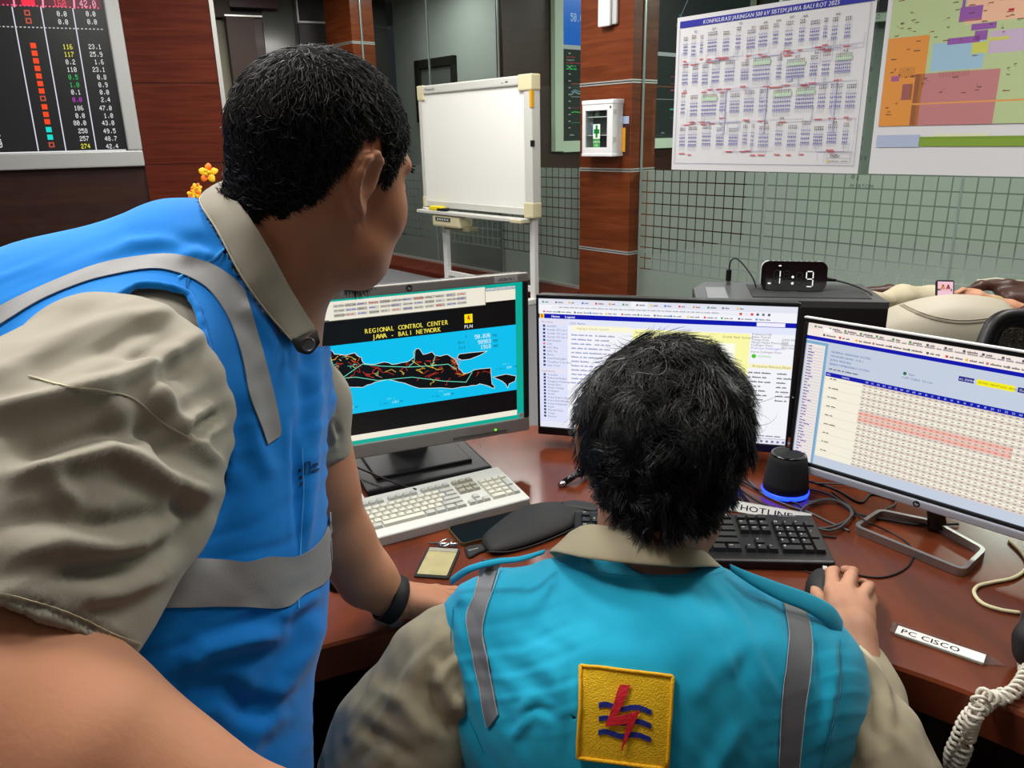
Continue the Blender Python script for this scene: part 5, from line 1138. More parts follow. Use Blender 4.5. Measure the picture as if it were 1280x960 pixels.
# ================================================================== SMALL THINGS ON THE DESK
sp = onz(981, 617, DZ); t = empty('desk_speaker', (sp[0], sp[1], DZ), 'small black cone speaker with a glowing blue ring at its base', 'speaker', 'blue-ringed desk speakers')
MB().lathe([(0, .012), (.043, .012), (.042, .03), (.036, .074), (.034, .082), (.03, .086), (0, .084)], 40).build('body', mat('speaker_cloth', (18, 18, 20), .8, bump=.5, bscale=900), t, smooth=True)
MB().lathe([(0, .004), (.0435, .004), (.0445, .009), (.0435, .0125), (0, .0125)], 40).build('light_ring', mat('blue_glow', (20, 40, 255), .4, emit=(20, 50, 255), estr=5), t, smooth=True)
MB().lathe([(0, 0), (.04, 0), (.04, .004), (0, .004)], 32).build('foot', M_blackrub, t); MB().lathe([(.028, .0862), (.031, .0868), (.033, .0835), (.028, .0845)], 36).build('top_ring', M_blackg, t, smooth=True)
sp2 = onz(898, 622, DZ); t = empty('desk_speaker', (sp2[0], sp2[1]+.03, DZ), 'second small speaker mostly hidden behind the seated man\'s head', 'speaker', 'blue-ringed desk speakers')
MB().lathe([(0, .012), (.043, .012), (.036, .05), (.03, .056), (0, .055)], 40).build('body', MC['speaker_cloth'], t, smooth=True); MB().lathe([(0, .004), (.0435, .004), (.0445, .009), (.0435, .0125), (0, .0125)], 40).build('light_ring', MC['blue_glow'], t, smooth=True)
def sign(name, pa, pb, hgt, txt, label, depth=.004, tilt=0, txtx=None, tcol=(24, 24, 28), blank=0, z=DZ):
    a = onz(*pa, z); b = onz(*pb, z); d = (b-a)[:2]; L_ = np.linalg.norm(d); d /= L_; n_ = np.array([-d[1], d[0]]); c = (a+b)/2
    t = empty(name, (c[0], c[1], z), label, 'sign', 'white name strips on the desk')
    M_ = Matrix(((d[0], n_[0]*math.cos(tilt), -n_[0]*math.sin(tilt), c[0]), (d[1], n_[1]*math.cos(tilt), -n_[1]*math.sin(tilt), c[1]), (0, math.sin(tilt), math.cos(tilt), z), (0, 0, 0, 1)))
    putM(MB().box((0, hgt/2, depth/2), (L_, hgt, depth), .0006), M_, 'plate', M_white, t)
    cv = Canvas(L_, hgt, .0001); cv.text(txt, L_*.5 if txtx is None else txtx*L_, hgt*.24, hgt*.52, tcol, 1.45 if txtx is None else 1.12, 0, 0, .03, 'c' if txtx is None else 'l')
    for q in ((0, .03, 1, .06), (0, .94, 1, .97)): cv.rect(q[0]*L_, q[1]*hgt, q[2]*L_, q[3]*hgt, (190, 190, 186))
    putc = cv.build('lettering', M_print, None, M_ @ Matrix.Translation((0, hgt/2, depth+.0003))); setparent_keep(putc, t); return t, M_, L_
sign('desk_label', (903, 637), (1013, 657), .021, 'HOTLINE', 'white HOTLINE label strip behind the black keyboard', tilt=R(55))
t, M_, L_ = sign('desk_label', (1118, 794), (1229, 832), .02, 'PC CISCO', 'white lettered name strip in a clear holder near the right desk edge', txtx=.05, tilt=R(4))
M_acr = glass_mat(); M_acr.name = 'clear_acrylic'
putM(MB().prism([(L_/2, -.002), (L_/2+.024, .011), (L_/2, .023)], .001, .004), M_, 'holder_end', M_acr, t); putM(MB().prism([(-L_/2-.006, -.001), (-L_/2, .0), (-L_/2, .021), (-L_/2-.008, .026)], .001, .004), M_, 'holder_end', M_acr, t)
for yy in (-.0015, .0225): putM(MB().box((.0, yy, .003), (L_+.008, .0014, .005)), M_, 'holder_rail', M_acr, t)
# mobile phone half under the black pouch
def slab(name, px4, z, th, m, bev, parent=None, nm=None):
    q = [onz(*p, z+th) for p in px4]; c = sum(q)/4; mb = MB(); V = [(p[0], p[1], z) for p in q]+[(p[0], p[1], z+th) for p in q]
    mb.add(V, [[3, 2, 1, 0], [4, 5, 6, 7], [0, 1, 5, 4], [1, 2, 6, 5], [2, 3, 7, 6], [3, 0, 4, 7]]); return mb, c
q0, q1, q2 = onz(559, 658, DZ+.009), onz(577, 679, DZ+.009), onz(640, 640, DZ+.009)
d1 = (q1-q0)[:2]; wd = np.linalg.norm(d1); d1 /= wd; d2 = np.array([-d1[1], d1[0]]); 
if d2[0] < 0: d2 = -d2
c = (q0+q1)[:2]/2+d2*.075
t = empty('mobile_phone', (c[0], c[1], DZ), 'black mobile phone with gold edge lying beside the white keyboard', 'phone')
PM = Matrix(((d2[0], -d1[0], 0, c[0]), (d2[1], -d1[1], 0, c[1]), (0, 0, 1, DZ), (0, 0, 0, 1)))
putM(rrect(.15, wd, .009, 0, .0075), PM, 'body', mat('gold_edge', (120, 104, 70), .35, .6), t); putM(rrect(.147, wd-.003, .008, .0075, .0082), PM, 'screen_glass', mat('phone_glass_off', (8, 8, 10), .25, spec=.2), t)
# black pouch (curved waist pack) lying on the desk
def soft_patch(name, outline_px, z, h, m, label=None, cat=None, parent=None, edge=.003, ngrid=34, px=True):
    pts = np.array([onz(p[0], p[1], z)[:2] if px else p for p in outline_px]); 
    cl = catmull(np.vstack([pts, pts[:1]]), 90)[:-1]
    lo, hi = cl.min(0), cl.max(0); gx = np.linspace(lo[0], hi[0], ngrid*2); gy = np.linspace(lo[1], hi[1], ngrid)
    # concentric rings toward centroid line
    c = cl.mean(0); V = []; Fc = []; rings = 12; n = len(cl)
    from_c = cl-c
    for k in range(rings+1):
        u = 1-k/rings*.98; hh = edge+(h-edge)*(1-u**3.5) if k else edge*.5
        for p in from_c: V.append((c[0]+p[0]*u, c[1]+p[1]*u, z+hh))
    for k in range(rings):
        for i in range(n): Fc.append([k*n+i, k*n+(i+1) % n, (k+1)*n+(i+1) % n, (k+1)*n+i])
    Fc.append([rings*n+i for i in range(n)]); b = len(V)
    for p in from_c: V.append((c[0]+p[0], c[1]+p[1], z))
    for i in range(n): Fc.append([b+i, b+(i+1) % n, (i+1) % n, i])
    Fc.append([b+i for i in range(n)][::-1])
    o = mesh_np(name, V, Fc, m, parent, True, parent is not None)
    if label: tag(o, label, cat)
    return o
M_neo = mat('black_neoprene', (20, 20, 21), .7, bump=.3, bscale=300)
q = onz(665, 665, DZ); pt_ = empty('waist_pouch', (q[0], q[1], DZ), 'black padded curved pouch lying between keyboard and seated man', 'pouch')
soft_patch('pouch_body', [(602, 677), (606, 668), (625, 652), (650, 636), (685, 629), (716, 630), (745, 636), (742, 650), (710, 662), (680, 674), (650, 684), (622, 690), (610, 688)], DZ+.009, .016, M_neo, parent=pt_)
o = soft_patch('strap_tab', [(580, 687), (586, 684), (600, 682), (608, 680), (610, 688), (600, 692), (586, 698)], DZ+.001, .006, M_neo, parent=pt_)
o = MB().tube(catmull([onz(608, 690, DZ+.022), onz(640, 689, DZ+.02), onz(680, 677, DZ+.02), onz(725, 657, DZ+.02), onz(745, 646, DZ+.02)], 40), .0012, 6).build('piping', M_blackrub, smooth=True); setparent_keep(o, pt_)
o = soft_patch('buckle_tab', [(702, 629), (722, 627), (745, 632), (744, 640), (722, 637), (704, 634)], DZ+.018, .006, M_blackrub, parent=pt_)
cv = Canvas(.03, .006, .0001); cv.text('Winmar', .001, .001, .004, (200, 200, 200), 1, 0, .2); a = onz(586, 693, DZ); b = onz(603, 688, DZ); d = (b-a); d /= np.linalg.norm(d); o = cv.build('tab_print', M_print, None, frameM(tuple((a+b)/2+np.array([0, 0, .0078])), d, (-d[1], d[0], 0))); setparent_keep(o, pt_)
# identity card in a clear holder with key ring
ba, bb_, bt0, bt1 = onz(519, 721, DZ), onz(561, 719, DZ), onz(535, 689, DZ), onz(573, 692, DZ)
c = (ba+bb_+bt0+bt1)/4; d = (bt0-ba)[:2]; L_ = .092; d /= np.linalg.norm(d); n_ = np.array([d[1], -d[0]])
t = empty('identity_card', (c[0], c[1], DZ), 'gold identity card in a clear holder with dark edges near the wristwatch', 'card')
CM2 = Matrix(((n_[0], d[0], 0, c[0]), (n_[1], d[1], 0, c[1]), (0, 0, 1, DZ), (0, 0, 0, 1)))
putM(rrect(.058, L_, .004, .0005, .003), CM2, 'holder', mat('holder_dark', (40, 36, 30), .3), t); putM(rrect(.05, L_-.014, .002, .003, .0036), CM2, 'card', mat('card_gold', (196, 182, 130), .3, .25, col2=(170, 158, 118), vscale=30), t)
putM(MB().box((0, .0395, .0038), (.05, .011, .001)), CM2 @ Matrix.Translation((0, .0, 0)), 'top_flap', mat('holder_clear', (150, 146, 130), .2), t)
putM(MB().box((0, .046, .0045), (.013, .003, .001)), CM2, 'slot', M_black, t)
kr = onz(557, 680, DZ+.004); t = empty('key_ring', (kr[0], kr[1], DZ), 'steel split ring with a short metal pin above the identity card', 'key ring')
M_steel = mat('steel', (200, 200, 200), .2, 1)
for rr0 in (.0105, .0118): o = MB().tube([(kr[0]+rr0*math.cos(a), kr[1]+rr0*math.sin(a), DZ+.003+rr0*.25*math.cos(a)+.004) for a in np.linspace(0, 2*math.pi, 33)[:-1]], .0008, 6, True).build('ring', M_steel, smooth=True); setparent_keep(o, t)
o = MB().tube([onz(536, 679, DZ+.005), onz(554, 680, DZ+.006), onz(572, 681, DZ+.006)], [.002, .003, .0035], 8).build('pin', M_steel, smooth=True); setparent_keep(o, t)
# thin stapler-like clip by the seated man's head, dark case by the standing man's wrist
q = onz(710, 600, DZ); t = empty('pen_clip', (q[0], q[1], DZ), 'black and chrome hinged clip on the desk left of the seated man\'s head', 'clip')
for nm, pa, pb, r_, m in (('arm', (704, 604, DZ+.006), (722, 592, DZ+.02), .007, M_blackg), ('arm', (722, 592, DZ+.02), (738, 588, DZ+.01), .008, M_blackg), ('chrome_tip', (700, 607, DZ+.005), (707, 602, DZ+.008), .006, M_steel)):
    o = MB().tube([onz(*pa), onz(*pb)], r_, 10).build(nm, m, smooth=True); setparent_keep(o, t)
o = soft_patch('glasses_case', [(404, 728), (420, 724), (440, 728), (449, 736), (440, 743), (414, 740)], DZ, .014, M_blackg, 'small dark glossy case on the desk behind the standing man\'s forearm', 'case')
# cables
M_cg = mat('cable_grey', (70, 72, 76), .5)
for k, pts in enumerate([[(920, 585), (935, 600), (955, 618), (985, 632), (1010, 640), (1035, 652), (1062, 664)], [(918, 596), (940, 608), (970, 622), (1000, 632), (1012, 655), (1040, 662)], [(905, 600), (925, 612), (950, 628), (975, 636), (1000, 640)], [(1003, 640), (1010, 655), (1040, 663), (1062, 648), (1060, 632), (1035, 625), (1008, 632), (1001, 645), (1020, 660), (1050, 655), (1066, 640), (1040, 624), (1010, 628)], [(1008, 600), (1045, 612), (1075, 628), (1090, 618), (1120, 625)], [(1005, 610), (1040, 620), (1066, 640), (1110, 650), (1150, 656), (1198, 655)], [(1020, 604), (1060, 606), (1100, 612), (1120, 628), (1100, 640)], [(903, 610), (920, 626), (945, 636)], [(1001, 640), (1002, 660), (1015, 668), (1045, 672)]]):
    cable('cable', pts, .0022 if k < 6 else .0018, M_blackrub if k % 3 else M_cg, ['thin grey lead crossing in front of the speaker', 'black lead running past the speaker to the keyboard corner', 'short black lead left of the speaker', 'coiled black cable looped behind the numeric pad', 'black cable under the right monitor edge', 'long black cable running to the monitor stand', 'grey lead behind the metal stand loop', 'short black lead beside the USB plug', 'black keyboard lead hanging past the coiled cable'][k], None, True, DZ+.002*(k % 4), group='black and grey cables tangled on the desk')
q = onz(931, 622, DZ); t = empty('usb_plug', (q[0], q[1], DZ), 'black cable end with a bare silver USB plug behind the HOTLINE label', 'plug')
for nm, pa, pb, r_, m in (('sleeve', (915, 606, DZ+.008), (928, 620, DZ+.008), .006, M_black), ('metal_tip', (928, 620, DZ+.008), (939, 632, DZ+.008), .0055, M_steel)):
    o = MB().tube([onz(*pa), onz(*pb)], r_, 4).build(nm, m); setparent_keep(o, t)
cable('phone_cable', [(1262, 676), (1278, 692), (1284, 708), (1268, 722), (1240, 728), (1222, 733), (1218, 742), (1228, 754), (1250, 762), (1275, 766)], .003, mat('cable_cream', (206, 198, 160), .5), 'cream cable curving from the right monitor to the telephone')
# telephone and coiled cord
q = onz(1300, 795, DZ); t = empty('desk_telephone', (q[0], q[1], DZ), 'black desk telephone at the right edge with a white coiled cord', 'telephone', None, R(-40))
S = SDF(); S.cone((.03, -.05, .02), (.03, .09, .03), .024, .024, .02, ((0, 0, 1), .8)); S.cone((.07, -.05, .02), (.07, .09, .03), .024, .024, .02, ((0, 0, 1), .8)); S.cone((.03, -.05, .016), (.07, -.05, .016), .022, .022, .02)
V, Q = S.mesh(.004, 0, lambda D, g: np.maximum(D, .0-g[..., 2])); mesh_np('base', smooth_np(V, Q, 1), Q, M_black, t)
S = SDF(); S.chain([((0, -.085, .04), .024), ((0, -.05, .052), .018), ((0, .05, .056), .016), ((0, .09, .046), .024)], .02); S.cone((0, -.085, .04), (0, -.088, .026), .027, .025, .01)
V, Q = S.mesh(.004); mesh_np('handset', smooth_np(V, Q, 1), Q, M_blackrub, t)
M_cord = mat('cord_white', (214, 208, 194), .45)
def coil(path, rad, turns, r_, name, parent, off=0):
    pth = catmull(path, 500); L_ = np.r_[0, np.cumsum(np.linalg.norm(np.diff(pth, axis=0), axis=1))]; n = turns*12; V = []
    for i in range(n):
        s_ = L_[-1]*i/(n-1); j = min(np.searchsorted(L_, s_), 499); p = pth[j]; tg = pth[min(j+3, 499)]-pth[max(j-3, 0)]; tg /= np.linalg.norm(tg); a = np.cross(tg, [0, 0, 1.]); a /= np.linalg.norm(a)+1e-9; b = np.cross(tg, a); g = 2*math.pi*i/12+off
        V.append(p+(a*math.cos(g)+b*math.sin(g))*rad)
    o = MB().tube(V, r_, 6).build(name, M_cord, smooth=True); setparent_keep(o, parent)
z_ = DZ+.01
c1 = [onz(1284, 800, DZ+.03), onz(1277, 825, z_), onz(1276, 845, z_), onz(1262, 862, z_), onz(1240, 868, z_), onz(1224, 880, z_+.003), onz(1212, 893, z_-.003), onz(1205, 915, .70), onz(1198, 938, .67), onz(1188, 960, .63), onz(1180, 985, .6), onz(1200, 1020, .58)]
c2 = [onz(1300, 830, z_), onz(1278, 866, z_), onz(1256, 878, z_), onz(1236, 873, z_+.012), onz(1228, 890, z_), onz(1215, 905, .72), onz(1205, 928, .68), onz(1196, 950, .64), onz(1200, 975, .6), onz(1220, 1010, .58)]
c1 = [p+Rt*.006-Up*.003 for p in c1]; c2 = [p-Rt*.008+Up*.004 for p in c2]
coil(c1, .0074, 34, .0024, 'coiled_cord', t); coil(c2, .007, 30, .0024, 'coiled_cord', t, 1.5)
# ================================================================== LOUNGE BEHIND THE RIGHT MONITOR
M_leath = mat('beige_leather', (186, 178, 160), .5, bump=.15, bscale=60); M_brl = mat('brown_leather', (70, 44, 36), .4, bump=.2, bscale=40)
def armchair():
    D = 2.5; t = empty('beige_armchair', (P(1190, 420, D)[0], P(1190, 420, D)[1], 0), 'beige leather armchair back with curved seam behind the computer tower', 'armchair')
    # back shell: rounded cushion
    L = P(1085, 392, D); Rr = P(1278, 402, D); c = (L+Rr)/2; ax = (Rr-L); ax[2] = 0; w_ = np.linalg.norm(ax)/2; ax /= w_*2; nn = np.array([-ax[1], ax[0], 0]); top = P(1175, 366, D)[2]
    V = []; Fc = []; nu, nv = 36, 22; bot = .35
    for sgn in (-1, 1):
        for j in range(nv+1):
            v = j/nv
            for i in range(nu+1):
                u = -1+2*i/nu; s_ = abs(u); hgt = top-.05*s_**2.2-.06*max(0, s_-.72)**1.2*3-.02*(u < 0)*s_
                z = bot+(hgt-bot)*v; th = .11*math.sqrt(max(0, 1-s_**4))*math.sqrt(max(0, 1-max(0, (v-.75)/.25)**2.4))*(1-.1*v)
                p = c+ax*u*w_*(1.0-.06*(1-v)); V.append((p[0]+nn[0]*sgn*th, p[1]+nn[1]*sgn*th, z))
    N_ = (nu+1)*(nv+1)
    for s_ in (0, 1):
        for j in range(nv):
            for i in range(nu):
                f = [s_*N_+j*(nu+1)+i, s_*N_+j*(nu+1)+i+1, s_*N_+(j+1)*(nu+1)+i+1, s_*N_+(j+1)*(nu+1)+i]; Fc.append(f if s_ == 0 else f[::-1])
    o = mesh_np('backrest', V, Fc, M_leath, t, True, True); Vn = np.array(V); Q = np.array(Fc[:nu*nv]); bv = bvh(Vn, Q)
    for off_, nm in ((0, 'seam'), (2.2, 'seam'), (3.6, 'seam')):
        pts = []
        for q in catmull([(1122, 376+off_), (1140, 386+off_), (1165, 395+off_), (1195, 400+off_), (1225, 399+off_), (1252, 394+off_)], 40):
            h = bv.ray_cast(Vector(C0), Vector(ray(*q)).normalized())
            if h[0]: pts.append(np.array(h[0])+np.array([0, -.001, 0]))
        o = MB().tube(pts, .0022, 6).build('seam', mat('seam_beige', (150, 142, 126), .6), smooth=True); setparent_keep(o, t)
    o = MB().box((c[0]+.05, c[1]+.4, .3), (w_*2, .6, .2), .05).build('seat', M_leath); setparent_keep(o, t)
    o = MB().box((c[0]+.05, c[1]+.25, .1), (w_*1.6, .6, .2), .02).build('base', M_black); setparent_keep(o, t)
    for sx_ in (-1, 1): o = MB().box((c[0]+.05+sx_*(w_+.02), c[1]+.35, .33), (.14, .6, .42), .05).build('armrest', M_brl); setparent_keep(o, t)
    return c, D
ac, aD = armchair()
# person lying back beyond the armchair, holding up a phone
pt2 = empty('person', P(1240, 385, 3.0)*np.array([1, 1, 0]), 'person lying back in brown jacket with beige cuff beyond the armchair, holding a phone', 'person')
D3 = 2.85
def pp(px, py, d=D3): return P(px, py, d)
S = SDF(); k_ = D3/F
S.chain([(pp(1295, 396), 11*k_), (pp(1262, 384), 9.5*k_), (pp(1236, 376), 7*k_)], .01, ((0, 1, 0), 1.2))
S.chain([(pp(1236, 376), 7*k_), (pp(1220, 370), 8*k_), (pp(1206, 368), 7*k_)], .01, ((0, 1, 0), 1.5))
for a, b, c_, r_ in (((1210, 366), (1200, 364), (1191, 367), 3.2), ((1210, 370), (1199, 369), (1190, 369), 3), ((1212, 373), (1204, 374), (1200, 372), 2.8), ((1212, 374), (1208, 377), (1203, 374), 2.6)): S.chain([(pp(*a), r_*k_), (pp(*b, D3-.01), r_*.9*k_), (pp(*c_, D3-.015), r_*.75*k_)], .004)
S.chain([(pp(1216, 364), 3.6*k_), (pp(1204, 362, D3-.02), 3*k_), (pp(1196, 367, D3-.025), 2.4*k_)], .005)
S.cone(pp(1300, 400), pp(1420, 420, 3.0), 10*k_, 30*k_, .03); S.ell(pp(1440, 395, 3.05), (.095, .1, .12), None, .03)
V, Q = S.mesh(.006); V = smooth_np(V, Q, 2); M_skin2 = mat('skin_light', (206, 150, 118), .5, sub=.1)
mesh_np('body', V, Q, M_skin2, pt2, True, True)
S = SDF(); S.chain([(pp(1266, 386), 9*k_), (pp(1244, 379), 8.6*k_)], .005); S.chain([(pp(1246, 379), 9.3*k_), (pp(1238, 377), 9.3*k_)], .003)
V, Q = S.mesh(.006); mesh_np('cuff', V, Q, mat('khaki_cuff', (190, 168, 124), .7), pt2, True, True)
S = SDF(); S.chain([(pp(1258, 372, 2.95), 12*k_), (pp(1300, 378, 2.95), 19*k_), (pp(1400, 400, 3.05), 50*k_)], .03, ((0, 1, 0), 1.4)); S.chain([(pp(1205, 363, 2.98), 3*k_), (pp(1225, 357, 2.98), 6*k_), (pp(1260, 357, 2.98), 8*k_), (pp(1300, 364, 2.98), 11*k_)], .02)
V, Q = S.mesh(.01); V = smooth_np(V, Q, 2); mesh_np('jacket', V, Q, M_brl, pt2, True, True)
S = SDF(); S.chain([(pp(1222, 351, 3.0), 1.8*k_), (pp(1245, 348.5, 3.0), 1.8*k_), (pp(1300, 355, 3.0), 2.4*k_)], .004); V, Q = S.mesh(.005); mesh_np('jacket_trim', V, Q, mat('cream_trim', (206, 200, 184), .6), pt2, True, True)
S = SDF(); S.chain([(pp(1108, 372, 2.9), 8*k_), (pp(1128, 370, 2.9), 13*k_), (pp(1165, 374, 2.95), 16*k_), (pp(1220, 392, 3.0), 22*k_)], .03, ((0, 1, 0), 1.3)); S.chain([(pp(1080, 372, 2.7), 10*k_), (pp(1112, 376, 2.75), 8*k_)], .03)
V, Q = S.mesh(.01); V = smooth_np(V, Q, 2); mesh_np('trousers', V, Q, mat('cream_cloth', (196, 186, 158), .8, bump=.4, bscale=50), pt2, True, True)
S = SDF(); S.chain([(pp(1085, 366, 3.0), 8*k_), (pp(1112, 363, 3.0), 7*k_), (pp(1127, 370, 2.97), 5*k_)], .02); V, Q = S.mesh(.008); mesh_np('blanket_edge', V, Q, M_brl, pt2, True, True)
S = SDF(); S.cone(pp(1292, 386, 2.7), pp(1276, 392, 2.7), 9*k_, 7*k_, .02); V, Q = S.mesh(.008); 
o = mesh_np('round_armrest', V, Q, M_brl); tag(o, 'dark brown rounded armrest knob at the right edge above the mesh chair', 'armrest')
sofa = MB().box((pp(1250, 390, 3.2)[0]+.3, pp(1250, 390, 3.2)[1]+.4, .28), (1.5, .8, .56), .08).build('lounge_sofa', M_brl); tag(sofa, 'brown sofa under the lying person, hidden behind the armchair', 'sofa')
t = empty('mobile_phone', pp(1182, 358), 'mobile phone showing a pink video in the lying person\'s hand', 'phone')
a, b, c_, d_ = [pp(*p, D3-.03) for p in ((1170.5, 350), (1192.5, 350.5), (1170.5, 368), (1191.5, 370))]
r_ = (b-a)/np.linalg.norm(b-a); u_ = a-c_; u_ /= np.linalg.norm(u_); hw, hh = np.linalg.norm(b-a)/2, np.linalg.norm(a-c_)/2*1.5; PMx = frameM(tuple((a+b)/2-u_*hh), r_, u_)
putM(rrect(hw*2, hh*2, .006, -.008, 0), PMx, 'body', M_black, t)
cv = Canvas(hw*2, hh*2, .0003); W2, H2 = hw*2, hh*2; cv.rect(.004, .004, W2-.004, H2-.005, (240, 196, 214)); cv.up(); cv.rect(.004, H2*.5, W2-.012, H2-.012, (244, 190, 196)); cv.rect(.004, H2*.5, W2-.008, H2*.6, (30, 24, 30)); cv.up()
for xx, c1_, c2_ in ((.36, (214, 130, 90), (90, 56, 50)), (.66, (150, 70, 80), (60, 40, 50))): cv.poly([(W2*(xx-.13), H2*.6), (W2*(xx+.13), H2*.6), (W2*(xx+.07), H2*.72), (W2*(xx-.07), H2*.72)], c1_); cv.rect(W2*(xx-.05), H2*.72, W2*(xx+.05), H2*.79, c2_)
o = cv.build('screen', M_screen, None, PMx @ Matrix.Translation((0, 0, .0004))); setparent_keep(o, t)
# black mesh office chair at the right edge
def mesh_chair():
    D = 2.05; q = P(1290, 430, D); t = empty('office_chair', (q[0], q[1], 0), 'black office chair with grey mesh back at the right edge', 'office chair')
    out = [P(*p, D) for p in ((1222, 452), (1229, 432), (1240, 408), (1252, 398), (1268, 395), (1300, 398), (1345, 408), (1372, 430), (1380, 470), (1370, 520), (1300, 545), (1235, 520))]
    o = MB().tube(catmull(np.vstack([out, out[:1]]), 80)[:-1], .02, 10, True).build('back_frame', M_black, smooth=True); setparent_keep(o, t)
    cc = sum(out)/len(out); o = MB().tube(catmull(np.vstack([out, out[:1]])*.0+np.array([cc+(p-cc)*.86 for p in list(out)+[out[0]]]), 80)[:-1], .012, 8, True).build('inner_rim', M_black, smooth=True); setparent_keep(o, t)
    ring = catmull(np.array([cc+(p-cc)*.86 for p in list(out)+[out[0]]]), 49)[:-1]; V = [cc+np.array([0, .05, 0])]; Fc = []
    for k in range(1, 9):
        for p in ring: V.append(cc+(p-cc)*k/8+np.array([0, .05, 0])*(1-(k/8)**2))
    for i in range(48): Fc.append([0, 1+i, 1+(i+1) % 48])
    for k in range(7):
        for i in range(48): Fc.append([1+k*48+i, 1+(k+1)*48+i, 1+(k+1)*48+(i+1) % 48, 1+k*48+(i+1) % 48])
    m = mat('chair_mesh', (74, 72, 62), .8); nt = m.node_tree; b = nt.nodes['Principled BSDF']; ch = nt.nodes.new('ShaderNodeTexVoronoi'); ch.inputs['Scale'].default_value = 330; tc = nt.nodes.new('ShaderNodeTexCoord'); nt.links.new(tc.outputs['Object'], ch.inputs['Vector'])
    mr = nt.nodes.new('ShaderNodeMath'); mr.operation = 'GREATER_THAN'; mr.inputs[1].default_value = .32; nt.links.new(ch.outputs['Distance'], mr.inputs[0]); ad = nt.nodes.new('ShaderNodeMapRange'); ad.inputs[3].default_value = .55; ad.inputs[4].default_value = 1; nt.links.new(mr.outputs[0], ad.inputs[0]); nt.links.new(ad.outputs[0], b.inputs['Alpha'])
    mesh_np('mesh_back', V, Fc, m, t, True, True)
    for o in (MB().box((q[0]+.05, q[1]-.25, .47), (.48, .46, .07), .03).build('seat', M_black), MB().tube([(q[0]+.03, q[1], .47), (q[0]+.03, q[1]+.08, .7), tuple(cc+np.array([0, .03, -.05]))], .02, 8).build('back_support', M_black, smooth=True), MB().tube([(q[0]+.05, q[1]-.2, .44), (q[0]+.05, q[1]-.2, .12)], .025, 10).build('gas_lift', M_alu, smooth=True)): setparent_keep(o, t)
    for k in range(5):
        a = k*2*math.pi/5; o = MB().tube([(q[0]+.05, q[1]-.2, .12), (q[0]+.05+.28*math.cos(a), q[1]-.2+.28*math.sin(a), .06)], [.022, .016], 8).build('base_arm', M_black, smooth=True); setparent_keep(o, t)
        o = MB().tube([(q[0]+.05+.28*math.cos(a)-.012, q[1]-.2+.28*math.sin(a), .03), (q[0]+.05+.28*math.cos(a)+.012, q[1]-.2+.28*math.sin(a), .03)], .03, 14).build('castor', M_black, smooth=True); setparent_keep(o, t)
mesh_chair()
# ================================================================== PEOPLE
def pair(pts, d=None): return [P(*p) if d is None else P(p[0], p[1], d) for p in pts]
def skin_mat(name, a, b, rough=.5):
    m = mat(name, a, rough, spec=.35, sub=.12, bump=.12, bscale=260, col2=b, vscale=14); return m
M_skinA = skin_mat('skin_tan', (184, 126, 94), (196, 138, 105)); M_skinB = skin_mat('skin_warm', (178, 128, 100), (188, 140, 112))
def cloth(name, c1, c2, rough=.85, bs=700, bp=.1, sheen=.15):
    return mat(name, c1, rough, spec=.2, bump=bp, bscale=bs, col2=c2, vscale=9, sheen=sheen)
M_khaki = cloth('khaki_shirt', (150, 144, 130), (160, 154, 139)); M_khakid = cloth('khaki_shirt_warm', (160, 150, 124), (170, 160, 134))  # second khaki is yellower: seated man's shirt and the collar stand
M_vestA = cloth('vest_blue', (6, 124, 216), (10, 132, 224), .8); M_vestB = cloth('vest_cyan', (22, 160, 196), (30, 170, 206), .8)
M_tapeA = mat('reflective_tape', (146, 146, 146), .45, spec=.5, bump=.15, bscale=900); M_tapeB = mat('reflective_tape_dull', (112, 114, 118), .5, spec=.4, bump=.15, bscale=900)
M_trous = cloth('dark_trousers', (30, 32, 40), (36, 38, 46)); M_shoe = mat('black_shoe', (16, 15, 15), .4)
M_hair = mat('black_hair', (15, 14, 15), .36, spec=.6); M_hairA = mat('dark_short_hair', (24, 23, 24), .5, spec=.4, col2=(34, 32, 32), vscale=60)
M_haircap = mat('hair_base', (8, 7, 7), .85, spec=.1)
M_eye = mat('eye_white', (220, 214, 206), .2); M_brow = mat('brow_hair', (20, 16, 14), .7)
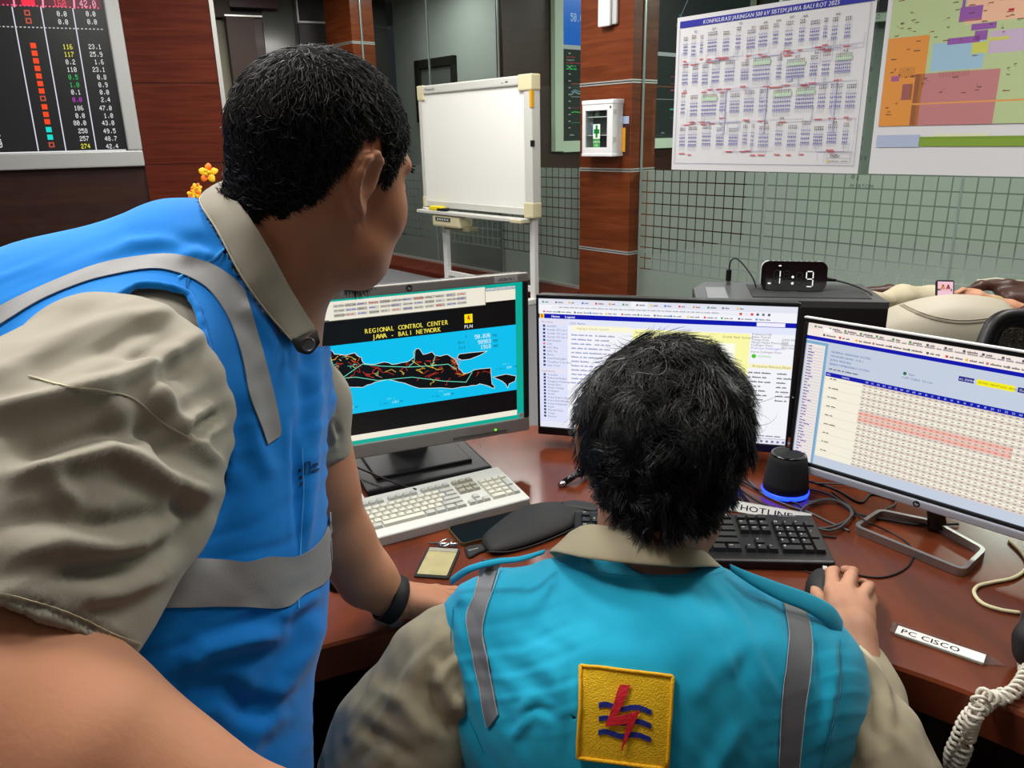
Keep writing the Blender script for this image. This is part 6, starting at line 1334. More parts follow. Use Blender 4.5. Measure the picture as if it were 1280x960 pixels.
def head_sdf(S, O, f, u, s=1.0, k=.018, fat=0.0, jl=0.0):
    f = np.array(f, float); f /= np.linalg.norm(f); u = np.array(u, float); u -= f*(f@u); u /= np.linalg.norm(u); l = np.cross(u, f)
    Mx = np.stack([f, l, u], 1); O = np.array(O)
    T = lambda x, y, z: O+Mx@(np.array([x, y, z])*s)
    def E(x, y, z, a, b, c, k_=k, neg=False): S.ell(T(x, y, z), np.array([a, b, c])*s, Mx, k_, neg)
    def Cn(p, q, a, b, k_=.01): S.cone(T(*p), T(*q), a*s, b*s, k_)
    E(-.008, 0, .01, .097, .076, .086); E(.042, 0, -.008, .05, .064, .056); E(.044, 0, -.06, .046, .054+fat, .064)
    for e in (-1, 1):
        Cn((.0, e*.05, -.062), (.03, e*.046, -.1-jl*.6), .02, .018, .02); Cn((.03, e*.046, -.1-jl*.6), (.074, e*.012, -.122-jl), .018, .016, .02); E(.06, e*(.043+fat*.6), -.055, .024+fat*.7, .02+fat*.7, .03+fat, .02); E(.035, e*(.045+fat), -.085-jl*.6, .024+fat, .018+fat, .024+fat, .015)
        Cn((.088, e*.012, .004), (.075, e*.05, .006), .009, .007, .012)
        if jl: E(.055, e*.038, -.092-jl, .03+fat*.6, .022+fat*.6, .034+fat*.6, .015)
    E(.082, 0, -.118-jl, .017, .02, .017, .012)
    for e in (-1, 1): E(.1, e*.031, -.022, .018, .016, .012, .008, True)
    Cn((.09, 0, -.012), (.112, 0, -.05), .0075, .011, .008)
    for e in (-1, 1): E(.1, e*.013, -.056, .012, .009, .008, .005); E(.084, e*.031, -.022, .0125, .0125, .0125, .002)
    E(.094, 0, -.08, .012, .024, .0065, .004); E(.092, 0, -.09, .012, .021, .007, .003); 
    for e in (-1, 1):
        hx = [(.014, .074, -.006), (.01, .081, .008), (-.004, .089, .015), (-.018, .094, .008), (-.024, .095, -.008), (-.02, .092, -.026), (-.011, .086, -.04), (.0, .079, -.05)]
        for a, b in zip(hx[:-1], hx[1:]): Cn((a[0], e*a[1], a[2]), (b[0], e*b[1], b[2]), .0044, .0044, .004)
        E(-.006, e*.080, -.012, .019, .008, .026, .006); E(.0, e*.077, -.045, .009, .006, .011, .006); E(-.002, e*.088, -.012, .011, .006, .016, .004, True); Cn((.004, e*.072, -.03), (.008, e*.078, -.012), .004, .004, .004)
    return T, Mx
def hand(S, wrist, palm_end, palm_n, side, s=1.0, curl=(.5, .5, .5, .6), spread=.0, thumb=(.5, .5), r0=.0085, lens=(.072, .08, .074, .058)):
    """wrist -> palm_end axis, palm_n = back of the hand normal, side = +1 thumb on the 'across' side"""
    w_ = np.array(wrist, float); e = np.array(palm_end, float); ax = e-w_; L_ = np.linalg.norm(ax); ax /= L_; n = np.array(palm_n, float); n -= ax*(ax@n); n /= np.linalg.norm(n); ac_ = np.cross(n, ax)*side
    for k in range(4):
        o = (1.5-k)*.0195*s; base = w_+ac_*o*.45; kn = w_+ax*(L_*(1-.02*abs(k-1)))+ac_*o+n*(.001-.002*(k-1.5)**2*.5); S.cone(base, kn, .0145*s, .0105*s, .012)
        d = ax+ac_*spread*(1.5-k); d /= np.linalg.norm(d); p = kn; ln = lens[k]*s; a = curl[k]
        for seg_, (fr_, rr_) in enumerate(((.45, 1), (.3, .9), (.25, .8))):
            ang_ = a*(.55+.5*seg_); d = d*math.cos(ang_)-n*math.sin(ang_); d /= np.linalg.norm(d); n2 = n
            q = p+d*ln*fr_; S.cone(p, q, r0*s*rr_*(1.06 if seg_ == 0 else 1), r0*s*rr_*.92, .0035); p = q
            n = n*1.0
    tb_ = w_+ax*L_*.25+ac_*.024*s; t1 = tb_+(ax*.7+ac_*.7*thumb[0]*1.4-n*.35)*.034*s; t2 = t1+(ax*.9+ac_*.25*thumb[1]-n*.2)*.028*s
    S.cone(tb_, t1, .0135*s, .0105*s, .008); S.cone(t1, t2, .0105*s, .0085*s, .004)
    S.cone(w_-ax*.012, w_+ax*.012, .024*s, .02*s, .012, (n, .78))
def strands(name, roots, dirs, nrm, length, m, parent, seg=6, r=.0009, curl=.3, grav=.6, seed=1, clump=.5, wave=3.0, shell=None, own=None):
    """locks of hair as tapered three-sided strands; vectorised"""
    rs = np.random.RandomState(seed); n = len(roots); Ln = length*rs.uniform(.6, 1.25, n); p = roots.copy(); d = dirs.copy(); pts = [p.copy()]
    ph = rs.uniform(0, 6.28, (n, 1)); cax = rs.normal(size=(n, 3)); cax /= np.linalg.norm(cax, axis=1, keepdims=True); k1 = curl*rs.uniform(.3, 1.5, (n, 1))
    if own is not None:
        m_ = own.max()+1; cc_ = rs.normal(size=(m_, 3)); cax = cc_[own]+cax*.35; cax /= np.linalg.norm(cax, axis=1, keepdims=True); ph = rs.uniform(0, 6.28, (m_, 1))[own]+rs.normal(size=(n, 1))*.25; k1 = (curl*rs.uniform(.3, 1.5, (m_, 1)))[own]; Ln = length*rs.uniform(.6, 1.25, m_)[own]*rs.uniform(.85, 1.1, n)
    if shell is not None:
        hc, hM, hr, l0, l1 = shell; q0 = (p-hc)@hM; e0 = np.linalg.norm(q0/hr, axis=1); lift = rs.uniform(l0, l1, n) if own is None else rs.uniform(l0, l1, m_)[own]+rs.normal(size=n)*.02
    for i in range(seg):
        t = (i+1)/seg; d = d+np.cross(cax, d)*k1*np.sin(wave*t+ph)*.6; d[:, 2] -= grav*t*.35; 
        # stay out of the skull
        inw = (d*nrm).sum(1, keepdims=True); d = d-nrm*np.minimum(inw, 0)*.9; d /= np.linalg.norm(d, axis=1, keepdims=True); p_ = p; p = p+d*(Ln/seg)[:, None]
        if shell is not None:
            q = (p-hc)@hM; e = np.linalg.norm(q/hr, axis=1); tg_ = e0+lift*t; q = q*(tg_/e)[:, None]**.85; p = hc+q@hM.T; d = p-p_; d /= np.linalg.norm(d, axis=1, keepdims=True)
        pts.append(p.copy())
    Pn = np.stack(pts, 1); nn = Pn.shape[1]; tg = np.gradient(Pn, axis=1); tg /= np.linalg.norm(tg, axis=2, keepdims=True)+1e-9
    a = np.cross(tg, cax[:, None, :]); a /= np.linalg.norm(a, axis=2, keepdims=True)+1e-9; b = np.cross(tg, a)
    rad = r*(1-np.linspace(0, 1, nn)**2*.85)[None, :, None]*rs.uniform(.7, 1.3, (n, 1, 1)); V = np.stack([Pn+rad*(a*math.cos(g)+b*math.sin(g)) for g in (0, 2.094, 4.189)], 2)
    V = V.reshape(-1, 3); idx = (np.arange(n)[:, None, None, None]*nn*3+np.arange(nn-1)[None, :, None, None]*3+np.arange(3)[None, None, :, None]); k2 = (np.arange(3)+1) % 3
    Q = np.stack([idx[..., 0], np.arange(n)[:, None, None]*nn*3+np.arange(nn-1)[None, :, None]*3+k2[None, None, :], np.arange(n)[:, None, None]*nn*3+(np.arange(nn-1)[None, :, None]+1)*3+k2[None, None, :], np.arange(n)[:, None, None]*nn*3+(np.arange(nn-1)[None, :, None]+1)*3+np.arange(3)[None, None, :]], -1).reshape(-1, 4)
    return mesh_np(name, V, Q, m, parent, True, True)
def merge(name, objs, m, parent):
    Vs = []; Qs = []; o_ = 0
def hang(obj_pts): return obj_pts
# ---------------------------------------------------------------- standing man
HA = P(407, 187, .80); yaw = R(50); pt = R(12); rlA = R(13)
fA = np.array([math.cos(pt)*math.cos(yaw), math.cos(pt)*math.sin(yaw), -math.sin(pt)]); uA = np.array([math.sin(pt)*math.cos(yaw), math.sin(pt)*math.sin(yaw), math.cos(pt)])
hipA = P(150, 1060, .80); 
lA_ = np.cross(uA, fA); uA = uA*math.cos(rlA)-lA_*math.sin(rlA)*-1*-1
pA = empty('person', (hipA[0], hipA[1], 0), 'standing man with short dark hair in khaki shirt and blue vest leaning over the desk', 'person')
S = SDF(); TA, MA = head_sdf(S, HA, fA, uA, .94, .018, .008, .016)
S.cone(TA(-.03, 0, -.06), P(318, 350, .83), .06, .07, .03); S.cone(P(318, 350, .83), P(262, 460, .82), .07, .085, .04); S.cone(TA(.055, 0, -.1), P(345, 320, .83), .026, .05, .03)
S.chain([(P(300, 460, .84), .08), (P(215, 620, .80), .105), (P(205, 900, .78), .115), (hipA, .12)], .05)
legs = [np.array([hipA[0]-.05, hipA[1]+.10, .42]), np.array([hipA[0]+.06, hipA[1]-.09, .42])]
for lg_ in legs: S.chain([(hipA, .1), (lg_, .055), (lg_*np.array([1, 1, 0])+np.array([-.01, -.03, .09]), .04)], .03)
# right arm (near): shoulder, elbow, wrist
S.chain([(P(215, 480, .76), .055), (P(140, 540, .62), .045), (P(30, 740, .53), .04), (P(4, 884, .447), .053)], .03)
wrA = P(520, 1195, .56); S.chain([(P(4, 884, .445), .053), (P(90, 956, .44), .0515), (P(205, 1036, .455), .0485), (P(345, 1090, .49), .0455), (wrA, .03)], .04)
hand(S, wrA, wrA+np.array([.075, .03, -.015]), (0, 0, 1), 1, curl=(.5, .55, .55, .6))
# left arm (far) with the hand on the desk edge
S.chain([(P(330, 470, .92), .05), (P(378, 500, 1.0), .047), (P(394, 565, 1.02), .042), (P(403, 612, 1.03), .0425), (P(426, 676, 1.06), .0405), (P(458, 722, 1.085), .035), (onz(487, 746, DZ+.045), .029)], .03)
wl_ = onz(493, 749, DZ+.043); pe = onz(553, 748, DZ+.026); hand(S, wl_, pe, (0, .1, 1), 1, 1.0, (.12, .15, .18, .2), .05, (.6, .4))
S.cone(wl_, onz(525, 752, DZ+.032), .026, .027, .015, ((0, 0, 1), .8))
bodyV, bodyQ = S.mesh(.0036); bodyV = smooth_np(bodyV, bodyQ, 2)
bodyV = folds(bodyV, bodyQ, [([(440, 235), (447, 262), (452, 285)], 2.2, -.003), ([(435, 232), (441, 262), (447, 290)], 1.8, -.0018), ([(284, 240), (330, 262)], 4, .001), ([(505, 745), (512, 770), (505, 780)], 2, -.0015)])
oA = mesh_np('body', bodyV, bodyQ, M_skinA, pA, True, True)
loc = (bodyV-HA)@MA/.94   # head-local
Na = normals_np(bodyV, bodyQ)
def hairline(x):
    return np.interp(x, [-.12, -.085, -.06, -.04, -.026, -.012, .012, .02, .036, .05, .062, .08, .12], [-.086, -.084, -.064, -.04, .0, .026, .026, -.018, -.022, .012, .02, .05, .06])
near = (np.linalg.norm(loc, axis=1) < .135) & (np.abs(loc[:, 1]) < .084)
hm = near & (loc[:, 2] > hairline(loc[:, 0])+.004*np.sin(loc[:, 0]*300))
def cap_from(V, Q, N, mask, off, name, m, parent, falloff=None):
    f = mask[Q].all(1); ids = np.unique(Q[f]); mp_ = -np.ones(len(V), int); mp_[ids] = np.arange(len(ids)); return mesh_np(name, V[ids]+N[ids]*(off if np.isscalar(off) else off[ids][:, None]), mp_[Q[f]], m, parent, True, True)
edge = np.clip((loc[:, 2]-hairline(loc[:, 0]))/.03, 0, 1)
bump_ = noise3(loc, 260, 3)*.0012+noise3(loc, 110, 4)*.0016
offA = .001+.005*edge**.7*np.clip(.35+(loc[:, 2]+.09)/.12, .3, 1.2)+bump_*edge
cap_from(bodyV, bodyQ, Na, hm, offA, 'hair', M_haircap, pA)
ids = np.where(hm)[0]; rs = np.random.RandomState(2); pick = rs.choice(ids, 19000)
rts = bodyV[pick]+Na[pick]*(offA[pick]*.75)[:, None]+rs.normal(size=(19000, 3))*.0012; lz = loc[pick]
crown = np.array([-.05, 0, .085]); away = lz-crown; away /= np.linalg.norm(away, axis=1, keepdims=True)+1e-6
dl = away@MA.T*.9; dd = dl+Na[pick]*(.04+.1*np.clip(edge[pick], 0, 1))[:, None]+rs.normal(size=(19000, 3))*.32; dd /= np.linalg.norm(dd, axis=1, keepdims=True)
strands('hair_strands', rts, dd, Na[pick], (.004+.011*edge[pick]), M_hairA, pA, 5, .0005, .8, .1, 3, shell=(HA+MA@np.array([-.006, 0, .006])*.94, MA, np.array([.1, .08, .09])*.94, -.01, .035))
# stubble and goatee, brow and lashes
gm = np.where((np.abs(loc[:, 0]-.088) < .018) & (np.abs(loc[:, 1]) < .02) & (loc[:, 2] < -.12) & (loc[:, 2] > -.16))[0]
if len(gm):
    pk = rs.choice(gm, 500); strands('goatee', bodyV[pk], Na[pk]*.8+np.array([.1, .05, -.5])+rs.normal(size=(500, 3))*.2, Na[pk], np.full(500, .011), M_brow, pA, 4, .00035, .3, .5, 4)
for e in (-1, 1):
    bm_ = np.where((loc[:, 0] > .05) & (np.abs(loc[:, 1]-e*.034) < .022) & (np.abs(loc[:, 2]-.006) < .005))[0]
    if len(bm_): pk = rs.choice(bm_, 300); strands('eyebrow', bodyV[pk], Na[pk]*.4+MA[:, 1]*e*.9+rs.normal(size=(300, 3))*.15, Na[pk], np.full(300, .004), M_brow, pA, 3, .0004, .1, .1, 5)
    mb = MB().tube([TA(.091-.012*abs(a), e*(.031+.016*a), -.019+.003*(1-a*a)) for a in np.linspace(-1, 1, 9)], .0012, 6); o = mb.build('eyelash_line', M_brow, smooth=True); setparent_keep(o, pA)
# shirt body (torso + sleeves)
torso = SDF()
torso.chain([(P(245, 384, .82), .105), (P(80, 480, .80), .125), (P(-60, 620, .78), .14)], .05)
torso.cone(P(285, 455, .85), P(234, 640, .80), .095, .118, .06); torso.chain([(P(205, 560, .80), .138), (P(198, 760, .78), .142), (P(180, 1000, .76), .138), (hipA, .15)], .06)
torso.cone(P(110, 560, .80), P(110, 960, .78), .13, .14, .06); torso.cone(P(240, 425, .80), P(165, 475, .68), .072, .066, .05); torso.cone(P(305, 435, .86), P(368, 500, .93), .06, .04, .04)
tV, tQ = torso.mesh(.0045, 0.0); tV = smooth_np(tV, tQ, 2)
tl_ = (tV-HA)
mesh_np('shirt', tV, tQ, M_khaki, pA, True, True)
vV, vQ = torso.mesh(.0036, .009); vV = smooth_np(vV, vQ, 2)
FLV = [([(395, 440), (392, 520), (388, 600), (378, 690)], 9, .006), ([(375, 420), (383, 500), (378, 560)], 8, -.005), ([(355, 400), (372, 440), (384, 480)], 7, .004), ([(368, 520), (372, 600), (374, 690)], 5, -.004), ([(300, 380), (325, 400), (350, 440)], 10, .004),
       ([(225, 322), (245, 316), (268, 320)], 8, .003), ([(215, 305), (250, 300), (280, 318)], 9, -.0025), ([(270, 310), (290, 330), (318, 350)], 8, .004), ([(150, 305), (200, 300), (240, 308)], 7, .0022), ([(120, 330), (170, 315), (210, 312)], 6, -.002),
       ([(225, 835), (255, 812), (300, 800), (350, 792)], 12, .010), ([(235, 865), (280, 860), (310, 885), (340, 880)], 14, -.007), ([(330, 880), (360, 850), (385, 810), (402, 770)], 12, .008), ([(400, 740), (370, 760), (350, 775)], 8, .005), ([(300, 960), (320, 915), (360, 880)], 14, .006), ([(285, 590), (280, 660), (262, 720)], 26, -.006),
       ([(305, 470), (322, 560), (340, 600)], 12, .004), ([(60, 345), (120, 322), (180, 306)], 10, .002)]
vV = folds(vV, vQ, FLV); vV = wrinkle(vV, vQ, (1, -.35), 34, .0011, 21); vN = normals_np(vV, vQ)
pr = proj(vV); XY = pr[:, :2]
ft = ((vN*(vV-C0)).sum(1) < .02)
armh = [(-60, 520), (0, 468), (28, 446), (60, 424), (105, 396), (145, 372), (172, 358), (200, 358), (230, 366), (242, 382), (252, 412), (262, 450), (271, 492), (279, 530), (285, 565), (283, 600), (262, 650), (200, 720), (100, 700), (-60, 640)]
neckh = [(236, 225), (250, 250), (272, 290), (300, 345), (330, 385), (352, 412), (370, 428), (392, 432), (420, 432), (425, 380), (330, 250), (280, 200)]
rem = (in_poly(XY, armh) & ft) | (in_poly(XY, neckh) & (pr[:, 2] < 1.5)) | (vV[:, 2] < .60)
# far side: open front handled by hidden region; snap the cut rim to the drawn edge
def snap(V, Q, rem, poly, rng_=9):
    keep = ~rem; f = keep[Q].all(1); f_any = ~f & keep[Q].any(1); rim = np.unique(Q[f_any]); rim = rim[keep[rim]]
    pr = proj(V[rim]); pl = poly+[poly[0]]; d, t, s_ = segd(pr[:, :2], pl); ok = d < rng_; best = pr[:, :2].copy()
    for i in np.where(ok)[0]:
        q = pr[i, :2]; bd = 1e9
        for a, b in zip(pl[:-1], pl[1:]):
            a = np.array(a, float); b = np.array(b, float); ab = b-a; tt_ = np.clip(((q-a)@ab)/(ab@ab), 0, 1); c = a+tt_*ab; dd_ = np.hypot(*(q-c))
            if dd_ < bd: bd = dd_; best[i] = c
        V[rim[i]] = P(best[i, 0], best[i, 1], pr[i, 2])
    return V, Q[f]
vV2, vQ2 = snap(vV.copy(), vQ, rem, armh)
def compact(V, Q):
    ids = np.unique(Q); mp_ = -np.ones(len(V), int); mp_[ids] = np.arange(len(ids)); return V[ids], mp_[Q]
vV2, vQ2 = compact(vV2, vQ2)
vestA = mesh_np('vest', vV2, vQ2, M_vestA, pA, True, True); so = vestA.modifiers.new('thickness', 'SOLIDIFY'); so.thickness = .003; so.offset = -1
bvA = bvh(vV2, vQ2)
U1 = [(-40, 410), (0, 384), (50, 360), (112, 335), (160, 324), (215, 319), (260, 329), (298, 355), (312, 385), (322, 420), (330, 450), (343, 500), (350, 537), (348, 546)]
L1 = [(-40, 430), (0, 407), (50, 377), (100, 356), (140, 345), (190, 337), (225, 343), (257, 360), (280, 389), (294, 420), (303, 452), (311, 494), (326, 535), (333, 556)]
conform(bvA, U1, L1, 90, 6, .0009, M_tapeA, 'reflective_tape', vestA)
conform(bvA, [(150, 705), (200, 700), (240, 698), (277, 700), (310, 702), (337, 696), (372, 695), (400, 675), (414, 640)], [(150, 765), (207, 760), (240, 759), (277, 758), (318, 759), (357, 759), (380, 743), (406, 727), (416, 700)], 50, 6, .0009, M_tapeA, 'reflective_tape', vestA)
M_stitch = mat('stitching_blue', (70, 180, 240), .8); M_seamd = mat('seam_dark', (6, 60, 110), .9)
for pl, m in (([(377, 560), (379, 620), (374, 690), (372, 760)], M_stitch), ([(251, 262), (275, 292), (300, 318), (330, 352), (352, 395)], M_stitch), ([(288, 306), (270, 325), (250, 338), (234, 350), (233, 364)], M_seamd), ([(280, 312), (262, 326), (240, 338), (222, 348)], M_stitch)):
    conform(bvA, [(a-.5, b-.5) for a, b in pl], [(a+.7, b+.6) for a, b in pl], 30, 2, .0016 if m is M_seamd else .0013, m, 'stitched_seam', vestA, .0004)
for q in ((374, 588), (375, 597), (376, 605)): conform(bvA, [(q[0]-1.6, q[1]-2), (q[0]+1.6, q[1]-2)], [(q[0]-1.6, q[1]+2), (q[0]+1.6, q[1]+2)], 3, 3, .0014, M_black, 'printed_mark', vestA, .0003)
for A_, B_ in (([(379, 580), (379, 594)], [(381, 580), (381, 594)]), ([(380, 578), (386, 576)], [(380, 580), (386, 578)]), ([(385, 577), (386, 592)], [(387, 577), (388, 592)]), ([(389, 580), (396, 578)], [(389, 583), (396, 581)]), ([(389, 587), (397, 585)], [(389, 590), (397, 588)])): conform(bvA, A_, B_, 5, 2, .0014, M_seamd, 'printed_mark', vestA, .0003)
# rolled armhole rim
M_vrimA = M_vestA
rim = [(0, 468), (28, 446), (60, 424), (105, 396), (145, 372), (172, 358), (200, 358), (230, 366), (242, 382), (252, 412), (262, 450), (271, 492), (279, 530), (284, 565)]
rp3 = []
for q in catmull(rim, 80):
    h = bvA.ray_cast(Vector(C0), Vector(ray(q[0]+ (1.5 if q[1] > 380 and q[0] > 200 else 0), q[1]-2.5)).normalized())
    if h[0]: rp3.append(np.array(h[0]))
if len(rp3) > 4: o = MB().tube(rp3, .003, 8).build('armhole_rim', M_vestA, smooth=True); setparent_keep(o, vestA)
# near sleeve
slv = SDF(); slv.chain([(P(190, 472, .72), .062), (P(144, 492, .62), .074), (P(72, 600, .55), .099), (P(4, 700, .505), .097), (P(-62, 840, .455), .089)], .03); slv.cone(P(208, 550, .66), P(180, 620, .6), .048, .043, .05)
ra, rb, rc = ray(-80, 726), ray(165, 822), ray(70, 786)
pn = np.cross(ray(0, 757), ray(165, 821)); pn /= np.linalg.norm(pn)
if (P(50, 900, .5)-C0)@pn < 0: pn = -pn
def sl_post(D, g):
    pl = (g-C0)@pn; cav = -(D+.0065); D2 = np.maximum(D, np.where(pl > -.05, cav, -1)); return np.maximum(D2, pl)
slv_V, slv_Q = slv.mesh(.0034, 0, sl_post); slv_V = smooth_np(slv_V, slv_Q, 1)
FS = [([(-20, 522), (0, 515), (60, 503), (130, 485), (200, 455), (250, 418)], 12, .009), ([(0, 560), (60, 552), (130, 530), (200, 535), (235, 575)], 20, -.013), ([(0, 600), (60, 582), (140, 562), (190, 590), (235, 612), (275, 612)], 13, .008), ([(175, 462), (212, 515), (245, 555), (278, 585)], 8, .006), ([(150, 480), (190, 520), (225, 570)], 12, -.006),
      ([(238, 545), (255, 530), (276, 515)], 8, -.012), ([(15, 695), (80, 678), (140, 690), (200, 676)], 14, .006), ([(60, 722), (120, 712), (180, 700), (220, 670)], 13, -.007), ([(100, 748), (150, 742), (200, 716)], 10, .005), ([(0, 650), (70, 640), (150, 652), (240, 640)], 15, -.005),
      ([(20, 440), (90, 415), (160, 398), (215, 392)], 9, .004), ([(30, 470), (100, 440), (170, 425)], 11, -.005), ([(130, 436), (185, 450), (235, 470)], 8, -.004), ([(0, 748), (60, 760), (110, 780), (160, 806)], 5, -.003), ([(215, 600), (240, 650), (215, 700)], 10, -.005), ([(60, 590), (100, 640), (150, 640)], 12, .004)]
slv_V = folds(slv_V, slv_Q, FS); slv_V = wrinkle(slv_V, slv_Q, (1, -.42), 52, .0013, 31, .5)
slv_V += normals_np(slv_V, slv_Q)*(noise3(slv_V, 30, 8)*.0010)[:, None]
slA = mesh_np('sleeve', slv_V, slv_Q, M_khaki, pA, True, True); bvS = bvh(slv_V, slv_Q)
M_stk = mat('stitching_khaki', (196, 188, 160), .8)
conform(bvS, [(-10, 738), (50, 752), (100, 770), (140, 790), (175, 803)], [(-10, 740), (50, 754), (100, 772), (140, 792), (175, 805)], 40, 2, .0006, M_stk, 'hem_stitching', slA, .0006)
conform(bvS, [(35, 470), (80, 482), (130, 487), (170, 500), (205, 528), (240, 548)], [(35, 471.5), (80, 483.5), (130, 488.5), (170, 501.5), (205, 529.5), (240, 549.5)], 40, 2, .0006, M_stk, 'sleeve_seam', slA, .0006)
# far sleeve
fs = SDF(); fs.chain([(P(350, 470, .93), .062), (P(382, 505, 1.0), .055), (P(395, 590, 1.02), .0485)], .02); 
pn2 = np.cross(ray(380, 592), ray(428, 575)); pn2 /= np.linalg.norm(pn2)
if (P(400, 640, .95)-C0)@pn2 < 0: pn2 = -pn2
V, Q = fs.mesh(.0036, 0, lambda D, g: np.maximum(D, (g-C0)@pn2)); V = smooth_np(V, Q, 1); V = folds(V, Q, [([(408, 505), (416, 530), (418, 560)], 4, .003), ([(412, 520), (424, 545)], 4, -.003), ([(404, 560), (425, 552)], 3, -.002)]); mesh_np('sleeve', V, Q, M_khaki, pA, True, True)
# collar (folded flap around the neck)
A_ = [P(430, 330, .98), P(360, 240, .93), P(300, 226, .86), P(281, 229, .80), P(305, 262, .765), P(335, 310, .755), P(362, 360, .765), P(395, 412, .79)]
B_ = [P(420, 380, 1.0), P(340, 262, .95), P(270, 240, .88), P(249, 252, .80), P(272, 292, .745), P(300, 345, .725), P(330, 388, .735), P(364, 427, .765)]
bvBody = bvh(bodyV, bodyQ)
def ondepth(px, py, off, bvs, dmax=1.3):
    r = ray(px, py); l = np.linalg.norm(r); best = None
    for b in bvs:
        h = b.ray_cast(Vector(C0), Vector(r/l))
        if h[0] is not None and (best is None or h[3]/l < best): best = h[3]/l
    return P(px, py, (best if best else .8)-off)
A_[3:] = [ondepth(x, y, o_, [bvBody, bvA]) for x, y, o_ in ((283, 229, .004), (305, 262, .010), (335, 310, .014), (362, 360, .016), (395, 412, .018))]
B_[3:] = [ondepth(x, y, o_, [bvh(vV, vQ)]) for x, y, o_ in ((249, 252, .006), (272, 292, .008), (300, 345, .008), (330, 388, .008), (364, 427, .008))]
sheet('collar', A_, B_, 40, 7, M_khaki, pA, .003, .004, None, tuple(-Fw), .0005)
sheet('collar_stand', [a+np.array([0, 0, .0])+Fw*.006 for a in A_], [b+Fw*.02 for b in B_], 30, 4, M_khakid, pA, .003, 0)
o = MB().tube(catmull([b*.93+a*.07-Fw*.004 for a, b in zip(A_[2:], B_[2:])], 60), .0007, 5).build('collar_stitching', M_stk, smooth=True); setparent_keep(o, pA)
cdp = ((B_[-1]-C0)@Fw)+.004
sheet('collar_tab', [P(362, 421, cdp), P(380, 424, cdp), P(397, 411, cdp)], [P(372, 440, cdp), P(388, 443, cdp), P(401, 428, cdp)], 10, 5, mat('collar_dark', (44, 44, 42), .7), pA, .004, .002, None, tuple(-Fw))
q = P(386, 431, cdp-.005); o = MB().lathe([(0, 0), (.0065, 0), (.0075, .0012), (.0065, .002), (.005, .0012), (0, .001)], 20).build('button', mat('button_dark', (70, 72, 74), .3)); o.matrix_world = frameM(tuple(q), Rt, Up); setparent_keep(o, pA)
# wristwatch
axw = onz(525, 752, DZ+.04)-onz(462, 727, DZ+.09); axw /= np.linalg.norm(axw); cw0 = onz(488, 747, DZ+.048); s1_ = np.cross(axw, [0, 0, 1.]); s1_ /= np.linalg.norm(s1_); s2_ = np.cross(s1_, axw)
V = []; Fc = []; n = 40
for i in range(n):
    a = 2*math.pi*i/n; d = s1_*math.cos(a)*.0345+s2_*math.sin(a)*.031; dn = d/np.linalg.norm(d)
    for e, o_ in ((-.009, 0), (-.0075, .0028), (.0075, .0028), (.009, 0)): V.append(cw0+d+dn*(o_+.001)+axw*e*1.3)
Fc = [[i*4+k, i*4+(k+1) % 4, ((i+1) % n)*4+(k+1) % 4, ((i+1) % n)*4+k] for i in range(n) for k in range(4)]
wt = mesh_np('wristwatch', V, Fc, M_blackrub, pA, True, True)
fc = cw0-s1_*.0*1+(s1_*math.cos(R(200))*.036+s2_*math.sin(R(200))*.033); nf = fc-cw0; nf /= np.linalg.norm(nf)
o = rrect(.03, .034, .009, 0, .009).build('watch_case', M_blackg, auto=40); o.matrix_world = frameM(tuple(fc-nf*.001), axw, np.cross(nf, axw)); setparent_keep(o, wt)
# trousers and shoes
S = SDF(); S.cone(hipA+np.array([0, 0, .1]), hipA, .15, .155, .05)
for lg_ in legs: S.chain([(hipA+(lg_-hipA)*.15, .12), (lg_, .085), (lg_*np.array([1, 1, 0])+np.array([-.01, -.03, .06]), .07)], .04)
V, Q = S.mesh(.012, 0, lambda D, g: np.maximum(D, g[..., 2]-.72)); V = smooth_np(V, Q, 2); mesh_np('trousers', V, Q, M_trous, pA, True, True)
for lg_ in legs: S = SDF(); q = lg_*np.array([1, 1, 0]); S.cone(q+np.array([-.03, -.05, .045]), q+np.array([.12, .09, .036]), .042, .036, .02); V, Q = S.mesh(.008, 0, lambda D, g: np.maximum(D, .003-g[..., 2])); mesh_np('shoe', V, Q, M_shoe, pA, True, True)
# ---------------------------------------------------------------- seated man
HB = P(827, 546, .885); yb_ = R(84); pb_ = R(27)
fB = np.array([math.cos(pb_)*math.cos(yb_), math.cos(pb_)*math.sin(yb_), -math.sin(pb_)]); uB = np.array([math.sin(pb_)*math.cos(yb_), math.sin(pb_)*math.sin(yb_), math.cos(pb_)])
hipB = P(815, 1230, .90); hipB[2] = .55
pB = empty('person', (hipB[0], hipB[1], 0), 'seated man seen from behind with black wavy hair, cyan vest and yellow back patch', 'person')
S = SDF(); TB, MBm = head_sdf(S, HB, fB, uB, 1.0)
nk = P(806, 735, .912); S.cone(TB(-.03, 0, -.06), nk, .054, .054, .03); S.chain([(nk, .054), (P(808, 880, .91), .08), (hipB, .11)], .05)
S.cone(P(680, 830, .89), P(930, 840, .89), .045, .045, .05)
elL = P(462, 985, .83); elR = P(1100, 1010, .85)
S.chain([(P(640, 790, .88), .035), (elL, .036), (P(560, 1120, .95), .036)], .03)
wrB = onz(1066, 790, DZ+.045); S.chain([(P(985, 840, .88), .035), (elR, .036), (elR*.45+wrB*.55, .034), (wrB, .026)], .03)
wLB = P(560, 1120, .95); hand(S, wLB, wLB+np.array([.06, .05, -.01]), (0, 0, 1), -1)
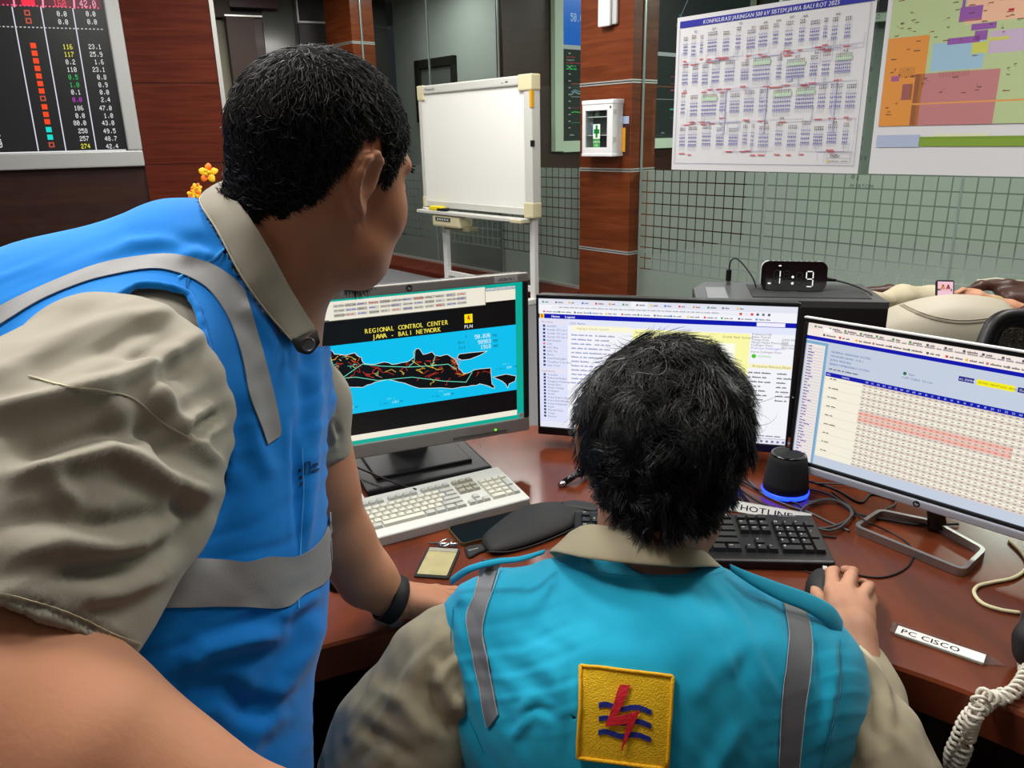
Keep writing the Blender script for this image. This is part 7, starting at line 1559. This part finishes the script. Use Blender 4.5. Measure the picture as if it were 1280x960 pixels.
# right hand on the mouse, fingers from drawn joints
def J(px, py, h): return onz(px, py, DZ+h)
for pts in ([(1052, 762, .052, .0125), (1040, 738, .05, .0105), (1040, 716, .052, .0092), (1043, 714, .038, .008), (1032, 716, .03, .007)],
            [(1060, 762, .054, .013), (1058, 738, .056, .0105), (1063, 722, .054, .0092), (1066, 715, .043, .0082), (1056, 712, .034, .007)],
            [(1070, 768, .05, .0125), (1074, 750, .05, .0105), (1084, 736, .045, .0088), (1087, 733, .032, .0078), (1078, 728, .02, .007)],
            [(1080, 778, .042, .0115), (1084, 762, .038, .0095), (1090, 752, .03, .008), (1089, 746, .02, .0072), (1083, 742, .012, .0065)],
            [(1052, 778, .04, .0135), (1034, 757, .03, .0115), (1022, 744, .024, .0095), (1019, 736, .02, .008)]):
    S.chain([(J(a, b, h), r_) for a, b, h, r_ in pts], .004)
S.chain([(wrB, .0255), (J(1060, 768, .046), .024), (J(1056, 750, .046), .018)], .014, ((.3, .3, 1), .75)); S.cone(wrB, J(1074, 764, .04), .022, .018, .012)
# thighs, shins
knB = [hipB+np.array([-.12, .42, .0]), hipB+np.array([.12, .42, .0])]
for k_, sx_ in zip(knB, (-.09, .09)): S.chain([(hipB+np.array([sx_, .05, 0]), .085), (k_, .06), (k_*np.array([1, 1, 0])+np.array([0, .03, .1]), .045)], .03)
bV, bQ = S.mesh(.0036); bV = smooth_np(bV, bQ, 2)
mesh_np('body', bV, bQ, M_skinB, pB, True, True)
lb = (bV-HB)@MBm; Nb = normals_np(bV, bQ)
def hlB(x): return np.interp(x, [-.12, -.08, -.05, -.03, -.015, .01, .03, .05, .07, .12], [-.115, -.112, -.1, -.06, .006, .006, -.03, .01, .03, .05])
hmB = (np.linalg.norm(lb, axis=1) < .15) & (np.abs(lb[:, 1]) < .083) & (lb[:, 2] > hlB(lb[:, 0]))
eb = np.clip((lb[:, 2]-hlB(lb[:, 0]))/.03, 0, 1)
offB = .003+.013*eb+noise3(lb, 60, 5)*.003*eb
cap_from(bV, bQ, Nb, hmB, offB, 'hair', M_haircap, pB)
ids = np.where(hmB)[0]; rs = np.random.RandomState(4); NH = 19000
# locks: guide hairs shared by clumps
ncl = 620; gi = rs.choice(ids, ncl); gp = bV[gi]; 
whorl = lb[ids[np.argmin(np.linalg.norm(proj(bV[ids])[:, :2]-np.array([770, 462]), axis=1)+(((Nb[ids]*(bV[ids]-C0)).sum(1) > 0)*1e3))]]
def comb(lc, Nn, r_):
    aw = lc-whorl; aw /= np.linalg.norm(aw, axis=1, keepdims=True)+1e-6; tw = np.cross(aw, lc/np.linalg.norm(lc, axis=1, keepdims=True)); d = (aw+tw*.55)@MBm.T; d -= Nn*(d*Nn).sum(1, keepdims=True)*.9; return d
gd = comb(lb[gi], Nb[gi], rs)+rs.normal(size=(ncl, 3))*.42
pk = rs.choice(ids, NH); 
from mathutils.kdtree import KDTree
kd = KDTree(ncl)
for i, p_ in enumerate(gp): kd.insert(p_, i)
kd.balance(); own = np.array([kd.find(p_)[1] for p_ in bV[pk]]); _, own_c = np.unique(own, return_inverse=True)
pull = (gp[own]-bV[pk]); dB = gd[own]*.9+pull*22+comb(lb[pk], Nb[pk], rs)*.45+Nb[pk]*(.1+.12*rs.rand(NH))[:, None]+rs.normal(size=(NH, 3))*.07; dB /= np.linalg.norm(dB, axis=1, keepdims=True)
lnB = (.022+.05*eb[pk])*np.clip(.75+.5*np.clip(lb[pk, 2]/.08, -.4, 1), .4, 1.3)
strands('hair_strands', bV[pk]+Nb[pk]*(offB[pk]*.6)[:, None], dB, Nb[pk], lnB, M_hair, pB, 9, .00055, 1.0, .16, 6, wave=5, shell=(HB+MBm@np.array([-.006, 0, .006]), MBm, np.array([.1, .08, .09]), .02, .28), own=own_c)
# a few flyaway curls
top = ids[(lb[ids, 2] > .01)]; fl_ = rs.choice(top, 260); strands('flyaway_hair', bV[fl_]+Nb[fl_]*.01, Nb[fl_]*.35+comb(lb[fl_], Nb[fl_], rs)*.7+rs.normal(size=(260, 3))*.4, Nb[fl_], np.full(260, .05), M_hair, pB, 10, .00028, 1.1, .5, 9, wave=2)
M_glint = mat('hair_glint', (150, 150, 150), .3)  # pale grey paints the light caught by one stray black hair
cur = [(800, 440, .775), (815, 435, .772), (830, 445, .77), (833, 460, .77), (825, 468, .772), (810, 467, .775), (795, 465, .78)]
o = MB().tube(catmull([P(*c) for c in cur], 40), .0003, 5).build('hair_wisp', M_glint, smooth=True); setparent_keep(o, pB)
# shirt + vest
tb_ = SDF()
tb_.cone(P(650, 790, .89), P(760, 772, .89), .055, .066, .04); tb_.cone(P(962, 834, .89), P(850, 788, .89), .055, .066, .04); tb_.cone(P(760, 775, .89), P(850, 784, .89), .066, .066, .04)
tb_.cone(P(690, 850, .90), P(942, 864, .90), .102, .102, .05); tb_.cone(P(815, 935, .90), P(824, 1030, .90), .205, .168, .05, ((-.1, 1, .35), .52)); tb_.cone(P(824, 1030, .90), hipB+np.array([0, 0, .02]), .168, .165, .05, ((-.1, 1, .35), .62))
tb_.cone(P(612, 790, .885), P(640, 880, .88), .05, .05, .04); tb_.cone(P(1000, 838, .885), P(988, 890, .88), .047, .047, .04)
V, Q = tb_.mesh(.006); V = smooth_np(V, Q, 2); mesh_np('shirt', V, Q, M_khakid, pB, True, True)
V, Q = tb_.mesh(.0036, .009); V = smooth_np(V, Q, 2)
FB = [([(575, 770), (582, 830), (600, 900)], 7, .004), ([(592, 760), (600, 810), (612, 860)], 6, -.003), ([(1040, 800), (1043, 850), (1030, 930)], 7, .004), ([(1020, 800), (1026, 860)], 5, -.002), ([(640, 800), (700, 850), (715, 900)], 14, .003), ([(930, 900), (905, 945), (880, 990)], 12, .003), ([(690, 760), (760, 790), (830, 800)], 16, -.002), ([(640, 925), (655, 900), (660, 870)], 8, .003), ([(645, 900), (670, 885), (695, 895)], 6, -.003), ([(720, 715), (790, 722), (880, 722)], 5, .0015), ([(940, 800), (925, 850), (935, 920)], 10, -.002), ([(860, 880), (900, 830), (960, 800)], 14, .002), ([(715, 820), (710, 880), (712, 950)], 8, -.002)]
V = folds(V, Q, FB); V = wrinkle(V, Q, (.5, 1), 44, .0011, 41); V = wrinkle(V, Q, (1, -.2), 26, .0005, 45); V += normals_np(V, Q)*(noise3(V, 30, 2)*.0012)[:, None]
N_ = normals_np(V, Q); pr = proj(V); XY = pr[:, :2]
nh = [(694, 686), (730, 697), (790, 703), (850, 707), (905, 706), (905, 600), (700, 600)]
armL = V@np.array([1, 0, 0])
def inarm(V):
    L_ = (np.linalg.norm(V-P(560, 850, .885), axis=1) < .055); return L_
rem = (in_poly(XY, nh)) | (V[:, 2] < .62)
V2, Q2 = snap(V.copy(), Q, rem, nh); V2, Q2 = compact(V2, Q2)
vestB = mesh_np('vest', V2, Q2, M_vestB, pB, True, True); so = vestB.modifiers.new('thickness', 'SOLIDIFY'); so.thickness = .003; so.offset = -1
bvB = bvh(V2, Q2)
conform(bvB, [(602, 700), (594, 740), (584, 773), (588, 800), (593, 827), (600, 868), (611, 910)], [(628, 696), (614, 740), (604, 780), (608, 808), (613, 837), (619, 865), (624, 893)], 44, 5, .0009, M_tapeB, 'reflective_tape', vestB)
conform(bvB, [(977, 742), (985, 787), (983, 827), (977, 873), (973, 957), (975, 1000)], [(1002, 748), (1012, 790), (1011, 840), (1005, 880), (997, 958), (998, 1000)], 44, 5, .0009, M_tapeB, 'reflective_tape', vestB)
M_stB = mat('stitching_cyan', (20, 130, 166), .9); M_stT = mat('stitching_white', (170, 176, 180), .9)
for pl, m in (([(568, 760), (566, 810), (578, 870), (606, 940)], M_stB), ([(1048, 800), (1049, 850), (1040, 900), (1025, 960)], M_stB), ([(700, 708), (740, 716), (800, 722), (870, 722), (905, 716)], M_stB), ([(976.5, 745), (984, 787), (982, 827), (976, 873), (972, 957)], M_stT), ([(1002.5, 750), (1012.6, 790), (1011.6, 840), (1005.6, 880), (997.6, 958)], M_stT), ([(601.5, 712), (593.5, 745), (583.5, 773), (592.5, 827), (609, 908)], M_stT), ([(627, 708), (604.5, 780), (613.5, 837), (623, 893)], M_stT)):
    conform(bvB, [(a-.3, b) for a, b in pl], [(a+.5, b+.2) for a, b in pl], 40, 2, .0022, m, 'stitched_seam', vestB, .0004)
# back patch
PCn = [(726.7, 831.7), (840, 845), (833, 959), (722.7, 945)]
def puv(u, v): a = np.array(PCn[0])*(1-u)+np.array(PCn[1])*u; b = np.array(PCn[3])*(1-u)+np.array(PCn[2])*u; return a*(1-v)+b*v
M_pat = mat('patch_yellow', (236, 186, 12), .75, bump=.9, bscale=700, col2=(244, 198, 24), vscale=200); M_patb = mat('patch_border', (240, 180, 10), .7, bump=.6, bscale=600); M_red = mat('patch_red', (206, 26, 44), .65, bump=.5, bscale=500); M_navy = mat('patch_navy', (24, 40, 130), .65, bump=.5, bscale=500)
patch = conform(bvB, [puv(0, v) for v in np.linspace(0, 1, 12)], [puv(1, v) for v in np.linspace(0, 1, 12)], 12, 12, .0012, M_pat, 'back_patch', vestB, .0015)
def onpatch(px, py, off):
    h = bvB.ray_cast(Vector(C0), Vector(ray(px, py)).normalized()); return np.array(h[0])+np.array(h[1])*off*(1 if h[1].dot(Vector(ray(px, py))) < 0 else -1)
bd = [puv(a, b) for a, b in [(t_, 0) for t_ in np.linspace(.01, .99, 12)]+[(1, t_) for t_ in np.linspace(.01, .99, 12)]+[(1-t_, 1) for t_ in np.linspace(.01, .99, 12)]+[(0, 1-t_) for t_ in np.linspace(.01, .99, 12)]]
o = MB().tube([onpatch(a, b, .0032) for a, b in bd], .0019, 7, True).build('patch_border', M_patb, smooth=True); setparent_keep(o, vestB)
q8 = lambda p: (640+p[0]/3.0, 640+p[1]/3.0)
for k in range(3):
    c = [(328, 712), (355, 708), (385, 718), (415, 726), (445, 720), (480, 722), (522, 738)]; c = [q8((a-1.5*k, b+50*k)) for a, b in c]
    conform(bvB, [(a, b) for a, b in c], [(a, b+6.4) for a, b in c], 26, 3, .0032, M_navy, 'patch_wave', vestB, .0008)
bolt = [(405, 645), (445, 647), (412, 722), (395, 760), (478, 741), (410, 885), (434, 782), (352, 797)]
tri = [q8(p) for p in bolt]
conform(bvB, [tri[0], q8((378, 722)), tri[7]], [tri[1], tri[2], q8((372, 790))], 14, 4, .0046, M_red, 'patch_bolt', vestB, .0008)
conform(bvB, [q8((385, 763)), tri[4]], [q8((352, 797)), q8((436, 784))], 12, 4, .0049, M_red, 'patch_bolt', vestB, .0008)
conform(bvB, [q8((434, 770)), q8((409, 884))], [tri[4], q8((412, 886))], 14, 4, .0048, M_red, 'patch_bolt', vestB, .0008)
# raised shoulder straps of the vest
sheet('shoulder_strap', [P(563, 722, .865), P(585, 708, .845), P(620, 699, .835), P(650, 696, .835), P(683, 687, .85)], [P(564, 732, .862), P(590, 715, .838), P(622, 706, .83), P(652, 702, .83), P(680, 692, .845)], 30, 4, M_vestB, vestB, .004, .002, None, tuple(-Fw))
sheet('shoulder_strap', [P(911, 705, .855), P(935, 715, .84), P(975, 729, .835), P(1012, 742, .84), P(1040, 757, .85), P(1053, 776, .86)], [P(913, 713, .848), P(938, 731, .828), P(972, 750, .82), P(1006, 764, .824), P(1030, 780, .834), P(1048, 796, .85)], 34, 5, M_vestB, vestB, .004, .003, None, tuple(-Fw))
# sleeves
for nm, ch_, hem, below, fl_, xtra in (('L', [(P(605, 800, .885), .055), (P(556, 840, .88), .062), (P(500, 925, .86), .071), (P(462, 1010, .84), .07)], ((415, 985), (520, 1040)), P(450, 1150, .85),
        [([(560, 770), (530, 820), (500, 880)], 12, .005), ([(535, 850), (548, 890), (575, 920)], 10, -.008), ([(470, 860), (505, 880), (540, 930)], 12, .006), ([(450, 905), (490, 930), (520, 950)], 10, -.006), ([(540, 820), (560, 870), (590, 900)], 8, .005), ([(430, 930), (450, 900), (480, 870)], 8, .004)], 0),
       ('R', [(P(1010, 820, .885), .052), (P(1038, 866, .88), .05), (P(1078, 930, .86), .058), (P(1104, 1000, .845), .062), (P(1104, 985, .86), .055), (P(1090, 900, .93), .037), (P(1083, 862, .965), .035), (P(1076, 832, 1.0), .033)], ((1050, 1040), (1160, 975)), P(1120, 1150, .85),
        [([(1070, 830), (1090, 870), (1100, 930)], 7, -.006), ([(1060, 860), (1075, 920), (1085, 960)], 9, .005), ([(1085, 815), (1108, 860), (1116, 900)], 6, .004)], 1)):
    S = SDF(); S.chain(ch_, .03); pn_ = np.cross(ray(*hem[0]), ray(*hem[1])); pn_ /= np.linalg.norm(pn_)
    if (below-C0)@pn_ < 0: pn_ = -pn_
    V, Q = S.mesh(.004, 0, lambda D, g: np.maximum(D, (g-C0)@pn_)); V = smooth_np(V, Q, 1); V = folds(V, Q, fl_); V = wrinkle(V, Q, (1, 1.3) if xtra else (-1, 1.2), 38, .002, 51); V += normals_np(V, Q)*(noise3(V, 45, 6)*.002)[:, None]
    mesh_np('sleeve', V, Q, M_khakid, pB, True, True)
sheet('sleeve_cuff', [P(1074, 806, .95), P(1090, 820, .92), P(1110, 850, .90), P(1120, 890, .88)], [P(1062, 812, .90), P(1074, 835, .87), P(1085, 870, .86), P(1092, 910, .85)], 16, 5, mat('cuff_cream', (200, 192, 164), .85, bump=.4, bscale=300), pB, .003, .004, None, tuple(-Fw))
# collar
A_ = [P(735, 700, 1.0), P(712, 672, .95), P(722, 660, .885), P(742, 655, .845), P(790, 662, .825), P(838, 664, .83), P(862, 668, .87), P(868, 690, .93), P(850, 710, 1.0)]
B_ = [P(725, 720, 1.0), P(690, 694, .93), P(693, 690, .865), P(730, 698, .815), P(790, 705, .795), P(850, 709, .80), P(893, 709, .85), P(900, 712, .92), P(870, 730, 1.0)]
sheet('collar', A_, B_, 44, 7, M_khakid, pB, .003, .004, None, tuple(-Fw), .0004)
# trousers, shoes, chair
S = SDF(); S.cone(hipB+np.array([0, 0, .06]), hipB, .16, .16, .04)
for k_, sx_ in zip(knB, (-.09, .09)): S.chain([(hipB+np.array([sx_, .03, 0]), .1), (k_, .08), (k_*np.array([1, 1, 0])+np.array([0, .03, .09]), .06)], .03)
V, Q = S.mesh(.012, 0, lambda D, g: np.maximum(D, g[..., 2]-.66)); V = smooth_np(V, Q, 2); mesh_np('trousers', V, Q, cloth('khaki_trousers', (150, 146, 134), (160, 156, 144)), pB, True, True)
for k_ in knB: q = k_*np.array([1, 1, 0]); S = SDF(); S.cone(q+np.array([0, -.0, .045]), q+np.array([0, .16, .036]), .042, .036, .02); V, Q = S.mesh(.008, 0, lambda D, g: np.maximum(D, .003-g[..., 2])); mesh_np('shoe', V, Q, M_shoe, pB, True, True)
t = empty('office_chair', (hipB[0], hipB[1], 0), 'black office chair under the seated man, out of view below', 'office chair')
MB().box((0, .1, .385), (.5, .5, .07), .03).build('seat', M_black, t); MB().box((0, -.3, .52), (.46, .05, .3), .02).build('backrest', M_black, t); MB().tube([(0, .05, .36), (0, .05, .1)], .028, 10).build('gas_lift', M_alu, t)
MB().tube([(0, .0, .35), (0, -.2, .36), (0, -.29, .45)], .02, 8).build('back_support', M_black, t)
for k in range(5): a = k*2*math.pi/5+.3; MB().tube([(0, .05, .12), (.3*math.cos(a), .05+.3*math.sin(a), .06)], [.024, .016], 8).build('base_arm', M_black, t); MB().tube([(.3*math.cos(a)-.012, .05+.3*math.sin(a), .03), (.3*math.cos(a)+.012, .05+.3*math.sin(a), .03)], .03, 14).build('castor', M_black, t)
